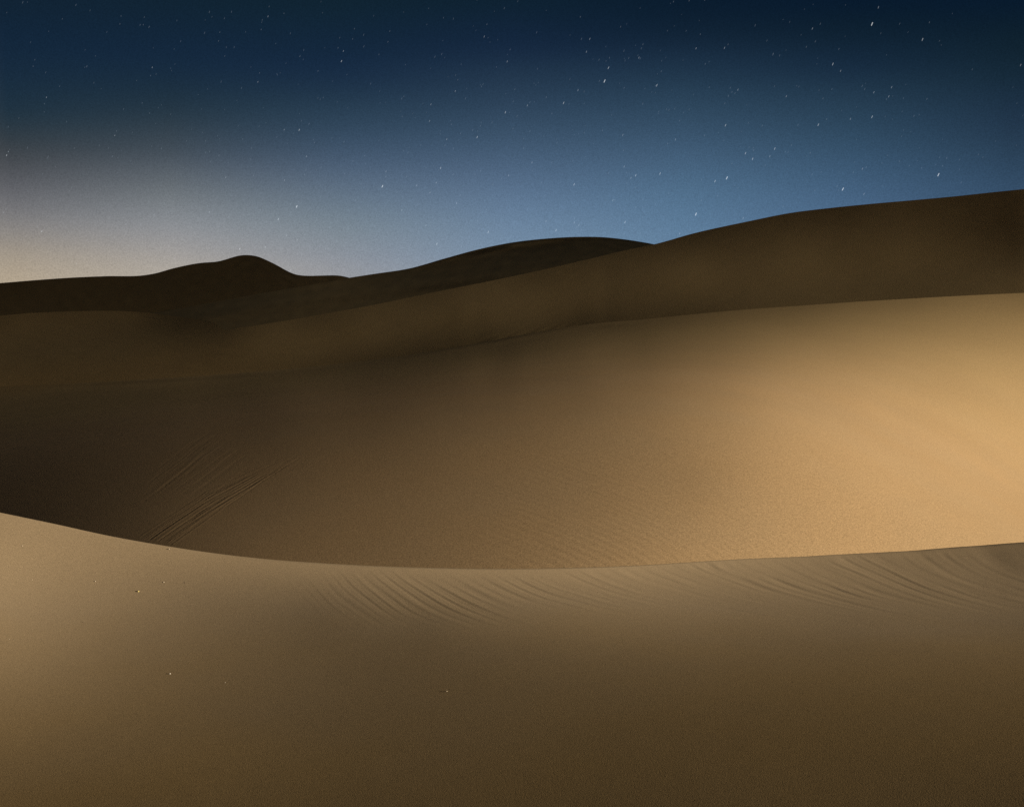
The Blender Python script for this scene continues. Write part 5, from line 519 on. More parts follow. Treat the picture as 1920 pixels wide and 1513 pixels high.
-4,0,-3,-2,-4,-2,-3,-3,0,-3,0,-2,1,-23,-16,-18,-24,-21,-19,-12,-8,-1,6,12,15,22,24,24,22,21,15,13,7,1,0,-4,-4,-5,-2,-3,-3,-1,-1,-2,-1,-3,-2,-4,-2,-3,-2,
-2,-3,0,-2,0,0,-46,-22,-25,-20,-16,-11,-6,2,9,14,20,25,26,25,24,21,16,10,3,-1,-2,-4,-6,-5,-3,-5,-1,-1,-2,-2,-2,-2,-1,-4,-1,-2,-4,-2,-1,-2,-1,-1,-1,-1,-80,
-25,-20,-15,-9,-2,5,14,17,24,27,27,29,24,20,14,6,2,-3,-4,-7,-7,-4,-4,-3,-2,-2,-2,-1,-1,-1,-2,-4,-1,-2,-4,0,-2,-4,0,-2,0,-1,-1,-118,-19,-12,-6,0,9,15,20,
29,29,31,30,23,21,12,4,-2,-6,-8,-8,-8,-6,-4,-2,-2,0,-1,0,-2,-2,-2,-2,-1,-3,-4,-1,-4,-3,1,-3,-1,-1,-1,0,-146,-11,-4,2,11,17,27,30,31,34,31,26,19,9,1,-4,
-8,-11,-9,-9,-6,-3,-4,-1,-1,-2,0,-2,-1,0,-3,-3,-2,-3,-2,-2,-2,-1,-4,-1,-1,-2,1,-1,-163,-2,4,15,21,29,30,35,35,32,24,17,10,-1,-6,-12,-11,-9,-8,-5,-2,-3,
0,-3,-2,0,-4,-2,-1,-5,-1,-1,-4,-1,-2,-3,-1,-3,-1,0,-2,0,-2,0,-171,6,19,26,33,36,38,35,31,23,16,7,-5,-9,-14,-11,-11,-8,-2,-1,-1,2,-1,-1,-2,-5,-2,-3,-5,-2,
-3,-5,-1,-3,-2,-3,-2,-1,0,-3,0,0,-1,-1,-179,22,34,42,44,44,41,33,24,12,2,-10,-15,-19,-18,-14,-5,1,0,2,2,-2,-1,-1,-2,0,-2,-2,-4,-4,-6,-2,-5,-3,-4,0,-3,-1,
-3,0,0,-2,0,1,]),
  'near': (64, 40, 0.0001, [
-21852,-763,-742,-718,-700,-688,-681,-679,-677,-676,-675,-676,-678,-683,-692,-701,-713,-725,-738,-749,-758,-763,-764,-759,-748,-730,-707,-675,-637,-592,
-540,-481,-420,-369,-334,-320,-319,-325,-336,-354,22623,792,769,744,725,712,704,703,699,697,693,693,693,695,704,711,722,733,746,757,767,772,775,771,763,
747,728,699,664,623,575,514,447,390,351,335,334,338,347,366,-6,-1,1,0,0,0,1,-1,1,0,2,0,0,3,0,1,1,1,2,1,1,2,0,3,0,1,1,0,1,-1,-6,-4,-2,-1,-1,1,0,1,3,-1,-6,
1,0,0,0,1,-1,0,0,1,0,2,2,-1,2,0,2,2,0,3,0,1,3,-1,3,2,-1,1,-2,-2,-2,-4,-4,-1,1,-1,0,2,1,3,-5,-1,0,0,0,0,1,1,0,0,2,0,0,3,0,3,1,1,2,0,3,2,0,3,-1,0,2,-1,0,
-3,-3,-4,-2,-1,-2,0,0,1,1,2,-5,1,-1,1,1,-1,1,0,1,1,-1,2,3,0,3,1,1,3,2,1,2,0,3,0,2,1,-1,0,-2,-2,-3,-4,-2,-4,-1,0,-1,-1,2,1,-5,1,1,0,0,2,0,0,0,0,3,1,1,2,
2,4,3,2,2,4,1,3,0,0,1,0,0,-2,-3,-3,-3,-1,-5,-3,-2,-3,-1,-2,-2,1,-4,-1,1,1,1,-1,0,2,0,2,0,2,1,5,3,2,4,2,5,2,3,2,2,3,-1,-1,-2,-2,-1,-3,-3,-4,-4,-3,-4,-3,
-2,-2,-2,-1,-4,1,-1,0,0,1,1,-1,2,1,1,1,4,1,2,4,4,6,2,4,3,3,2,1,1,-1,-1,-2,-4,-3,-3,-4,0,-4,-3,-2,-1,-2,-3,-3,-6,0,2,0,0,1,0,1,0,0,1,2,1,2,4,2,2,3,4,4,4,
3,2,1,1,0,-2,-3,-3,-2,-3,-1,-3,0,-2,-2,-2,-1,0,-2,-5,0,-1,-1,-1,-1,1,-1,0,0,0,0,1,0,1,2,2,0,3,1,3,1,3,1,1,-1,0,-1,0,-2,-1,0,-1,0,1,-1,-2,0,-2,-2,-5,-1,
-2,-1,1,-1,-3,1,-2,0,0,0,-2,2,-2,1,0,2,-1,2,-1,3,0,2,0,2,0,1,-1,0,1,0,1,0,0,0,-1,-2,0,-1,-5,-2,0,0,-2,0,0,-1,1,-2,0,-2,2,-2,2,-2,1,0,1,0,2,-1,2,0,2,1,2,
0,1,2,-1,0,1,1,-2,0,-1,-2,-1,-1,-5,0,-2,0,-1,-1,1,-2,-1,1,0,1,-2,0,-1,2,-1,0,0,1,0,2,1,2,0,2,0,3,1,-2,1,1,0,-2,2,-1,-1,1,-3,0,-5,-2,1,-1,-1,1,-2,1,0,-1,
-2,0,0,0,1,-2,1,0,1,0,1,1,0,1,2,0,2,-1,0,3,1,-1,0,2,-1,0,0,-2,1,-1,-5,0,-1,-2,1,-3,1,-1,0,0,0,-2,0,0,-2,0,0,0,0,0,1,-1,1,1,1,1,0,2,1,0,0,1,1,0,2,-1,1,-2,
-1,0,-5,-1,-1,0,-1,1,-2,-1,-1,-1,0,0,-1,-1,-1,1,-2,0,-1,0,-1,1,0,0,1,1,1,0,2,-1,2,1,0,2,0,2,-2,2,-1,0,-5,0,-1,0,-1,-1,-1,1,-2,-1,-1,0,-1,-1,1,-3,0,-1,0,
-1,0,0,0,1,-2,1,1,0,0,3,0,2,2,-1,1,1,2,-1,1,-1,-5,-1,0,-1,0,-1,0,-2,1,0,-1,-2,0,-1,-2,0,0,-1,-1,0,-1,-1,0,-1,2,-1,1,2,1,0,1,-1,1,3,0,0,2,1,-1,1,-5,0,-1,
-1,-1,0,0,0,-2,-1,-1,1,-2,0,-1,0,-3,0,-1,-1,-1,0,1,-1,0,1,-1,1,1,2,0,3,-1,0,2,2,-1,1,1,-1,-4,-1,-2,1,-1,-1,-1,-1,1,0,-1,-2,0,-2,0,-2,1,-2,-1,-1,0,-1,-2,
1,0,1,2,0,0,1,2,0,2,0,0,0,1,0,0,1,-6,0,1,-2,0,0,0,0,-2,-1,1,-1,-1,0,-1,-1,-1,-1,0,-1,-1,0,-1,0,0,0,1,1,3,0,1,0,1,1,0,0,-1,1,0,0,-5,-1,0,0,0,-1,0,-1,1,-1,
-1,1,0,-1,-1,1,-2,0,-1,-1,0,-2,1,-1,0,1,-1,1,0,1,1,1,0,0,1,1,2,0,2,0,-4,-1,0,-1,-1,0,-1,0,-1,1,-1,-1,-1,1,-1,-1,1,-1,-1,1,-2,0,-1,0,-1,-2,0,0,-1,0,1,2,
1,2,2,1,1,2,1,1,-6,1,-2,0,0,0,0,-1,1,-2,0,0,0,-2,1,-2,0,0,0,-2,0,0,-2,-1,-1,0,0,-1,0,2,-1,0,3,1,0,2,3,1,1,3,-5,-1,0,0,0,-1,-1,1,-2,0,1,-2,0,0,-1,1,-2,-1,
-1,0,-1,0,0,-2,1,-1,-1,1,1,-1,2,1,-1,2,2,2,0,2,3,-2,-5,-1,0,0,-1,0,0,-1,0,0,-2,1,-1,1,-1,-1,-1,1,-1,-1,0,-3,0,2,-2,1,1,-1,1,0,0,1,2,0,1,0,2,2,0,4,-5,0,
-1,-1,0,0,0,-1,0,1,-1,0,0,-3,0,0,1,-3,0,0,-1,2,-1,-2,1,-1,0,1,0,2,2,0,0,1,1,2,1,2,1,0,-5,-1,1,0,-1,0,-1,0,-1,-1,1,-1,-1,2,0,-1,-1,1,-1,-1,0,-2,0,0,0,0,
0,0,1,1,0,2,1,1,3,0,3,0,3,0,-6,1,-2,0,0,-1,0,1,0,-1,0,0,0,-1,-1,0,-1,0,0,0,0,0,-1,1,-2,0,0,1,0,0,1,2,2,3,0,4,1,2,0,3,-4,-2,1,-1,1,0,0,-1,0,-1,0,-1,0,-1,
0,0,1,-2,1,-1,-1,0,1,-2,2,0,1,0,0,1,2,0,2,1,3,1,1,2,2,0,-5,0,0,-1,-1,0,-1,0,0,1,-1,0,1,0,-1,0,-1,1,-2,1,0,0,0,1,-1,1,-1,1,2,1,0,3,1,2,2,1,2,1,1,2,-5,0,
-1,1,0,-1,1,-1,0,0,-1,1,-2,0,1,-1,0,0,1,-1,1,0,-1,1,1,0,2,0,1,1,2,0,3,1,0,3,2,2,1,3,-5,0,-1,1,-2,1,0,1,-2,0,1,-1,0,0,0,0,0,0,-1,1,0,0,2,-1,1,1,0,2,0,2,
2,2,1,3,3,1,1,2,3,-1,-5,0,1,-2,2,-1,-1,-1,2,0,-1,0,1,-1,0,0,0,0,1,0,-1,1,0,2,0,2,1,1,3,1,1,3,2,1,2,3,1,1,1,4,-4,-1,-1,0,0,1,0,0,0,-2,2,-1,-1,2,-1,0,0,1,
0,0,2,0,0,1,2,0,2,2,1,3,2,1,2,3,3,0,4,1,2,2,-5,0,1,0,-1,-1,1,0,-1,2,-2,1,1,-2,1,0,1,-1,1,0,0,2,2,0,1,1,3,1,2,1,4,3,2,3,0,3,1,4,3,2,-5,1,-2,1,0,0,-1,1,0,
-1,1,0,-1,1,0,1,-1,0,0,3,0,0,0,3,1,3,1,3,2,3,1,3,4,1,4,3,3,2,2,4,-4,-2,2,-1,1,0,0,-1,0,1,-1,0,0,1,-1,1,1,1,1,-2,2,1,3,0,2,3,1,2,3,4,3,2,2,4,3,3,3,4,5,2,
-5,1,-1,0,-1,1,0,0,1,-1,1,1,1,-1,1,-1,1,1,0,2,1,3,0,3,3,0,4,3,4,1,4,4,4,2,3,4,4,3,3,3,-4,0,0,1,0,-1,0,1,-1,1,0,-1,0,1,1,1,0,1,2,1,1,0,3,2,2,4,3,4,2,5,3,
3,2,5,3,2,4,3,2,4,-5,0,0,-1,1,0,1,-1,0,0,0,1,0,0,1,0,0,1,0,2,2,3,1,2,2,3,2,2,4,3,4,3,4,1,3,4,1,3,3,3,-4,-1,1,0,-1,0,0,0,1,-1,1,-1,1,0,-1,1,2,0,1,0,1,0,
2,2,3,2,3,4,3,3,2,3,2,4,3,1,3,3,3,0,-4,1,-2,0,0,1,-1,1,-1,1,-1,1,-1,1,0,0,-1,1,1,2,1,1,2,2,1,2,4,1,3,3,2,3,2,2,2,5,4,2,1,1,-5,-1,1,0,1,-1,0,-1,1,0,-1,0,
0,0,1,-1,2,-1,0,0,0,2,1,1,2,2,1,3,2,1,3,0,4,2,4,2,2,3,1,-1,-3,-1,0,0,-2,0,0,0,-1,0,1,-1,0,-1,-1,1,-2,1,0,-1,1,0,1,0,1,2,1,2,1,2,1,3,0,3,1,2,3,0,0,0,-6,
2,-2,0,1,0,0,0,0,-1,0,0,1,-1,0,1,0,0,0,1,0,0,0,2,1,1,2,1,2,2,2,2,3,1,3,1,-1,-1,-3,-7,-3,-2,1,-1,0,1,0,0,1,0,0,1,-1,1,1,-1,1,0,2,1,2,2,1,2,4,2,2,5,2,3,3,
2,2,3,0,1,-1,-3,-6,-11,-5,0,1,1,1,-2,1,1,-1,1,0,-1,1,2,0,1,1,2,0,2,1,2,4,2,1,4,5,0,6,2,3,5,3,2,3,-1,-4,-6,-9,-12,-3,0,-1,0,-2,2,-1,0,0,0,1,1,0,-1,1,0,1,
0,1,1,1,2,0,3,2,1,1,5,0,5,5,3,5,3,-2,-2,-5,-9,-12,-8,-5,0,0,-1,2,-1,0,-1,1,-1,-1,0,0,0,-1,0,0,0,1,-1,1,0,1,-1,2,1,0,0,4,2,3,4,1,0,0,-6,-7,-8,-7,-10,-4,
0,-1,1,-2,0,1,-1,-1,1,-1,1,-1,-1,1,0,-1,1,-2,2,-1,0,1,1,0,2,3,2,0,3,0,-1,0,-2,-5,-4,-7,-7,-7,-5,-4,-1,1,-1,1,0,-1,1,0,0,1,-2,1,2,-1,1,2,-1,3,0,3,2,2,3,
4,3,4,4,4,1,0,0,-4,-5,-5,-8,-5,-8,-9,-8,-4,0,0,1,0,1,0,1,1,-1,2,1,1,0,2,1,1,3,2,3,3,4,5,6,4,7,6,6,5,2,2,-3,-3,-5,-8,-7,-13,-12,-10,-11,-4,0,0,0,1,0,1,0,
0,2,-1,2,0,1,1,2,1,2,3,2,3,4,4,5,8,5,5,5,4,5,2,0,-4,-7,-9,-14,-12,-12,-12,-6,-5,1,0,0,0,-1,0,0,1,0,0,0,1,0,1,1,1,1,0,3,2,2,3,3,2,4,4,4,4,2,0,-1,-5,-10,
-12,-10,-12,-9,-5,0,-4,-1,0,0,-1,2,-1,0,-1,0,1,-1,0,1,0,-1,1,1,0,-1,1,2,2,1,3,2,3,2,0,-2,-2,-7,-8,-8,-9,-11,-5,-2,3,5,-3,-1,-1,0,1,-2,1,0,1,-1,0,1,0,0,
0,1,0,-1,2,2,1,1,1,4,1,4,1,-1,0,-4,-9,-9,-11,-8,-8,-2,-2,2,3,6,-5,0,1,-1,0,1,0,0,-2,2,-1,0,1,0,1,-1,1,2,0,1,1,2,2,1,4,0,2,1,-5,-5,-7,-9,-7,-10,-5,-5,0,
2,5,7,-3,-1,-1,1,-1,0,0,0,2,-1,1,0,-1,1,0,2,0,0,1,1,2,0,3,3,1,3,0,-3,-1,-4,-6,-5,-8,-6,-6,-3,0,2,4,4,-5,0,1,0,1,-1,0,0,0,0,0,1,1,0,-1,1,0,1,1,2,1,4,2,2,
3,2,1,2,-3,-4,-3,-8,-6,-6,-3,-2,0,2,2,2,-3,0,-1,0,-1,1,0,0,0,0,1,-1,0,0,3,-1,2,1,2,0,3,3,3,3,4,3,3,0,-1,-4,-6,-6,-7,-4,-5,0,-1,0,2,2,-3,-1,0,0,1,-1,0,1,
-1,1,0,0,1,1,-2,2,0,2,0,4,2,1,3,5,5,2,2,0,-2,-4,-7,-6,-6,-6,-2,-2,1,0,1,2,-4,0,0,0,-1,2,0,-1,1,0,-1,2,-1,0,2,-1,2,0,2,1,2,4,5,4,1,5,0,0,-3,-5,-7,-7,-6,
-4,-1,-1,0,2,1,2,34851,1287,1240,1199,1170,1150,1141,1136,1136,1135,1135,1136,1142,1152,1165,1184,1203,1226,1247,1267,1283,1293,1295,1290,1273,1245,1208,
1158,1097,1025,940,844,745,660,606,581,580,591,611,639,-34978,-1295,-1248,-1204,-1176,-1154,-1146,-1138,-1139,-1134,-1132,-1128,-1131,-1139,-1147,-1165,
-1180,-1203,-1221,-1242,-1258,-1268,-1273,-1271,-1259,-1235,-1206,-1162,-1110,-1048,-970,-874,-770,-676,-618,-590,-588,-597,-614,-639,2,-1,0,-2,1,-1,1,
-2,1,-2,0,-2,-2,1,-1,0,-1,0,-2,1,0,-2,0,-2,0,-2,0,-3,-1,3,6,4,4,0,0,-1,-2,-1,-3,-3,0,0,0,0,-2,0,-1,0,-2,0,-1,-1,0,-2,-2,1,-2,1,-1,-2,0,-1,-1,0,-1,-2,-2,
0,2,1,4,6,3,2,0,-1,0,-5,-2,-2,1,0,-1,-2,1,-2,0,-2,1,-2,-2,-1,-1,-1,0,-3,0,-3,1,0,-3,1,-2,-1,-2,0,-1,0,-1,5,3,5,5,1,1,0,-2,0,-6,-4,1,-2,-1,0,-3,1,-2,0,-3,
0,-2,-2,-3,-2,-3,-2,-2,0,-3,-3,0,-2,-1,-1,-1,0,0,2,2,2,6,6,5,4,0,0,3,-2,-2,-5,-1,-2,-2,-1,0,-4,0,-2,0,-3,-1,-4,-3,-4,-3,-4,-4,-5,-3,-2,-2,-3,-1,0,0,-1,
3,1,5,5,4,5,6,7,6,4,1,2,3,-1,-2,-1,-1,-2,-3,0,-3,0,-3,-2,-3,-2,-5,-4,-7,-6,-6,-6,-6,-5,-5,-2,-1,-2,1,2,1,5,5,4,8,6,6,7,9,6,1,7,4,1,1,-3,-2,-3,-1,-2,-2,
-3,-1,-1,-4,-5,-3,-7,-6,-6,-7,-8,-7,-7,-6,-6,-4,-2,0,3,4,5,6,10,5,6,7,6,5,6,5,1,5,3,-1,-2,-2,0,-1,-2,-1,-2,-3,-4,-2,-3,-6,-4,-5,-7,-8,-7,-7,-7,-7,-5,-6,
-1,0,1,5,5,8,4,7,7,3,5,4,3,5,2,0,6,0,1,0,-1,0,0,-1,0,0,-1,-1,-1,-2,-3,-4,-4,-3,-3,-6,-5,-5,-4,-2,-4,-1,2,2,5,3,5,4,1,3,1,2,3,2,3,2,4,0,1,2,1,0,1,1,1,0,
2,-1,-1,1,-2,0,0,-2,-3,-1,-2,-2,-3,-3,-1,-1,-2,1,0,1,2,0,2,1,0,1,3,4,4,3,1,0,1,0,1,0,1,1,-1,1,-1,0,1,-2,1,-2,-2,-2,-1,-2,-2,-1,-3,-2,-2,-3,-1,-3,0,-1,1,
2,0,1,2,4,2,4,3,3,5,0,1,0,1,1,-1,0,0,-1,-1,1,-2,1,-2,0,-2,-1,-3,-2,-2,-4,-2,-2,-3,-4,-2,-1,-2,2,-1,1,3,2,2,1,3,4,4,4,1,1,1,0,-1,0,1,-1,0,0,1,-1,0,-3,1,
-2,-1,-2,-1,-2,-4,-3,-2,-5,-3,0,-3,-1,0,-1,2,1,1,1,2,1,4,3,3,4,1,1,-1,2,1,0,-1,1,0,0,0,-1,0,2,-2,0,0,-1,-1,-3,-1,-1,-4,-1,-3,-3,-2,-1,-1,0,0,0,0,2,0,3,
1,2,6,3,3,-1,2,0,0,1,1,0,2,1,-1,2,1,0,1,0,-1,0,-1,1,-1,-2,-1,-2,-2,-2,-1,-2,-1,0,-1,1,1,-1,1,-1,1,4,1,4,3,-1,1,0,2,1,0,1,0,0,2,0,1,0,0,1,1,1,0,-1,-1,0,
-1,0,-1,-2,0,-1,0,-2,1,-1,-1,0,0,0,1,0,4,3,1,0,-1,2,-1,0,2,1,0,1,1,1,0,2,2,0,0,0,0,0,1,-1,1,-3,1,0,-3,0,-1,0,-1,0,1,0,0,1,-1,0,0,3,3,0,1,-1,2,1,0,0,1,1,
1,1,1,1,1,2,2,1,2,1,0,0,-2,1,-2,-1,0,-3,-2,0,-2,1,0,1,0,0,2,2,3,2,3,-2,1,2,0,1,2,1,1,1,0,1,2,1,2,2,2,2,1,2,2,2,1,-1,-2,-2,-3,-1,-3,-4,0,-2,0,1,4,3,2,3,
5,2,3,1,0,0,0,1,-1,0,1,0,1,2,0,1,0,0,2,2,1,2,0,1,0,1,-1,-3,-3,-5,-3,-2,-2,-1,2,3,2,5,5,6,3,7,1,-1,0,-1,2,-2,1,1,-1,1,0,-1,0,0,1,1,-1,-1,2,-1,1,0,1,-1,-1,
0,-1,0,-2,-1,-3,1,0,2,3,3,5,3,4,1,6,1,-2,2,-2,2,0,-1,1,-1,2,-1,2,0,-1,1,0,1,-1,0,1,0,1,0,4,2,2,2,3,1,4,0,-1,-1,-1,-1,-1,1,-1,0,1,-1,2,-1,2,0,-1,2,0,1,-2,
2,-1,1,1,0,0,1,0,1,0,1,1,3,1,3,5,3,4,3,2,2,1,-2,-1,-1,0,-3,-1,-1,-1,0,0,1,-1,1,2,-1,0,1,1,1,0,0,1,0,2,-1,2,2,1,1,1,3,2,2,1,2,1,4,1,2,1,3,1,2,0,2,-1,-2,
1,1,1,-1,2,-1,0,2,1,-1,1,-1,2,1,1,0,1,2,1,1,2,3,2,0,1,1,0,0,1,-1,2,2,5,3,5,4,4,1,0,0,0,1,-1,3,-1,1,1,-1,0,2,0,1,0,1,-1,2,1,2,1,1,2,2,2,2,1,0,-1,0,-3,-2,
-1,3,5,10,8,5,2,1,-1,0,2,1,1,-1,1,1,-1,1,1,0,0,1,0,-1,3,0,0,1,1,3,2,1,3,2,3,2,2,0,2,1,1,0,3,1,2,1,2,0,1,2,2,0,2,-1,1,0,2,0,1,-1,2,-1,0,2,-1,2,1,0,3,0,1,
3,2,4,2,5,5,6,5,4,4,-1,-5,-5,-4,1,-1,1,1,1,4,2,-2,3,0,1,-1,1,0,2,-1,1,2,0,0,0,2,1,1,2,3,2,2,3,6,4,5,5,4,5,1,2,-1,-2,-1,-3,0,-1,1,1,1,0,2,-1,1,0,3,0,0,0,
1,2,0,1,2,1,1,2,0,2,1,2,4,2,3,4,5,4,4,3,3,3,3,3,1,2,-1,-1,-1,2,2,1,1,1,0,1,-1,2,1,2,1,0,0,2,2,2,-1,2,3,1,2,2,1,4,2,2,3,3,4,4,5,4,5,4,5,1,2,2,1,0,1,1,0,
1,1,1,1,-1,2,-1,2,0,4,0,0,1,4,1,0,3,2,2,2,1,3,4,2,3,4,4,5,6,5,7,3,3,0,1,2,3,2,1,1,1,0,0,0,2,-1,2,-1,3,-2,2,2,1,1,1,3,1,3,2,4,4,3,3,4,5,4,5,3,4,5,2,3,2,
1,1,2,3,5,0,2,-1,1,0,1,1,1,0,1,-1,1,0,1,1,1,2,2,3,2,4,3,3,5,4,5,4,5,3,4,4,4,3,1,0,2,2,4,4,5,2,-2,1,1,1,0,-1,0,0,1,1,1,0,0,1,1,3,1,2,2,2,3,4,2,5,4,4,4,5,
6,4,4,3,2,2,3,4,5,7,6,1,1,1,-2,0,1,0,1,1,0,0,1,1,0,1,1,-1,2,1,2,3,2,3,5,3,3,5,4,5,4,6,4,4,4,4,6,7,10,8,8,0,1,0,2,1,-1,2,0,0,0,1,1,0,3,1,1,2,1,2,2,2,3,3,
3,5,6,5,5,5,7,4,3,3,5,7,9,12,9,9,2,1,1,0,1,1,2,-1,1,2,2,0,0,4,0,1,3,2,3,3,4,3,5,5,5,5,6,6,7,7,4,5,5,5,3,7,6,7,5,3,2,1,0,2,1,-1,1,2,1,-1,0,3,2,-1,2,3,1,
4,3,2,3,5,4,4,6,5,5,4,6,5,6,5,4,2,4,2,2,-1,1,-1,3,1,0,0,-1,2,-2,0,-1,2,0,-1,0,1,0,0,2,-1,1,3,1,2,2,3,2,2,2,5,2,4,3,2,1,2,1,-1,-1,-1,-3,-1,1,1,0,-1,1,-2,
2,-2,1,-1,0,0,-1,0,1,-1,-1,0,0,0,1,0,1,0,0,2,2,0,4,0,1,-1,-1,-1,-1,-1,-1,-1,0,-1,-9,0,1,1,-2,1,-1,2,-1,-1,1,-1,1,-1,-2,2,-1,1,-2,0,0,0,-1,1,1,-1,0,3,-3,
1,-3,-1,-3,-3,-2,2,1,2,0,-6,-14,2,-2,-1,1,-1,-1,-1,0,1,-2,0,-2,0,0,-3,-1,-2,1,-3,-2,-2,-2,-3,-3,0,-2,-4,0,-4,-4,-6,-3,-2,-1,-1,2,1,-4,-6,-9,0,0,-2,-1,0,
0,-1,-1,-3,0,-1,0,-2,-2,-2,-1,-3,-4,-3,-3,-4,-3,-4,-3,-5,-3,-4,-5,-6,-4,-3,-4,-3,-2,-2,-2,-7,-8,-11,-8,1,-1,0,-1,-1,0,0,0,1,-1,0,-1,-1,0,0,-2,0,-1,0,-3,
-1,-2,-1,-2,-2,-2,-2,-2,-1,-2,-3,-2,-2,-2,-5,-8,-9,-12,-17,-29,0,0,1,1,1,1,0,1,1,1,0,1,2,1,1,2,0,2,1,3,2,2,1,3,3,2,3,1,2,0,1,2,0,-2,-2,-8,-12,-17,-26,-37,
0,2,0,2,0,0,1,1,1,0,2,1,1,1,1,2,3,1,3,3,2,3,5,2,3,3,3,3,2,5,4,2,3,2,-5,-8,-14,-24,-29,-34,1,-1,1,-1,1,0,1,-1,0,1,-1,0,1,0,1,-1,0,2,0,1,1,0,0,-1,0,0,-3,
0,1,1,5,7,4,-2,-5,-13,-22,-26,-29,-20,1,-1,0,-1,-1,0,-1,0,-2,0,0,-1,-2,-1,-1,-1,0,-3,-2,-3,-2,-1,-5,-1,-5,-5,-2,-4,-2,0,0,0,0,-4,-12,-17,-22,-22,-19,-12,
0,0,-1,-1,0,-1,-1,-1,1,-1,-2,1,-2,0,-2,0,-3,0,-2,-1,-2,-5,0,-4,0,-2,-1,-2,-1,-3,-4,-8,-12,-13,-14,-17,-15,-14,-9,-9,1,0,-1,2,0,0,1,1,-1,0,2,-2,3,-1,2,0,
2,1,2,1,1,5,2,5,3,7,4,5,0,-1,-6,-11,-14,-17,-16,-16,-15,-14,-14,-10,0,1,2,0,2,1,0,1,2,1,1,4,0,4,2,3,3,4,4,5,8,6,8,9,10,8,8,8,7,0,-4,-6,-12,-14,-21,-20,
-22,-22,-18,-15,1,-1,1,1,0,2,2,0,1,2,1,-1,4,1,2,3,3,2,5,4,3,6,7,7,8,7,9,6,3,4,-1,-6,-11,-18,-20,-25,-24,-22,-17,-2,-1,2,-1,0,0,0,-1,1,1,-1,0,3,-2,0,1,1,
0,1,-1,2,2,1,1,2,1,4,1,1,2,-1,-3,-8,-12,-19,-22,-21,-19,-10,1,11,1,-2,0,0,0,-1,0,0,-2,0,1,-3,1,1,-1,-2,0,-1,0,-2,-2,0,0,-1,0,-3,-1,-2,-5,-8,-11,-16,-19,
-18,-16,-12,-4,6,16,21,0,0,0,0,-1,0,1,-2,1,0,-1,2,-1,-1,0,1,-1,0,-1,-1,1,-2,0,0,0,1,-3,-6,-9,-14,-20,-19,-19,-15,-9,-2,7,13,16,18,1,-1,-1,1,0,0,-2,1,0,
1,0,-1,1,-1,1,-2,1,-1,0,1,-1,2,-1,0,-1,-3,-3,-5,-12,-13,-14,-18,-15,-12,-6,0,6,12,15,21,0,0,1,-2,1,-1,1,1,0,-1,1,0,-1,2,-2,2,-2,2,0,0,0,-1,1,-1,-1,-1,-4,
-8,-6,-12,-12,-10,-10,-7,-5,2,7,9,15,11,0,0,0,1,0,0,1,-1,-1,1,-1,1,0,-1,1,0,2,-2,2,0,1,1,0,2,1,-1,-3,-3,-7,-6,-9,-9,-8,-5,-1,3,6,9,7,9,2,0,-1,0,-1,2,-2,
0,1,0,1,-1,1,1,0,-1,0,2,-1,1,2,2,3,2,1,1,1,-4,-5,-8,-8,-9,-7,-4,1,3,5,6,5,6,1,-1,1,0,1,-2,1,0,1,-1,0,0,0,-1,1,1,0,0,2,2,1,2,1,3,2,1,-2,-1,-7,-8,-9,-8,-6,
-4,1,3,6,5,7,6,1,0,0,-1,0,1,-1,2,-2,2,-2,1,1,0,-1,1,0,2,-1,1,2,1,4,1,3,1,-2,-5,-6,-8,-9,-9,-6,1,1,6,4,6,6,3,-19405,-6,-123,-124,-114,-101,-90,-80,-69,-59,
-46,-36,-25,-16,-9,-1,4,11,17,26,36,47,63,80,101,125,151,178,210,241,275,310,342,371,389,399,404,407,407,407,19476,0,119,120,110,95,85,74,62,52,36,26,13,
2,-5,-15,-20,-27,-33,-43,-53,-62,-78,-93,-113,-136,-159,-183,-215,-241,-275,-309,-343,-375,-393,-404,-409,-414,-414,-415,-1,1,0,0,-1,2,-1,0,1,-1,2,-1,0,
1,0,0,1,-2,-1,1,1,-1,0,-1,0,2,-1,-1,2,-2,0,-3,0,1,-1,0,-1,1,1,0,-1,0,1,-1,1,-1,1,1,0,1,-1,1,1,0,-1,1,-2,2,0,-2,0,0,0,1,0,-2,1,1,-1,-1,-3,0,-2,-1,0,0,2,
0,0,1,0,0,-1,2,0,0,0,0,-1,1,1,0,-1,0,1,0,1,-1,0,1,-1,0,0,-1,0,1,0,-2,-1,-1,0,-2,-1,-1,0,0,-2,2,0,0,0,0,1,0,0,1,1,-1,2,-1,0,1,1,1,0,0,0,0,0,1,-1,0,-1,0,
0,-1,-1,0,0,-2,-2,-2,-3,0,0,-1,0,-1,0,2,0,2,0,1,1,0,-1,2,-1,1,1,2,1,1,1,1,1,2,0,-1,2,-1,1,-1,-2,0,-1,-1,-3,-1,-3,-1,-1,-3,-2,0,-1,-2,2,-2,1,0,2,-1,1,1,
1,0,2,1,1,-1,2,1,3,2,2,1,3,1,0,1,-1,0,0,-2,-1,-3,-2,-2,-1,-4,-2,-3,-2,-3,1,0,-4,2,0,1,0,2,0,1,2,0,0,0,1,3,2,2,1,3,2,2,1,2,1,1,0,0,-1,-2,-3,-2,-2,-3,-4,
-1,-2,-2,-3,-1,-3,-1,0,-3,0,1,1,1,1,0,-1,1,1,2,1,0,1,3,2,1,3,2,3,2,2,1,1,-2,-1,-1,-2,-2,-4,-3,-2,-3,-3,-1,-2,-1,-2,-1,-1,0,0,0,1,0,-1,1,2,1,0,1,1,1,1,1,
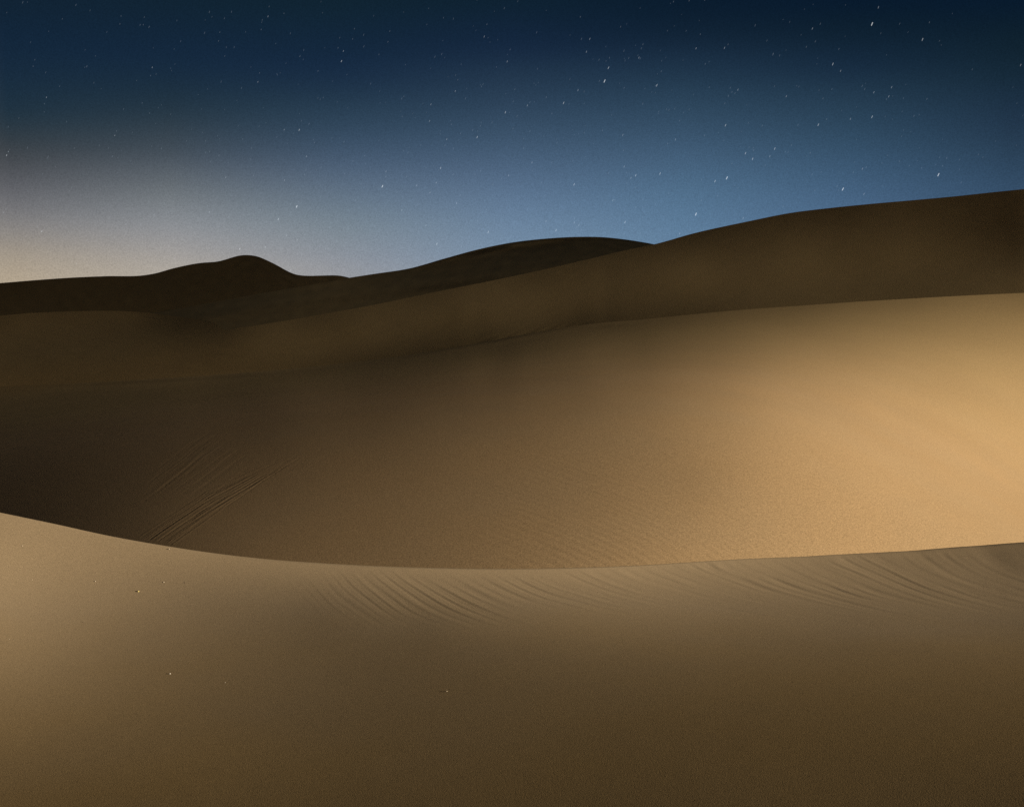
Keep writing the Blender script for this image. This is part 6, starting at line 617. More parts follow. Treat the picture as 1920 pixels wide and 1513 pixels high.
2,2,2,2,1,2,2,2,2,2,0,0,-1,-3,0,-1,-1,0,0,-1,1,-2,0,-1,0,-1,0,1,-1,0,2,0,-1,0,2,-1,1,2,1,1,2,1,0,3,2,2,2,1,1,3,1,0,1,3,-1,0,1,0,0,2,-2,1,1,0,1,-1,0,0,1,
-1,0,0,1,2,-1,1,0,1,1,1,0,3,2,0,1,2,1,2,1,0,2,2,2,-1,1,0,0,0,1,-2,2,-1,-2,1,-2,1,0,-1,0,2,0,1,0,-1,1,2,1,-1,1,0,2,0,1,2,2,0,2,1,3,1,2,1,-1,1,1,1,-1,0,-2,
1,-1,-1,0,-2,0,1,0,0,0,0,1,-1,1,1,0,-1,1,2,1,1,0,0,2,1,1,2,1,2,0,2,0,1,2,0,0,-1,1,-1,1,-1,-1,0,-1,-1,0,-2,-1,2,0,0,-1,1,0,0,1,1,0,0,-1,1,1,2,0,1,1,2,1,
2,1,2,2,1,0,1,0,0,-1,1,0,-1,1,0,-1,-1,-1,1,1,-2,0,0,1,1,1,-1,1,0,-1,1,1,1,0,1,1,0,1,1,2,0,3,0,1,1,2,1,1,1,1,-1,0,3,-1,0,0,0,0,-2,0,1,1,0,-1,0,-1,2,-1,0,
2,-1,1,0,1,-1,1,1,1,0,1,2,0,2,1,2,0,1,0,1,1,2,1,-2,1,1,0,1,-2,2,0,1,-1,1,1,0,0,-1,0,1,0,0,0,0,0,1,0,1,1,1,0,1,1,1,2,-1,2,1,2,0,0,0,1,1,2,-2,2,-1,1,-1,0,
1,1,-2,1,-1,1,1,1,-1,-1,1,0,-1,0,0,1,0,0,1,1,0,2,2,-1,4,0,1,1,2,1,1,-1,1,-2,3,-1,-1,1,0,1,-1,-1,2,-1,1,0,-1,0,1,0,0,-1,1,1,0,-2,1,0,0,1,1,1,-1,4,0,3,2,
1,1,1,0,1,1,1,-2,0,1,-1,0,0,1,1,-1,0,0,0,1,-1,0,1,-1,2,0,-2,0,1,-1,0,0,0,1,0,3,0,2,2,1,2,1,0,1,0,-3,-1,1,-2,-1,-1,1,0,0,0,1,0,0,0,0,1,-1,1,1,-2,0,1,0,1,
0,0,0,0,0,0,0,2,1,-1,2,0,1,1,-1,-2,2,-1,-3,0,-1,-1,-2,0,0,1,-1,1,0,0,0,0,1,-2,0,2,0,0,1,-1,0,1,1,0,-1,1,-1,-2,-1,2,-2,0,-1,0,1,3,-2,1,2,0,1,1,0,0,1,-1,
1,-1,1,0,0,0,0,1,0,-2,0,1,-1,1,1,-1,-1,0,1,-1,1,0,-1,-3,1,0,0,0,0,-1,3,0,0,0,1,0,1,0,0,0,0,0,-1,0,0,0,0,0,1,1,0,-1,1,-1,0,1,0,0,0,-1,-1,-1,1,0,-1,-1,0,
0,0,1,-1,1,-1,2,0,2,0,0,-1,0,0,1,0,0,0,0,1,0,-2,1,0,0,-1,1,-1,-1,0,0,-1,1,-1,1,0,2,0,0,0,-1,0,-1,-1,-2,2,-1,0,1,0,-1,1,1,-1,-1,0,1,0,0,-2,0,2,-2,1,0,1,
-2,0,0,0,-1,-1,0,1,1,-1,0,1,3,0,0,-2,-3,-2,0,-2,1,2,-1,0,0,-1,-1,1,0,1,-2,1,0,1,0,-1,1,-1,1,-2,1,0,-1,-1,-1,1,-2,0,-2,2,0,1,-2,1,0,-1,1,0,-1,1,0,-1,1,0,
0,0,0,0,0,-1,1,-2,1,0,0,0,0,0,-1,1,0,-1,0,-1,1,-2,1,-2,0,-3,-2,-2,0,-1,1,3,1,1,2,0,0,0,0,1,-2,2,-1,-1,1,-1,1,1,-2,1,0,-1,1,0,-1,0,0,0,0,0,-1,0,-3,0,-2,
-1,-1,0,-2,1,0,0,2,2,0,0,1,2,0,-2,1,-3,2,1,-2,1,-2,1,1,-2,0,2,-2,0,1,-1,-1,0,-1,1,-2,0,1,-2,-1,0,0,-3,1,-2,0,1,-1,0,0,2,1,0,0,1,-1,2,-2,-1,1,0,1,-2,0,1,
0,-2,1,-1,0,0,0,0,0,-2,2,-2,-1,0,1,-2,-1,1,-1,-1,0,-3,0,-1,2,-1,1,0,1,1,-1,-1,2,-1,1,-1,0,0,0,-1,0,0,0,0,-1,0,0,-1,0,1,-2,1,0,-1,-2,1,-2,0,-2,1,-3,1,-2,
1,-2,2,0,1,0,0,0,0,-2,2,-2,1,-1,1,-1,2,-2,1,-1,0,0,0,-1,0,0,-3,0,-1,-1,0,0,-2,1,-2,1,-3,1,-2,1,-2,2,0,0,0,1,-1,-1,1,0,-1,1,0,0,0,0,-2,2,-1,0,0,-1,0,0,-1,
-1,1,-1,-1,-1,-1,-2,-1,-1,-2,-1,1,-2,1,-1,1,0,1,0,0,-2,1,0,-1,1,0,-1,-1,1,-1,1,0,0,0,0,0,1,-1,-1,0,-1,0,-1,-1,-1,-2,0,0,-3,1,-2,-2,0,-1,0,1,0,-2,1,-1,-1,
-2,-1,0,0,0,1,1,-1,0,0,0,-1,1,0,0,-1,-1,1,0,-1,-1,-1,0,-1,0,-2,-1,0,-2,-1,0,-1,-2,0,-1,-1,1,-3,-1,-1,-1,0,0,-1,0,0,-1,1,1,-1,0,1,-2,0,-1,0,2,-2,0,0,-1,
1,-1,-1,0,-1,-3,0,-1,-1,-1,-1,1,-1,-1,0,-2,-2,-3,0,0,0,0,0,0,-1,1,-1,-1,0,1,-1,1,-1,1,0,-2,1,-2,0,0,-1,-2,0,-3,0,0,-2,-1,0,-2,0,-1,1,1,-2,-1,1,0,0,1,-1,
0,0,-1,1,-1,1,1,0,-1,0,0,1,-2,0,-1,-1,0,0,-1,-3,1,-2,0,-2,0,-1,0,-3,1,-1,1,0,0,2,1,0,3,1,2,0,-1,0,2,-1,1,-1,-1,1,0,-1,0,-1,1,-1,1,0,0,-2,-1,1,-2,0,-1,0,
-1,-1,-2,1,-2,1,-1,0,0,0,1,2,0,1,0,-1,1,1,-2,0,0,0,0,0,0,1,-1,1,0,0,-1,0,0,0,0,0,0,-1,0,-1,-1,0,-1,0,0,0,1,0,0,1,0,-1,1,0,2,-1,0,-1,1,1,-1,0,1,-1,0,0,1,
-1,0,0,1,0,-1,1,0,0,-1,0,0,1,-1,-1,2,-1,2,-1,1,1,1,0,-1,1,-1,2,3,0,0,0,0,0,0,1,-1,0,1,0,-1,1,0,0,0,0,1,-1,1,-1,3,0,0,0,1,1,-2,1,0,3,0,0,0,-2,0,-2,1,2,2,
0,0,0,0,-1,1,-1,1,0,-1,0,2,-1,0,2,0,0,0,2,0,2,-2,2,1,-1,1,0,2,1,0,-1,1,0,-1,0,-1,1,1,0,1,0,0,1,-1,1,-1,1,-2,1,0,1,-2,1,1,-2,0,1,1,0,0,0,2,0,0,1,-1,1,0,
0,1,0,0,0,0,1,2,2,2,5,7,-1,0,0,1,-1,0,-1,2,-1,0,-1,1,-1,-1,1,1,-1,0,-1,0,0,-1,-1,0,0,1,-1,1,0,0,2,-1,1,2,2,3,4,6,8,10,0,0,-1,0,1,0,0,-1,0,0,0,0,0,0,0,-2,
0,-1,1,-1,-1,0,0,-1,1,-1,1,-2,1,1,-1,1,0,1,2,4,6,7,8,9,-1,1,0,0,-1,0,0,1,0,0,-1,0,1,0,-1,1,0,0,-1,1,0,-1,1,0,-1,1,1,2,-1,-2,0,-1,0,0,2,4,5,9,6,6,1,-1,0,
0,0,1,0,-2,1,0,1,0,-1,1,0,1,0,0,0,0,1,1,0,2,0,2,-1,0,2,0,-3,-1,-1,1,3,4,6,3,5,1,-1,0,1,-1,1,-1,1,2,-2,1,0,-1,1,-1,1,-1,1,0,0,1,0,1,0,-1,2,-2,1,0,-2,1,2,
2,2,3,3,3,3,3,1,0,-1,1,0,1,-1,0,-1,-1,2,-1,0,1,-1,0,0,0,-2,1,0,-1,0,-1,-1,0,-3,0,-2,0,0,0,3,4,5,6,5,5,4,3,4,3,1,-1,-1,0,0,0,0,0,-1,0,0,0,0,-1,0,-2,2,-2,
-1,-2,-2,-1,-2,-2,-1,-2,0,-2,1,2,3,3,6,5,7,7,7,8,5,4,-1,1,0,0,0,0,0,0,0,0,-1,-1,0,1,-3,2,-3,0,0,0,-1,-3,0,-2,-1,-3,-2,0,0,2,1,4,5,7,7,8,8,6,4,1,0,0,1,-2,
1,0,-1,1,-1,0,1,0,0,-2,2,-1,0,0,-1,0,-1,2,-2,-1,0,1,0,0,0,-1,1,3,3,6,7,6,4,1,0,-4,0,0,-1,2,-1,-1,2,-1,1,-1,0,0,-1,2,0,-1,1,0,0,0,2,-2,1,1,-2,1,0,0,1,3,
4,3,6,3,3,2,0,-2,-6,-7,0,0,1,-1,0,1,-1,0,0,1,-1,0,1,-1,-1,1,1,-1,1,0,-1,1,-1,0,1,0,1,2,3,3,6,6,5,4,2,-1,-4,-4,-5,-5,0,0,-1,1,0,1,0,-1,0,0,0,0,0,0,1,-1,
-1,1,0,0,0,0,1,0,1,-1,1,3,3,6,3,6,3,3,1,-1,-2,-4,-5,-5,0,0,1,-1,0,-1,0,1,0,0,0,0,0,0,-1,2,-1,1,-1,0,0,0,1,-1,0,3,2,1,3,2,4,2,3,2,0,-1,-1,-5,-3,-5,-1,1,
-1,1,0,0,0,0,0,-1,1,0,-1,0,1,-2,2,-2,1,0,0,0,-2,2,0,-1,0,2,3,2,4,2,2,0,1,-1,-4,-1,-3,-1,-1,1,0,-1,0,0,1,0,-1,1,-1,0,1,0,-1,1,-1,1,-1,-1,0,-1,1,-2,-1,0,
2,1,1,4,1,3,1,2,-2,-1,0,-2,-2,-2,0,-2,1,1,0,0,-1,0,1,-1,0,0,0,0,1,0,-1,-1,0,1,-1,0,-2,0,0,1,-1,2,1,2,3,3,2,0,0,-2,-2,-2,-2,0,0,1,-1,-1,0,1,0,0,0,0,0,0,
-1,0,0,-1,1,0,0,-1,-1,0,0,-1,0,-2,2,1,4,2,3,1,2,0,-1,-1,-3,-1,0,-3,]),
}

LONG_CREST = [
26.026,26.007,25.989,25.971,25.954,25.938,25.924,25.91,25.897,25.886,25.877,25.868,25.861,25.857,25.854,25.852,25.852,25.856,25.861,25.867,25.876,25.888,
25.901,25.917,25.935,25.958,25.986,26.016,26.046,26.076,26.102,26.124,26.139,26.148,26.149,26.145,26.136,26.126,26.112,26.097,26.08,26.066,26.052,26.039,
26.025,26.014,26.001,25.985,25.965,25.945,25.92,25.889,25.856,25.826,25.792,25.754,25.709,25.663,25.609,25.547,25.475,25.401,25.32,25.232,25.135,25.034,
24.923,24.8,24.669,24.534,24.395,24.257,24.119,23.98,23.839,23.694,23.547,23.394,23.237,23.084,22.972,22.839,22.605,22.249,21.757,20.918,20.287,20.119,
20.246,20.504,20.728,20.808,20.884,20.968,21.066,21.174,21.291,21.404,21.521,21.64,21.758,21.861,21.967,22.077,22.192,22.297,22.405,22.516,22.628,22.727,
22.826,22.925,23.022,23.103,23.183,23.262,23.34,23.404,23.468,23.533,23.598,23.656,23.715,23.775,23.838,23.902,23.969,24.039,24.112,24.192,24.276,24.363,
24.453,24.542,24.633,24.726,24.819,24.899,24.978,25.057,25.134,25.187,25.237,25.284,25.329,25.35,25.369,25.387,25.404,25.405,25.405,25.405,25.406,25.399,
25.394,25.39,25.387,25.375,25.365,25.354,25.344,25.329,25.314,25.3,25.286,25.271,25.256,25.242,25.229,25.214,25.2,25.188,25.178,25.165,25.154,25.144,25.137,
25.126,25.116,25.108,25.101,25.091,25.082,25.074,25.066,25.061,25.057,25.052,25.051,25.067,25.084,25.104,25.123,25.147,25.169,25.189,25.204,25.22,25.23,
25.233,25.224,25.202,25.178,25.155,25.14,25.12,25.117,25.133,25.166,25.195,25.233,25.276,25.32,25.362,25.398,25.424,25.438,25.453,25.46,25.46,25.454,25.46,
25.461,25.459,25.453,25.456,25.456,25.455,25.454,25.457,25.461,25.465,25.471,25.486,25.5,25.515,25.529,25.551,25.57,25.585,25.593,25.614,25.626,25.63,25.624,
25.631,25.63,25.622,25.609,25.607,25.602,25.595,25.585,25.585,25.585,25.586,25.587,25.591,25.593,25.593,25.591,25.593,25.594,25.593,25.592,25.594,25.595,
25.597,25.597,25.598,25.598,25.596,25.594,25.592,25.59,25.589,25.588,25.587,25.588,25.59,25.592,25.592,25.592,25.593,25.594,25.592,25.591,25.592,25.593,
25.593,25.594,25.597,25.602,25.607,25.614,25.621,25.629,25.636,25.641,25.645,25.647,25.649,25.651,25.652,25.652,25.654,25.655,25.657,25.658,25.661,25.664,
25.666,25.668,25.671,25.673,25.675,25.676,25.679,25.681,25.683,25.684,25.686,25.688,25.69,25.691,25.694,25.696,25.697,25.699,25.701,25.702,25.704,25.705,]
def net(key):
    a, b, q, s = NETS[key]
    r = np.array(s, dtype=np.int64).reshape(3, a, b)
    r = np.cumsum(np.cumsum(np.cumsum(r, 1), 2), 1)
    return r.transpose(1, 2, 0) * q
def cr(n, s):                                          # smooth interpolating cubic spline weights on n knots
    def basis(s):
        W = np.zeros((len(s), n + 2)); i = np.clip(np.floor(s).astype(int), 0, n - 2); t = s - i; R = np.arange(len(s))
        for d, c in enumerate(((1 - t) ** 3 / 6, (3 * t ** 3 - 6 * t * t + 4) / 6, (-3 * t ** 3 + 3 * t * t + 3 * t + 1) / 6, t ** 3 / 6)):
            W[R, i + d] += c
        return W
    M = np.zeros((n + 2, n + 2)); M[1:-1] = basis(np.arange(n, dtype=float))
    M[0, :3] = 1, -2, 1; M[-1, -3:] = 1, -2, 1
    return basis(np.asarray(s, float)) @ np.linalg.inv(M)[:, 1:-1]
def vnoise(x, y, seed=0):                              # smooth value noise, 0..1
    def h(i, j):
        v = np.sin(i * 127.1 + j * 311.7 + seed * 74.7) * 43758.5453
        return v - np.floor(v)
    i, j = np.floor(x), np.floor(y); f, g = x - i, y - j
    f = f * f * (3 - 2 * f); g = g * g * (3 - 2 * g)
    return (h(i, j) * (1 - f) + h(i + 1, j) * f) * (1 - g) + (h(i, j + 1) * (1 - f) + h(i + 1, j + 1) * f) * g
def sstep(a, b, x):
    t = np.clip((x - a) / (b - a), 0, 1); return t * t * (3 - 2 * t)
FLOOR = -32.0
def grid_mesh(name, P, mat, label, brink=None):
    a, b = P.shape[:2]
    me = bpy.data.meshes.new(name)
    idx = np.arange(a * b).reshape(a, b)
    f = np.stack([idx[:-1, :-1], idx[1:, :-1], idx[1:, 1:], idx[:-1, 1:]], -1).reshape(-1, 4)
    me.vertices.add(a * b); me.vertices.foreach_set('co', P.reshape(-1).astype('f4'))
    me.loops.add(f.size); me.loops.foreach_set('vertex_index', f.reshape(-1).astype('i4'))
    me.polygons.add(len(f)); me.polygons.foreach_set('loop_start', np.arange(0, f.size, 4, dtype='i4'))
    me.polygons.foreach_set('use_smooth', np.ones(len(f), bool))
    me.update(calc_edges=True); me.validate()
    me.materials.append(mat)
    if brink is not None:                              # a sharp brink where the windward face meets the slip face
        ev = np.zeros(len(me.edges) * 2, 'i4'); me.edges.foreach_get('vertices', ev); ev = ev.reshape(-1, 2) % b
        at = me.attributes.get('sharp_edge') or me.attributes.new('sharp_edge', 'BOOLEAN', 'EDGE')
        at.data.foreach_set('value', (ev == brink).all(1))
    o = bpy.data.objects.new(name, me); C.objects.link(o)
    o['kind'] = 'structure'; o['label'] = label
    return o
def dune(name, key, s, t, mat, label, back, foot, side, relief=None, floor=FLOOR, crest_r=0.0, summit=None):
    G = net(key)
    if summit is None:
        P = np.einsum('ai,ijk,bj->abk', cr(G.shape[0], s), G, cr(G.shape[1], t))
    else:                                              # brink line given per column
        G1 = np.einsum('ai,ijk->ajk', cr(G.shape[0], s), G)
        P = np.stack([cr(G.shape[1], t * c) @ g for c, g in zip(np.interp(s, np.arange(len(summit)) / 4, summit), G1)])
    if relief is not None:                             # fades out before the shoulders and the hidden foot
        i, j = np.linspace(0, 1, P.shape[0])[:, None], np.linspace(0, 1, P.shape[1])[None]
        P[..., 2] += relief(P) * sstep(0, .04, i) * sstep(1, .95, i) * sstep(0, .05, j)
    # lee side behind the crest
    top = P[:, -1]; prev = P[:, -2]
    sl = (top[:, 2] - prev[:, 2]) / np.maximum(np.hypot(*(top - prev)[:, :2].T), 1e-6)
    ang0 = np.clip(np.arctan(sl), -.3, .6); ang1 = -math.radians(back[0])
    rows = []; q = top.copy(); rad = top[:, :2] / np.hypot(top[:, 0], top[:, 1])[:, None]
    ds = back[1]
    for i in range(back[2]):
        f = min(1, (i + 1) / back[3])
        a = ang0 * (1 - f) + ang1 * f
        q = q.copy(); q[:, :2] += rad * ds; q[:, 2] += np.tan(a) * ds
        q[:, 2] = np.maximum(q[:, 2], floor - 1.0)
        rows.append(q)
        if i >= back[3]: ds *= 1.35
    # foot of the slope towards the viewer
    frows = []; q = P[:, 0].copy(); d0 = P[:, 0] - P[:, 1]
    if foot[0] == 'fall':
        for i in range(foot[1]):
            q = q.copy(); q[:, :2] -= rad * foot[2] * (1 + i * .6); q[:, 2] -= foot[2] * (1 + i * .6) * foot[3]
            q[:, 2] = np.maximum(q[:, 2], floor - 1.0)
            frows.insert(0, q)
    else:                                              # ground running on under and behind the viewer
        s_ = 0.0
        for i in range(16):
            s_ += .35 * 1.35 ** i
            r = P[:, 0].copy(); r[:, 0] *= 1 + s_ * 1.1; r[:, 1] -= s_ * 1.5
            r[:, 2] = P[:, 0, 2] + (-1.72 - P[:, 0, 2]) * (1 - math.exp(-s_ * 1.1)) - .035 * max(0, s_ - 3)
            frows.insert(0, r)
    brink = len(frows) + P.shape[1] - 1
    P = np.concatenate([np.stack(frows, 1), P, np.stack(rows, 1)], 1)
    # shoulders beyond both ends
    L, n, st, drop = side
    def ends(E, F, left):
        if key == 'hump' and not left: return []
        o = []; g = (E - F); g = g / np.maximum(np.hypot(g[:, 0], g[:, 1]), 1e-6)[:, None]; g[:, 2] = np.clip(g[:, 2], -.55, .12 if left else 0.0)
        d = 0
        for i in range(n):
            d += st * 1.28 ** i
            e = L * (1 - math.exp(-d / L))
            v = E.copy(); v[:, :2] += g[:, :2] * d; v[:, 2] += g[:, 2] * e - drop * max(0, d - L)
            v[:, 2] = np.maximum(v[:, 2], floor - 1.0)
            o.append(v)
        return o
    l = ends(P[0], P[2], True)[::-1]; r = ends(P[-1], P[-3], False)
    P = np.concatenate([np.stack(l, 0), P] + ([np.stack(r, 0)] if r else []), 0)
    return grid_mesh(name, P, mat, label, brink if crest_r == 0.0 else None)

# the far dunes
dune('dune_far_peak', 'far', np.linspace(0, 63, 379), np.linspace(0, 11, 34), far_sand,
     'dark far dune ridge with a small rounded peak under the pale glow', (25, 3, 26, 1), ('fall', 8, 20, .3), (150, 14, 20, .1))
dune('dune_rounded_ridge', 'middle', np.linspace(0, 63, 379), np.linspace(0, 11, 34), far_sand,
     'dark rounded dune rising between the far peak and the long ridge', (25, 2, 24, 1), ('fall', 8, 10, .3), (60, 12, 8, .25))
dune('dune_long_ridge', 'long', np.linspace(0, 83, 84 * 8), np.linspace(0, 1, 28 * 6), long_sand,
     'long brown dune ridge climbing to the upper right, with a low hump at its left end', (28, .8, 26, 1), ('fall', 9, 2, .9), (60, 14, 6, .12), summit=LONG_CREST)

# avalanche marks raked down the shaded flank: (polyline x y, width, depth)
MARKS = [
    ([(-16.21, 76.9), (-18.56, 73.57), (-20.55, 70.12)], 0.06, 0.008),
    ([(-20.52, 70.27), (-21.62, 67.87), (-22.84, 65.64)], 0.06, -0.007),
    ([(-18.02, 76.93), (-20.55, 75.01), (-22.87, 72.74)], 0.05518, 0.00625),
    ([(-18.38, 76.65), (-22.62, 73.22), (-25.77, 67.33)], 0.06256, -0.00501),
    ([(-18.25, 76.66), (-21.11, 74.49), (-23.55, 71.31)], 0.06422, -0.00388),
    ([(-19.78, 75.37), (-22.27, 73.39), (-24.18, 69.85)], 0.04333, -0.00509),
    ([(-19.06, 75.87), (-21.42, 74.04), (-23.39, 71.24)], 0.04559, 0.00564),
    ([(-19.23, 75.61), (-22.78, 72.1), (-25.41, 67.11)], 0.06324, -0.00507),
    ([(-18.87, 75.87), (-22.62, 72.29), (-25.37, 67.09)], 0.05731, 0.00392),
    ([(-18.48, 76.15), (-22.45, 72.48), (-25.32, 67.06)], 0.04553, -0.00686),
    ([(-18.46, 76.05), (-20.54, 74.29), (-22.42, 72.27)], 0.06288, 0.00632),
    ([(-18.44, 76.07), (-22.38, 72.33), (-25.21, 66.99)], 0.06431, -0.00483),
    ([(-20.08, 74.55), (-21.84, 73.01), (-23.18, 70.6)], 0.04768, 0.00361),
    ([(-19.8, 74.72), (-21.44, 73.28), (-22.77, 71.25)], 0.04197, -0.00619),
    ([(-17.88, 76.37), (-22.06, 72.33), (-24.96, 66.84)], 0.04179, -0.0052),
    ([(-17.42, 76.78), (-21.86, 72.51), (-24.89, 66.8)], 0.04926, -0.0051),
    ([(-18.93, 75.27), (-22.38, 71.49), (-24.86, 66.78)], 0.05543, 0.00406),
    ([(-18.2, 75.91), (-22.11, 71.91), (-24.82, 66.76)], 0.04281, 0.00574),
    ([(-18.44, 75.57), (-22.14, 71.59), (-24.7, 66.69)], 0.06337, -0.00356),
    ([(-18.93, 75.06), (-22.29, 71.22), (-24.67, 66.67)], 0.05888, -0.00514),
    ([(-18.97, 74.92), (-22.25, 71.07), (-24.58, 66.61)], 0.04712, -0.00478),
    ([(-19.03, 74.7), (-21.48, 72.17), (-23.15, 68.94)], 0.04021, 0.00429),
    ([(-19.22, 74.49), (-22.25, 70.68), (-24.43, 66.53)], 0.05376, -0.0045),
    ([(-18.39, 75.22), (-21.93, 71.07), (-24.34, 66.47)], 0.05574, -0.00504),
    ([(-19.12, 74.47), (-21.69, 71.54), (-23.45, 68.06)], 0.04884, 0.00613),
    ([(-18.81, 74.72), (-22.03, 70.72), (-24.28, 66.44)], 0.0635, -0.00412),
    ([(-17.38, 76.11), (-21.49, 71.36), (-24.12, 66.34)], 0.06079, 0.00588),
    ([(-17.71, 75.67), (-20.36, 72.72), (-22.35, 69.53)], 0.06325, -0.00614),
    ([(-18.57, 74.69), (-21.83, 70.53), (-24.04, 66.3)], 0.06313, 0.00444),
    ([(-18.48, 74.68), (-21.75, 70.44), (-23.95, 66.25)], 0.06217, -0.00478),
    ([(-17.57, 75.69), (-21.46, 70.95), (-23.92, 66.23)], 0.05198, 0.00652),
    ([(-18.36, 74.66), (-20.98, 71.52), (-22.66, 68.25)], 0.04212, -0.00558),
    ([(-18.14, 74.92), (-20.63, 71.97), (-22.35, 68.88)], 0.06333, -0.00687),
    ([(-18.39, 74.52), (-21.61, 70.19), (-23.73, 66.12)], 0.04983, 0.0037),
    ([(-18.17, 74.73), (-20.07, 72.45), (-21.58, 70.12)], 0.05556, -0.00661),
    ([(-17.78, 75.1), (-20.47, 71.79), (-22.27, 68.49)], 0.05677, 0.00628),
    ([(-18.12, 74.55), (-21.39, 69.98), (-23.48, 65.98)], 0.06276, -0.00668),
    ([(-17.89, 74.75), (-19.83, 72.3), (-21.36, 69.87)], 0.06176, -0.00431),
    ([(-16.92, 75.93), (-20.98, 70.45), (-23.34, 65.89)], 0.04348, -0.00431),
    ([(-17.24, 75.46), (-21.05, 70.23), (-23.31, 65.88)], 0.06213, -0.00514),
    ([(-17.17, 75.44), (-20.3, 71.22), (-22.23, 67.52)], 0.04782, 0.00677),
    ([(-16.67, 76.07), (-20.8, 70.28), (-23.13, 65.78)], 0.04632, -0.00558),
    ([(-25.41, 86.46), (-26.18, 78.95), (-27.75, 75.11)], 0.19192, 0.00093),
    ([(-27.73, 89.3), (-27.55, 82.6), (-28.19, 79.05)], 0.19949, 0.00102),
    ([(-22.31, 79.95), (-24.06, 75.66), (-25.79, 72.2)], 0.1319, 0.00105),
    ([(-21.92, 80.06), (-22.83, 77.34), (-23.82, 75.23)], 0.12674, 0.00137),
    ([(-21.12, 78.84), (-22.45, 75.77), (-23.78, 73.2)], 0.18845, 0.0015),
    ([(-20.19, 76.75), (-21.66, 73.46), (-22.95, 70.24)], 0.12587, 0.00136),
    ([(-21.4, 78.37), (-23.0, 74.85), (-24.49, 71.72)], 0.09567, 0.00093),
    ([(-24.84, 85.6), (-25.5, 78.34), (-26.87, 74.42)], 0.17697, 0.00147),
    ([(-22.24, 79.9), (-23.42, 76.22), (-24.67, 73.32)], 0.19483, 0.00084),
    ([(-26.55, 87.6), (-26.86, 80.45), (-28.04, 76.87)], 0.19835, 0.00107),
    ([(-24.53, 82.85), (-25.91, 76.9), (-27.58, 72.95)], 0.17554, 0.00153),
    ([(-27.76, 92.0), (-27.14, 81.7), (-28.06, 77.32)], 0.12938, 0.00132),
    ([(-24.52, 83.88), (-25.4, 78.52), (-26.72, 75.31)], 0.17137, 0.00074),
    ([(-23.97, 83.53), (-24.48, 79.4), (-25.31, 76.77)], 0.19069, 0.00077),
    ([(-21.53, 77.37), (-23.07, 74.2), (-24.47, 71.19)], 0.1081, 0.00104),
    ([(-23.72, 82.32), (-24.41, 78.91), (-25.31, 76.57)], 0.10596, 0.00142),
    ([(-26.16, 88.28), (-26.41, 80.05), (-27.71, 76.17)], 0.14532, 0.00135),
    ([(-24.04, 83.03), (-25.16, 77.39), (-26.63, 73.8)], 0.16592, 0.00149),
    ([(-26.38, 89.37), (-26.75, 80.07), (-28.34, 75.94)], 0.1212, 0.00116),
    ([(-22.14, 80.66), (-23.09, 77.21), (-24.17, 74.68)], 0.1079, 0.00151),
    ([(-26.23, 85.82), (-26.43, 80.12), (-27.27, 76.96)], 0.10153, 0.0011),
    ([(-22.83, 81.1), (-24.08, 77.11), (-25.47, 74.25)], 0.09483, 0.00151),
    ([(-16.66, 77.48), (-17.22, 76.59), (-17.78, 75.78)], 0.07, 0.002),
    ([(-15.82, 76.4), (-16.39, 75.59), (-16.97, 74.84)], 0.07, 0.002),
    ([(-15.4, 77.44), (-15.97, 76.54), (-16.55, 75.73)], 0.07, 0.002),
    ([(-14.9, 77.69), (-15.48, 76.75), (-16.05, 75.92)], 0.07, 0.002),
    ([(-15.19, 75.47), (-15.77, 74.72), (-16.35, 74.01)], 0.07, 0.002),
    ([(-15.77, 75.13), (-16.35, 74.41), (-16.92, 73.7)], 0.07, 0.002),
    ([(-14.23, 76.06), (-14.82, 75.27), (-15.41, 74.53)], 0.07, 0.002),
]
def flank_relief(P):
    X, Y = P[..., 0], P[..., 1]; z = np.zeros_like(X)
    for k, (pl, w, a) in enumerate(MARKS):
        pl = np.array(pl); lens = np.hypot(*np.diff(pl, axis=0).T); tot = lens.sum(); acc = 0
        best = np.full(X.shape, 1e9); bs = np.zeros_like(X); bd = np.zeros_like(X)
        for (p, q, l) in zip(pl[:-1], pl[1:], lens):
            d = (q - p) / l
            u = (X - p[0]) * d[0] + (Y - p[1]) * d[1]; v = (X - p[0]) * d[1] - (Y - p[1]) * d[0]
            uc = np.clip(u, 0, l); dist = np.hypot(u - uc, v)
            m = dist < best
            best = np.where(m, dist, best); bs = np.where(m, acc + uc, bs); bd = np.where(m, np.where(np.abs(u - uc) > 0, np.sign(v) * dist, v), bd)
            acc += l
        w = w * Y / 72; near = best < w * 5
        f = bs / tot
        wob = .85 + .5 * (vnoise(bs * .9, bs * 0 + k, 3) - .5)
        taper = sstep(0, .08, f) * sstep(0, .05, 1 - f) * wob
        z += np.where(near, -a * (Y / 80) * taper * (np.exp(-(bd / w) ** 2) - .6 * np.exp(-((bd - 1.5 * w) / w) ** 2)), 0)
    # faint wind ripples low on the face
    rp = sstep(-6, 6, X) * sstep(40, 22, X) * sstep(78, 62, Y)
    z += rp * .0045 * np.sin((X * .55 + Y * .8) * 2 * math.pi / .55 + 2.5 * vnoise(X * .35, Y * .35, 5)) * (.3 + vnoise(X * .25, Y * .2, 8))
    return z
px2s = lambda x: (np.asarray(x, float) + 160) / 2240 * 71
sD = np.concatenate([px2s(np.arange(-160, 215, 8)), px2s(np.arange(215, 650, 1.3)), px2s(np.arange(650, 2078, 4)), [71.0]])
dune('dune_main_face', 'bowl', sD, np.linspace(0, 43, 44 * 6), bowl_sand,
     'great smooth dune face glowing orange at its right and sinking into shadow at its left', (30, .35, 30, 1), ('fall', 8, 1.0, .35), (25, 16, 2.5, .20), flank_relief)

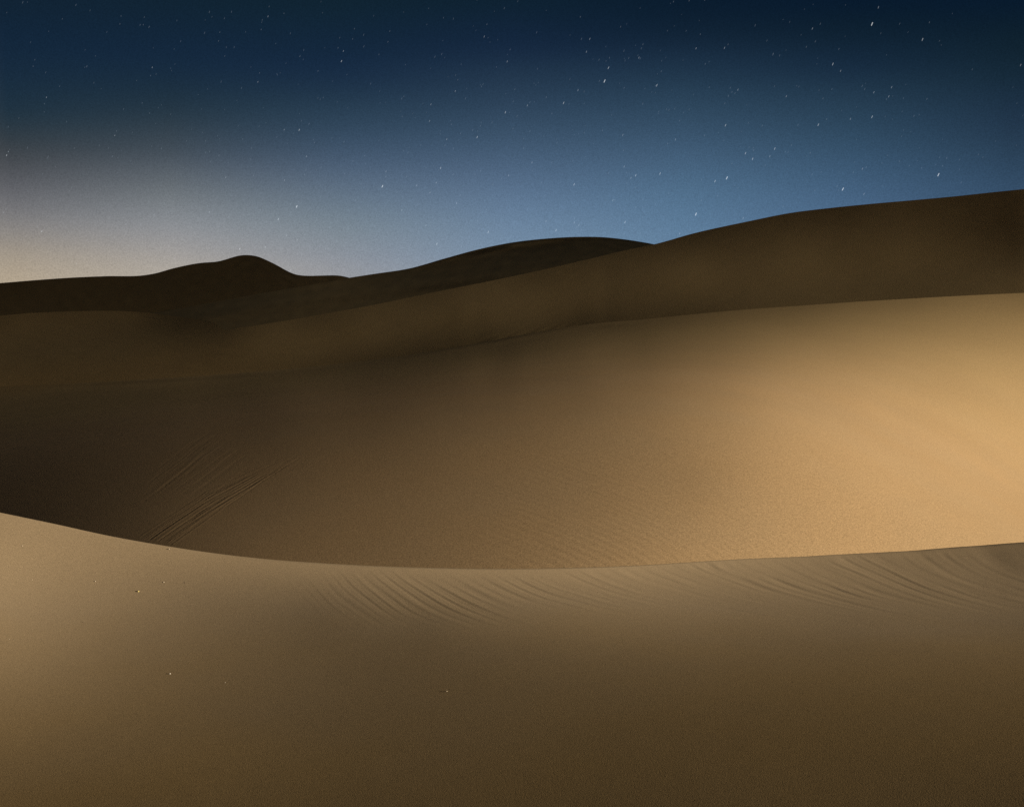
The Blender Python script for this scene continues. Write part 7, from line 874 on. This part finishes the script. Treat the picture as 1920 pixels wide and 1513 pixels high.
def near_relief(P):
    X, Y = P[..., 0], P[..., 1]
    dC = P[:, -1:, 1] - Y                              # metres in front of the crest
    dC = np.maximum(dC, -.2)
    g = np.clip((X + 1.5) / 5.0, 0, 1)
    q = X
    for _ in range(4):                                 # each ridge starts at q on the crest and drifts right as it comes forward
        q = X - np.interp(q, [-2, -1, 0, 1.2, 2.3, 3.2, 5], [.66, .66, .68, .45, .27, .17, .06]) * dC
    q = q + .05 * (vnoise(X * 1.3, Y * .9, 1) - .5) + .03 * (vnoise(X * 4.1, Y * 2.6, 2) - .5)
    reach = np.interp(X, [-1.5, -.5, .5, 1.5, 2.5, 4], [.7, 1.2, 1.6, 2.4, 3.2, 3.2]) + .5 * (vnoise(q * 2.3, 0 * q, 21) - .5)
    m = sstep(-1.9, -.6, X) * sstep(reach, reach * .35, dC) * sstep(-.02, .22, dC)
    ph = 2.0 * vnoise(q * 2.4, dC * 1.5, 31) + 2 * math.pi / .026 * np.log(.115 + .026 * np.clip(q, -3, 12))
    br = vnoise(q * 3.1 + 9, dC * 1.5, 4); br2 = vnoise(q * 1.1, dC * .8, 6)
    br3 = vnoise(q * 7.0, dC * 2.2, 14)
    amp = np.interp(X, [-1.7, -.7, .3, 1.5, 2.6, 3.6, 4.8], [.0002, .00055, .00095, .00125, .00125, .00070, .0004])
    amp = .85 * amp * (.30 + 1.25 * sstep(.2, .8, vnoise(q * 4.6, dC * 2.1, 33))) * (.8 + .4 * br2)
    wave = np.sin(ph + .8 * np.sin(ph)) + .55 * np.sin(ph * .47 + 4 * vnoise(q * 1.2, dC, 7)) + .3 * np.sin(ph * 1.83 + 5 * vnoise(q * 2.1, dC * 1.2, 9))
    z = m * amp * wave
    z += .0012 * (vnoise(X * 1.7, Y * 1.3, 11) - .5) * sstep(-2, 1, X)
    z += .005 * sstep(2.0, 4.4, X) * sstep(.7, 0, dC) * (vnoise(X * 4.5, Y * .8, 12) - .5)
    return z
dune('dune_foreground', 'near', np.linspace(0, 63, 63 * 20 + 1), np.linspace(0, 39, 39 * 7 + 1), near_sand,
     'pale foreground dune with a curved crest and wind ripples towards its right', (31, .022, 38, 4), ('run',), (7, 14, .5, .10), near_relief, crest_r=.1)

# flat sand out to the horizon
n = 48
a = np.linspace(0, 2 * math.pi, n + 1); r = np.array([0, 60, 150, 400, 1000, 2500, 6000, 14000.])
fl = np.stack([np.outer(np.sin(a), r), np.outer(np.cos(a), r), np.full((n + 1, len(r)), FLOOR)], -1)
grid_mesh('sand_ground', fl, far_sand, 'flat sand between and beyond the dunes')

# ---------------------------------------------------------------- pebbles on the near dune
def plain(name, col, rough=.6):
    m = bpy.data.materials.new(name); m.use_nodes = True; b = m.node_tree.nodes['Principled BSDF']
    k = m.node_tree; nz_ = k.nodes.new('ShaderNodeTexNoise'); nz_.inputs['Scale'].default_value = 300
    cr_ = k.nodes.new('ShaderNodeMix'); cr_.data_type = 'RGBA'
    k.links.new(nz_.outputs[0], cr_.inputs[0]); cr_.inputs[6].default_value = tuple(c * .8 for c in col) + (1,); cr_.inputs[7].default_value = (*col, 1)
    k.links.new(cr_.outputs[2], b.inputs['Base Color']); b.inputs['Roughness'].default_value = rough
    return m
PM = {'y': plain('yellow_quartz', (.90, .78, .30), .3), 'w': plain('white_quartz', (.88, .82, .72), .35),
      'p': plain('pale_stone', (.74, .66, .54)), 'b': plain('buff_stone', (.62, .52, .38)), 'd': plain('dark_stone', (.10, .07, .05))}
PEBBLES = [
    ((-2.6766, 7.0048, -2.0845), 'y', 0.0062),
    ((-1.9182, 5.4337, -2.0907), 'w', 0.0052),
    ((-2.5326, 7.1169, -2.0502), 'p', 0.0048),
    ((-3.0227, 7.0982, -2.0369), 'p', 0.0042),
    ((-3.6613, 7.347, -1.8366), 'p', 0.0036),
    ((-2.5977, 7.4395, -1.8845), 'p', 0.0036),
    ((-3.3744, 7.3768, -1.8563), 'p', 0.003),
    ((-3.4551, 7.0466, -2.0103), 'p', 0.003),
    ((-1.5491, 5.2275, -2.0605), 'w', 0.002),
    ((-0.3263, 4.8312, -1.9498), 'b', 0.004),
    ((-3.1059, 6.0073, -2.09), 'p', 0.0028),
    ((-2.3771, 7.1155, -2.0518), 'd', 0.003),
    ((-2.8498, 6.4766, -2.1363), 'd', 0.003),
]
PL = ['tiny bright yellow pebble on the left of the foreground dune', 'tiny white pebble lying lowest and alone on the left of the foreground dune',
      'tiny pale pebble just to the upper right of the yellow pebble', 'tiny pale pebble to the left of the yellow pebble',
      'tiny pale speck of stone nearest the left frame edge below the crest', 'tiny pale pebble right on the crest of the foreground dune below the raked sand',
      'tiny pale grain high on the left slope, second from the left under the crest', 'tiny pale grain on the far left, level with the yellow pebble',
      'tiny whitish grain to the lower right of the lone white pebble', 'tiny buff pebble half sunk in the middle of the foreground dune',
      'tiny pale grain at the extreme left, low on the bright slope', 'tiny dark stone chip to the right of the pale pebbles', 'tiny dark stone chip below the left pale pebble']
import bmesh
rnd = random.Random(5)
for (loc, c, rad), lab in zip(PEBBLES, PL):
    bm = bmesh.new(); bmesh.ops.create_icosphere(bm, subdivisions=2, radius=rad)
    ax = [rnd.uniform(.8, 1.15), rnd.uniform(.8, 1.15), rnd.uniform(.6, .85)]
    for v in bm.verts:
        k_ = 1 + rnd.uniform(-.12, .12); v.co = (v.co.x * ax[0] * k_, v.co.y * ax[1] * k_, v.co.z * ax[2] * k_)
    me = bpy.data.meshes.new('pebble'); bm.to_mesh(me); bm.free(); me.materials.append(PM[c])
    o = bpy.data.objects.new('pebble', me); C.objects.link(o)
    o.location = (loc[0], loc[1], loc[2] + rad * .08); o.rotation_euler = (0, 0, rnd.uniform(0, 6))
    o['label'] = lab; o['category'] = 'pebble'; o['group'] = 'pebbles scattered on the foreground dune'

# ---------------------------------------------------------------- stars
R = 9000.0
PXR = R / 1880.0
def star_mat(name, col, e):
    m = bpy.data.materials.new(name); m.use_nodes = True; n_ = m.node_tree.nodes; n_.clear()
    em = n_.new('ShaderNodeEmission'); em.inputs[0].default_value = (*col, 1); em.inputs[1].default_value = e / GAIN
    o_ = n_.new('ShaderNodeOutputMaterial'); 
    tr = n_.new('ShaderNodeBsdfTransparent'); ad = n_.new('ShaderNodeAddShader')   # starlight adds to the sky behind it
    m.node_tree.links.new(em.outputs[0], ad.inputs[0]); m.node_tree.links.new(tr.outputs[0], ad.inputs[1])
    m.node_tree.links.new(ad.outputs[0], o_.inputs[0]); return m
SM = [star_mat('star_dim', (.75, .87, 1.0), .040), star_mat('star_medium', (.82, .91, 1.0), .085),
      star_mat('star_bright', (.88, .95, 1.0), .135), star_mat('star_brightest', (.92, .97, 1.0), .23)]
dust_mat = star_mat('star_dust', (.70, .84, 1.0), .036)
SIZE = [(3.4, 1.1), (4.2, 1.2), (5.2, 1.35), (6.4, 1.7)]
def star_verts(azd, eld, ln, wd, tilt):
    a_, e_ = math.radians(azd), math.radians(eld)
    d = Vector((math.sin(a_) * math.cos(e_), math.cos(a_) * math.cos(e_), math.sin(e_)))
    rt = Vector((math.cos(a_), -math.sin(a_), 0)); up = rt.cross(d)
    ax = (rt * math.cos(tilt) + up * math.sin(tilt)); bx = d.cross(ax)
    c = d * R; h, w = ln * PXR / 2, wd * PXR / 2
    ring = []
    for s1, r1 in ((-.6, .8), (.6, .8)):
        for k_ in range(6):
            t_ = k_ * math.pi / 3
            ring.append(ax * h * s1 + bx * w * r1 * math.cos(t_) + d * w * r1 * math.sin(t_))
    vs = [-ax * h] + ring + [ax * h]
    fs = [(0, 1 + (k_ + 1) % 6, 1 + k_) for k_ in range(6)] + [(1 + k_, 1 + (k_ + 1) % 6, 7 + (k_ + 1) % 6, 7 + k_) for k_ in range(6)] + [(13, 7 + k_, 7 + (k_ + 1) % 6) for k_ in range(6)]
    return c, vs, fs
STARS = [
    (-24.795, 11.777, 0), (-24.887, 11.465, 0), (-24.343, 10.038, 1), (-24.454, 9.719, 0), (-26.288, 7.113, 2), (-26.203, 7.293, 1),
    (-26.138, 7.399, 0), (-19.215, 11.866, 1), (-19.314, 11.459, 0), (-21.182, 8.386, 1), (-21.09, 8.61, 0), (-23.152, 7.642, 0),
    (-24.859, 3.41, 2), (-24.736, 3.596, 0), (-26.55, 4.305, 1), (-26.448, 4.469, 0), (-26.37, 3.935, 0), (-24.077, 6.687, 0),
    (-23.459, 5.5, 0), (-23.353, 5.667, 0), (-19.396, 4.429, 0), (-18.859, 5.039, 0), (-16.57, 4.632, 1), (-16.658, 4.961, 0),
    (-15.666, 6.481, 1), (-15.035, 2.697, 2), (-14.908, 2.945, 0), (-14.552, 3.453, 0), (-14.258, 3.898, 0), (-20.648, 14.211, 0),
    (-20.718, 13.829, 0), (-19.518, 14.256, 0), (-19.579, 13.89, 0), (-23.443, 13.812, 0), (-15.752, 13.817, 0), (-15.833, 13.385, 0),
    (-15.442, 13.102, 0), (-15.533, 12.665, 0), (-19.778, 10.079, 0), (-19.439, 9.597, 0), (-16.463, 7.799, 0), (-16.652, 8.33, 0),
    (-21.705, 3.285, 0), (-23.717, 3.218, 0), (-20.125, 2.133, 0), (-19.856, 2.467, 0), (-20.071, 3.897, 0), (-15.566, 4.432, 0),
    (-14.27, 8.049, 0), (-14.325, 7.481, 0), (-9.376, 12.7, 2), (-9.264, 13.213, 1), (-13.236, 14.74, 1), (-13.163, 15.224, 0),
    (-12.392, 14.936, 0), (-13.611, 14.078, 0), (-13.539, 14.547, 0), (-13.85, 11.464, 1), (-13.748, 11.919, 0), (-12.524, 9.071, 1),
    (-11.721, 9.088, 2), (-11.599, 9.558, 0), (-8.749, 13.842, 0), (-9.447, 13.873, 0), (-9.549, 13.365, 0), (-8.648, 14.348, 0),
    (-6.727, 14.296, 0), (-6.838, 13.75, 0), (-7.335, 13.102, 0), (-1.537, 14.109, 1), (-1.388, 14.721, 0), (-0.264, 12.847, 1),
    (-0.105, 13.459, 0), (-5.997, 10.986, 0), (-6.103, 9.929, 0), (-3.153, 11.306, 1), (-3.012, 11.89, 0), (-4.508, 10.594, 1),
    (-4.59, 9.723, 1), (-1.946, 8.888, 2), (-1.763, 9.487, 0), (-0.371, 10.206, 2), (-3.645, 8.764, 1), (-3.996, 7.217, 2),
    (-7.243, 6.192, 3), (-7.033, 6.997, 1), (-7.058, 6.709, 0), (-5.341, 6.266, 1), (-4.246, 6.421, 1), (-3.114, 5.316, 1),
    (-6.182, 4.908, 1), (-11.943, 5.025, 3), (-11.835, 5.293, 0), (-12.951, 4.32, 2), (-12.532, 3.451, 1), (-11.544, 3.505, 0),
    (-11.963, 3.21, 1), (-10.917, 8.455, 0), (-11.363, 7.71, 1), (-9.315, 6.835, 0), (-12.576, 6.417, 1), (-5.267, 5.208, 0),
    (-4.841, 4.08, 1), (-4.241, 3.061, 2), (-1.342, 3.724, 2), (-9.973, 5.522, 0), (-9.929, 1.617, 0), (-12.349, 1.562, 1),
    (-9.409, 3.853, 0), (-0.192, 6.832, 1), (-4.602, 5.879, 1), (-2.071, 6.89, 0), (-5.897, 6.745, 0), (-8.195, 7.813, 0),
    (-8.835, 7.526, 0), (-10.397, 10.809, 0), (-3.375, 9.555, 0), (-2.88, 9.075, 0), (-13.669, 2.817, 1), (5.131, 11.795, 3),
    (5.339, 12.47, 2), (5.389, 12.987, 0), (4.119, 13.311, 1), (4.3, 13.958, 1), (7.003, 12.948, 1), (8.002, 11.512, 2),
    (7.929, 11.488, 0), (8.231, 12.216, 0), (2.873, 10.69, 2), (3.667, 11.344, 1), (6.216, 11.424, 0), (7.215, 13.618, 0),
    (10.094, 13.315, 1), (10.307, 14.006, 0), (11.613, 13.275, 1), (11.798, 13.435, 0), (10.6, 12.512, 0), (12.06, 11.036, 0),
    (12.372, 11.135, 1), (12.223, 10.969, 0), (11.965, 11.247, 0), (11.694, 10.469, 0), (11.755, 9.329, 2), (12.855, 7.835, 2),
    (13.24, 7.529, 2), (11.889, 6.554, 3), (11.255, 6.397, 2), (10.252, 4.638, 3), (8.25, 6.865, 2), (6.908, 6.786, 2),
    (6.647, 6.652, 1), (6.265, 7.269, 1), (6.17, 8.961, 1), (3.484, 6.335, 2), (1.644, 6.436, 0), (1.119, 7.53, 1),
    (0.858, 10.569, 1), (2.226, 10.144, 0), (5.656, 5.45, 1), (5.769, 5.467, 0), (7.309, 5.487, 0), (6.348, 4.247, 2),
    (2.481, 3.819, 2), (3.525, 4.47, 0), (3.507, 4.237, 1), (3.765, 4.105, 1), (1.917, 4.327, 1), (9.382, 3.587, 1),
    (12.81, 4.386, 1), (8.642, 8.455, 0), (9.063, 8.66, 1), (9.276, 9.651, 0), (12.145, 7.311, 0), (10.639, 8.833, 0),
    (11.408, 5.623, 0), (10.533, 5.384, 0), (6.217, 8.14, 0), (6.898, 6.127, 0), (0.057, 9.345, 0), (0.283, 10.009, 0),
    (5.044, 9.22, 0), (5.984, 14.533, 0), (3.77, 15.068, 0), (8.84, 15.674, 0), (9.676, 15.688, 0), (19.153, 13.96, 3),
    (19.435, 14.723, 1), (21.93, 13.797, 0), (21.634, 13.021, 2), (16.168, 13.966, 1), (17.263, 12.16, 2), (17.666, 11.801, 1),
    (20.232, 10.828, 1), (20.111, 10.386, 1), (19.366, 10.635, 1), (14.926, 10.687, 1), (19.32, 9.419, 2), (18.244, 9.378, 1),
    (17.03, 9.426, 0), (16.621, 9.16, 2), (14.396, 8.024, 2), (14.147, 7.635, 1), (15.268, 8.174, 0), (16.252, 7.735, 0),
    (22.669, 6.345, 3), (17.98, 5.793, 3), (19.057, 5.508, 1), (17.681, 5.957, 0), (18.934, 6.807, 1), (19.122, 6.879, 0),
    (16.552, 5.771, 0), (26.229, 11.397, 1), (17.544, 12.879, 0), (23.024, 7.167, 0), (22.846, 6.782, 0), (21.962, 10.136, 0),
    (16.374, 6.603, 0), (21.371, 9.338, 0), (14.191, 12.858, 0), (15.886, 13.092, 0), (16.817, 10.483, 0),
]
BRIGHT_LABELS = {}
rs = random.Random(11)
names = ['faint small white star in the night sky', 'clear small white star in the night sky', 'bright white star in the night sky', 'brightest white star in the night sky']
groups = ['faint stars in the night sky', 'clear stars in the night sky', 'bright stars in the night sky', 'brightest stars in the night sky']
STAR_LABELS = {
    4: 'bright white star at the left edge of the sky, lowest of three',
    12: 'bright white star in the pale glow above the flat left end of the far dune',
    25: 'bright white star hanging just above the far rounded peak, slightly to its left',
    50: 'bright white star high in the dark blue left of centre, under a fainter one',
    60: 'bright white star, right one of a level pair high above the far peak',
    79: 'bright white star above the centre of the sky, lower left of another bright one',
    81: 'bright white star high at mid frame, upper right of a bright neighbour',
    83: 'bright white star left of the middle, above the rounded dune at its left',
    84: 'brilliant white star below a small vertical row of fainter ones, left of the middle',
    91: 'brilliant white star in the pale sky to the upper right of the far peak',
    93: 'bright white star in pale sky just right of the far peak',
    103: 'bright white star lowest over the left shoulder of the rounded middle dune',
    104: 'bright white star just over the upper left slope of the rounded middle dune',
    119: 'brilliant white star high right of centre, lower one of a steep pair',
    120: 'bright white star high right of centre, just above the brilliant one of the pair',
    125: 'bright white star high right of centre, with a faint star touching its left side',
    128: 'bright white star high near the centre line, left and below the brilliant pair',
    142: 'bright white star in the middle blue sky, alone above two leaning bright ones',
    143: 'upper left one of two close bright stars above the long ridge',
    144: 'lower right one of two close bright stars above the long ridge',
    145: 'brilliant star over the left rise of the ridge, right of a weaker one',
    146: 'bright star just left of the brilliant one over the left rise of the ridge',
    147: 'brilliant white star low over the notch where the long ridge starts to climb',
    148: 'bright white star above the notch between the rounded dune and the long ridge',
    149: 'bright white star above the notch, with a weaker star at its lower left',
    153: 'bright white star well above the top of the rounded middle dune',
    161: 'bright white star low in the sky just left of the notch between two dunes',
    162: 'bright white star nearly touching the top of the rounded middle dune',
    185: 'brilliant white star highest on the right, under a small round one',
    188: 'bright white streaked star at the upper right, right of the highest brilliant one',
    190: 'bright white star at the upper right, lower left of the highest brilliant one',
    196: 'bright white star alone in the right part of the sky, halfway up',
    199: 'bright white star right of centre, with a small one at its upper right',
    200: 'bright white star in plain blue over the middle of the long ridge',
    204: 'brilliant white star low at the right, over the ridge high end',
    205: 'brilliant white star just above the bend of the long ridge on the right',
}
for i, (azd, eld, m) in enumerate(STARS):
    ln, wd = SIZE[m]
    k_ = .62 + .38 * min(max((azd + 27) / 30, 0), 1)
    c, vs, fs = star_verts(azd, eld, max(ln * k_, wd), wd, math.radians(rs.uniform(64, 72)))
    me = bpy.data.meshes.new('star'); me.from_pydata([tuple(v) for v in vs], [], fs); me.materials.append(SM[m])
    o = bpy.data.objects.new('star', me); C.objects.link(o); o.location = c
    o['label'] = STAR_LABELS.get(i, names[m]); o['category'] = 'star'; o['group'] = groups[m]
V, Fc = [], []
for _ in range(5200):
    azd = rs.uniform(-60, 60); eld = rs.uniform(0, 40)
    if rs.random() > .12 + .88 * math.exp(-((azd - 2) / 26) ** 2 - ((eld - 10) / 11) ** 2): continue
    s_ = rs.random() ** 2
    c, vs, fs = star_verts(azd, eld, 2.4 + 2.2 * s_, .7 + .5 * s_, math.radians(rs.uniform(62, 74)))
    b0 = len(V); V += [tuple(c + v) for v in vs]; Fc += [tuple(b0 + q for q in f) for f in fs]
me = bpy.data.meshes.new('star_field'); me.from_pydata(V, [], Fc); me.materials.append(dust_mat)
o = bpy.data.objects.new('star_field', me); C.objects.link(o)
o['kind'] = 'stuff'; o['label'] = 'countless very faint stars strewn over the night sky'; o['category'] = 'stars'
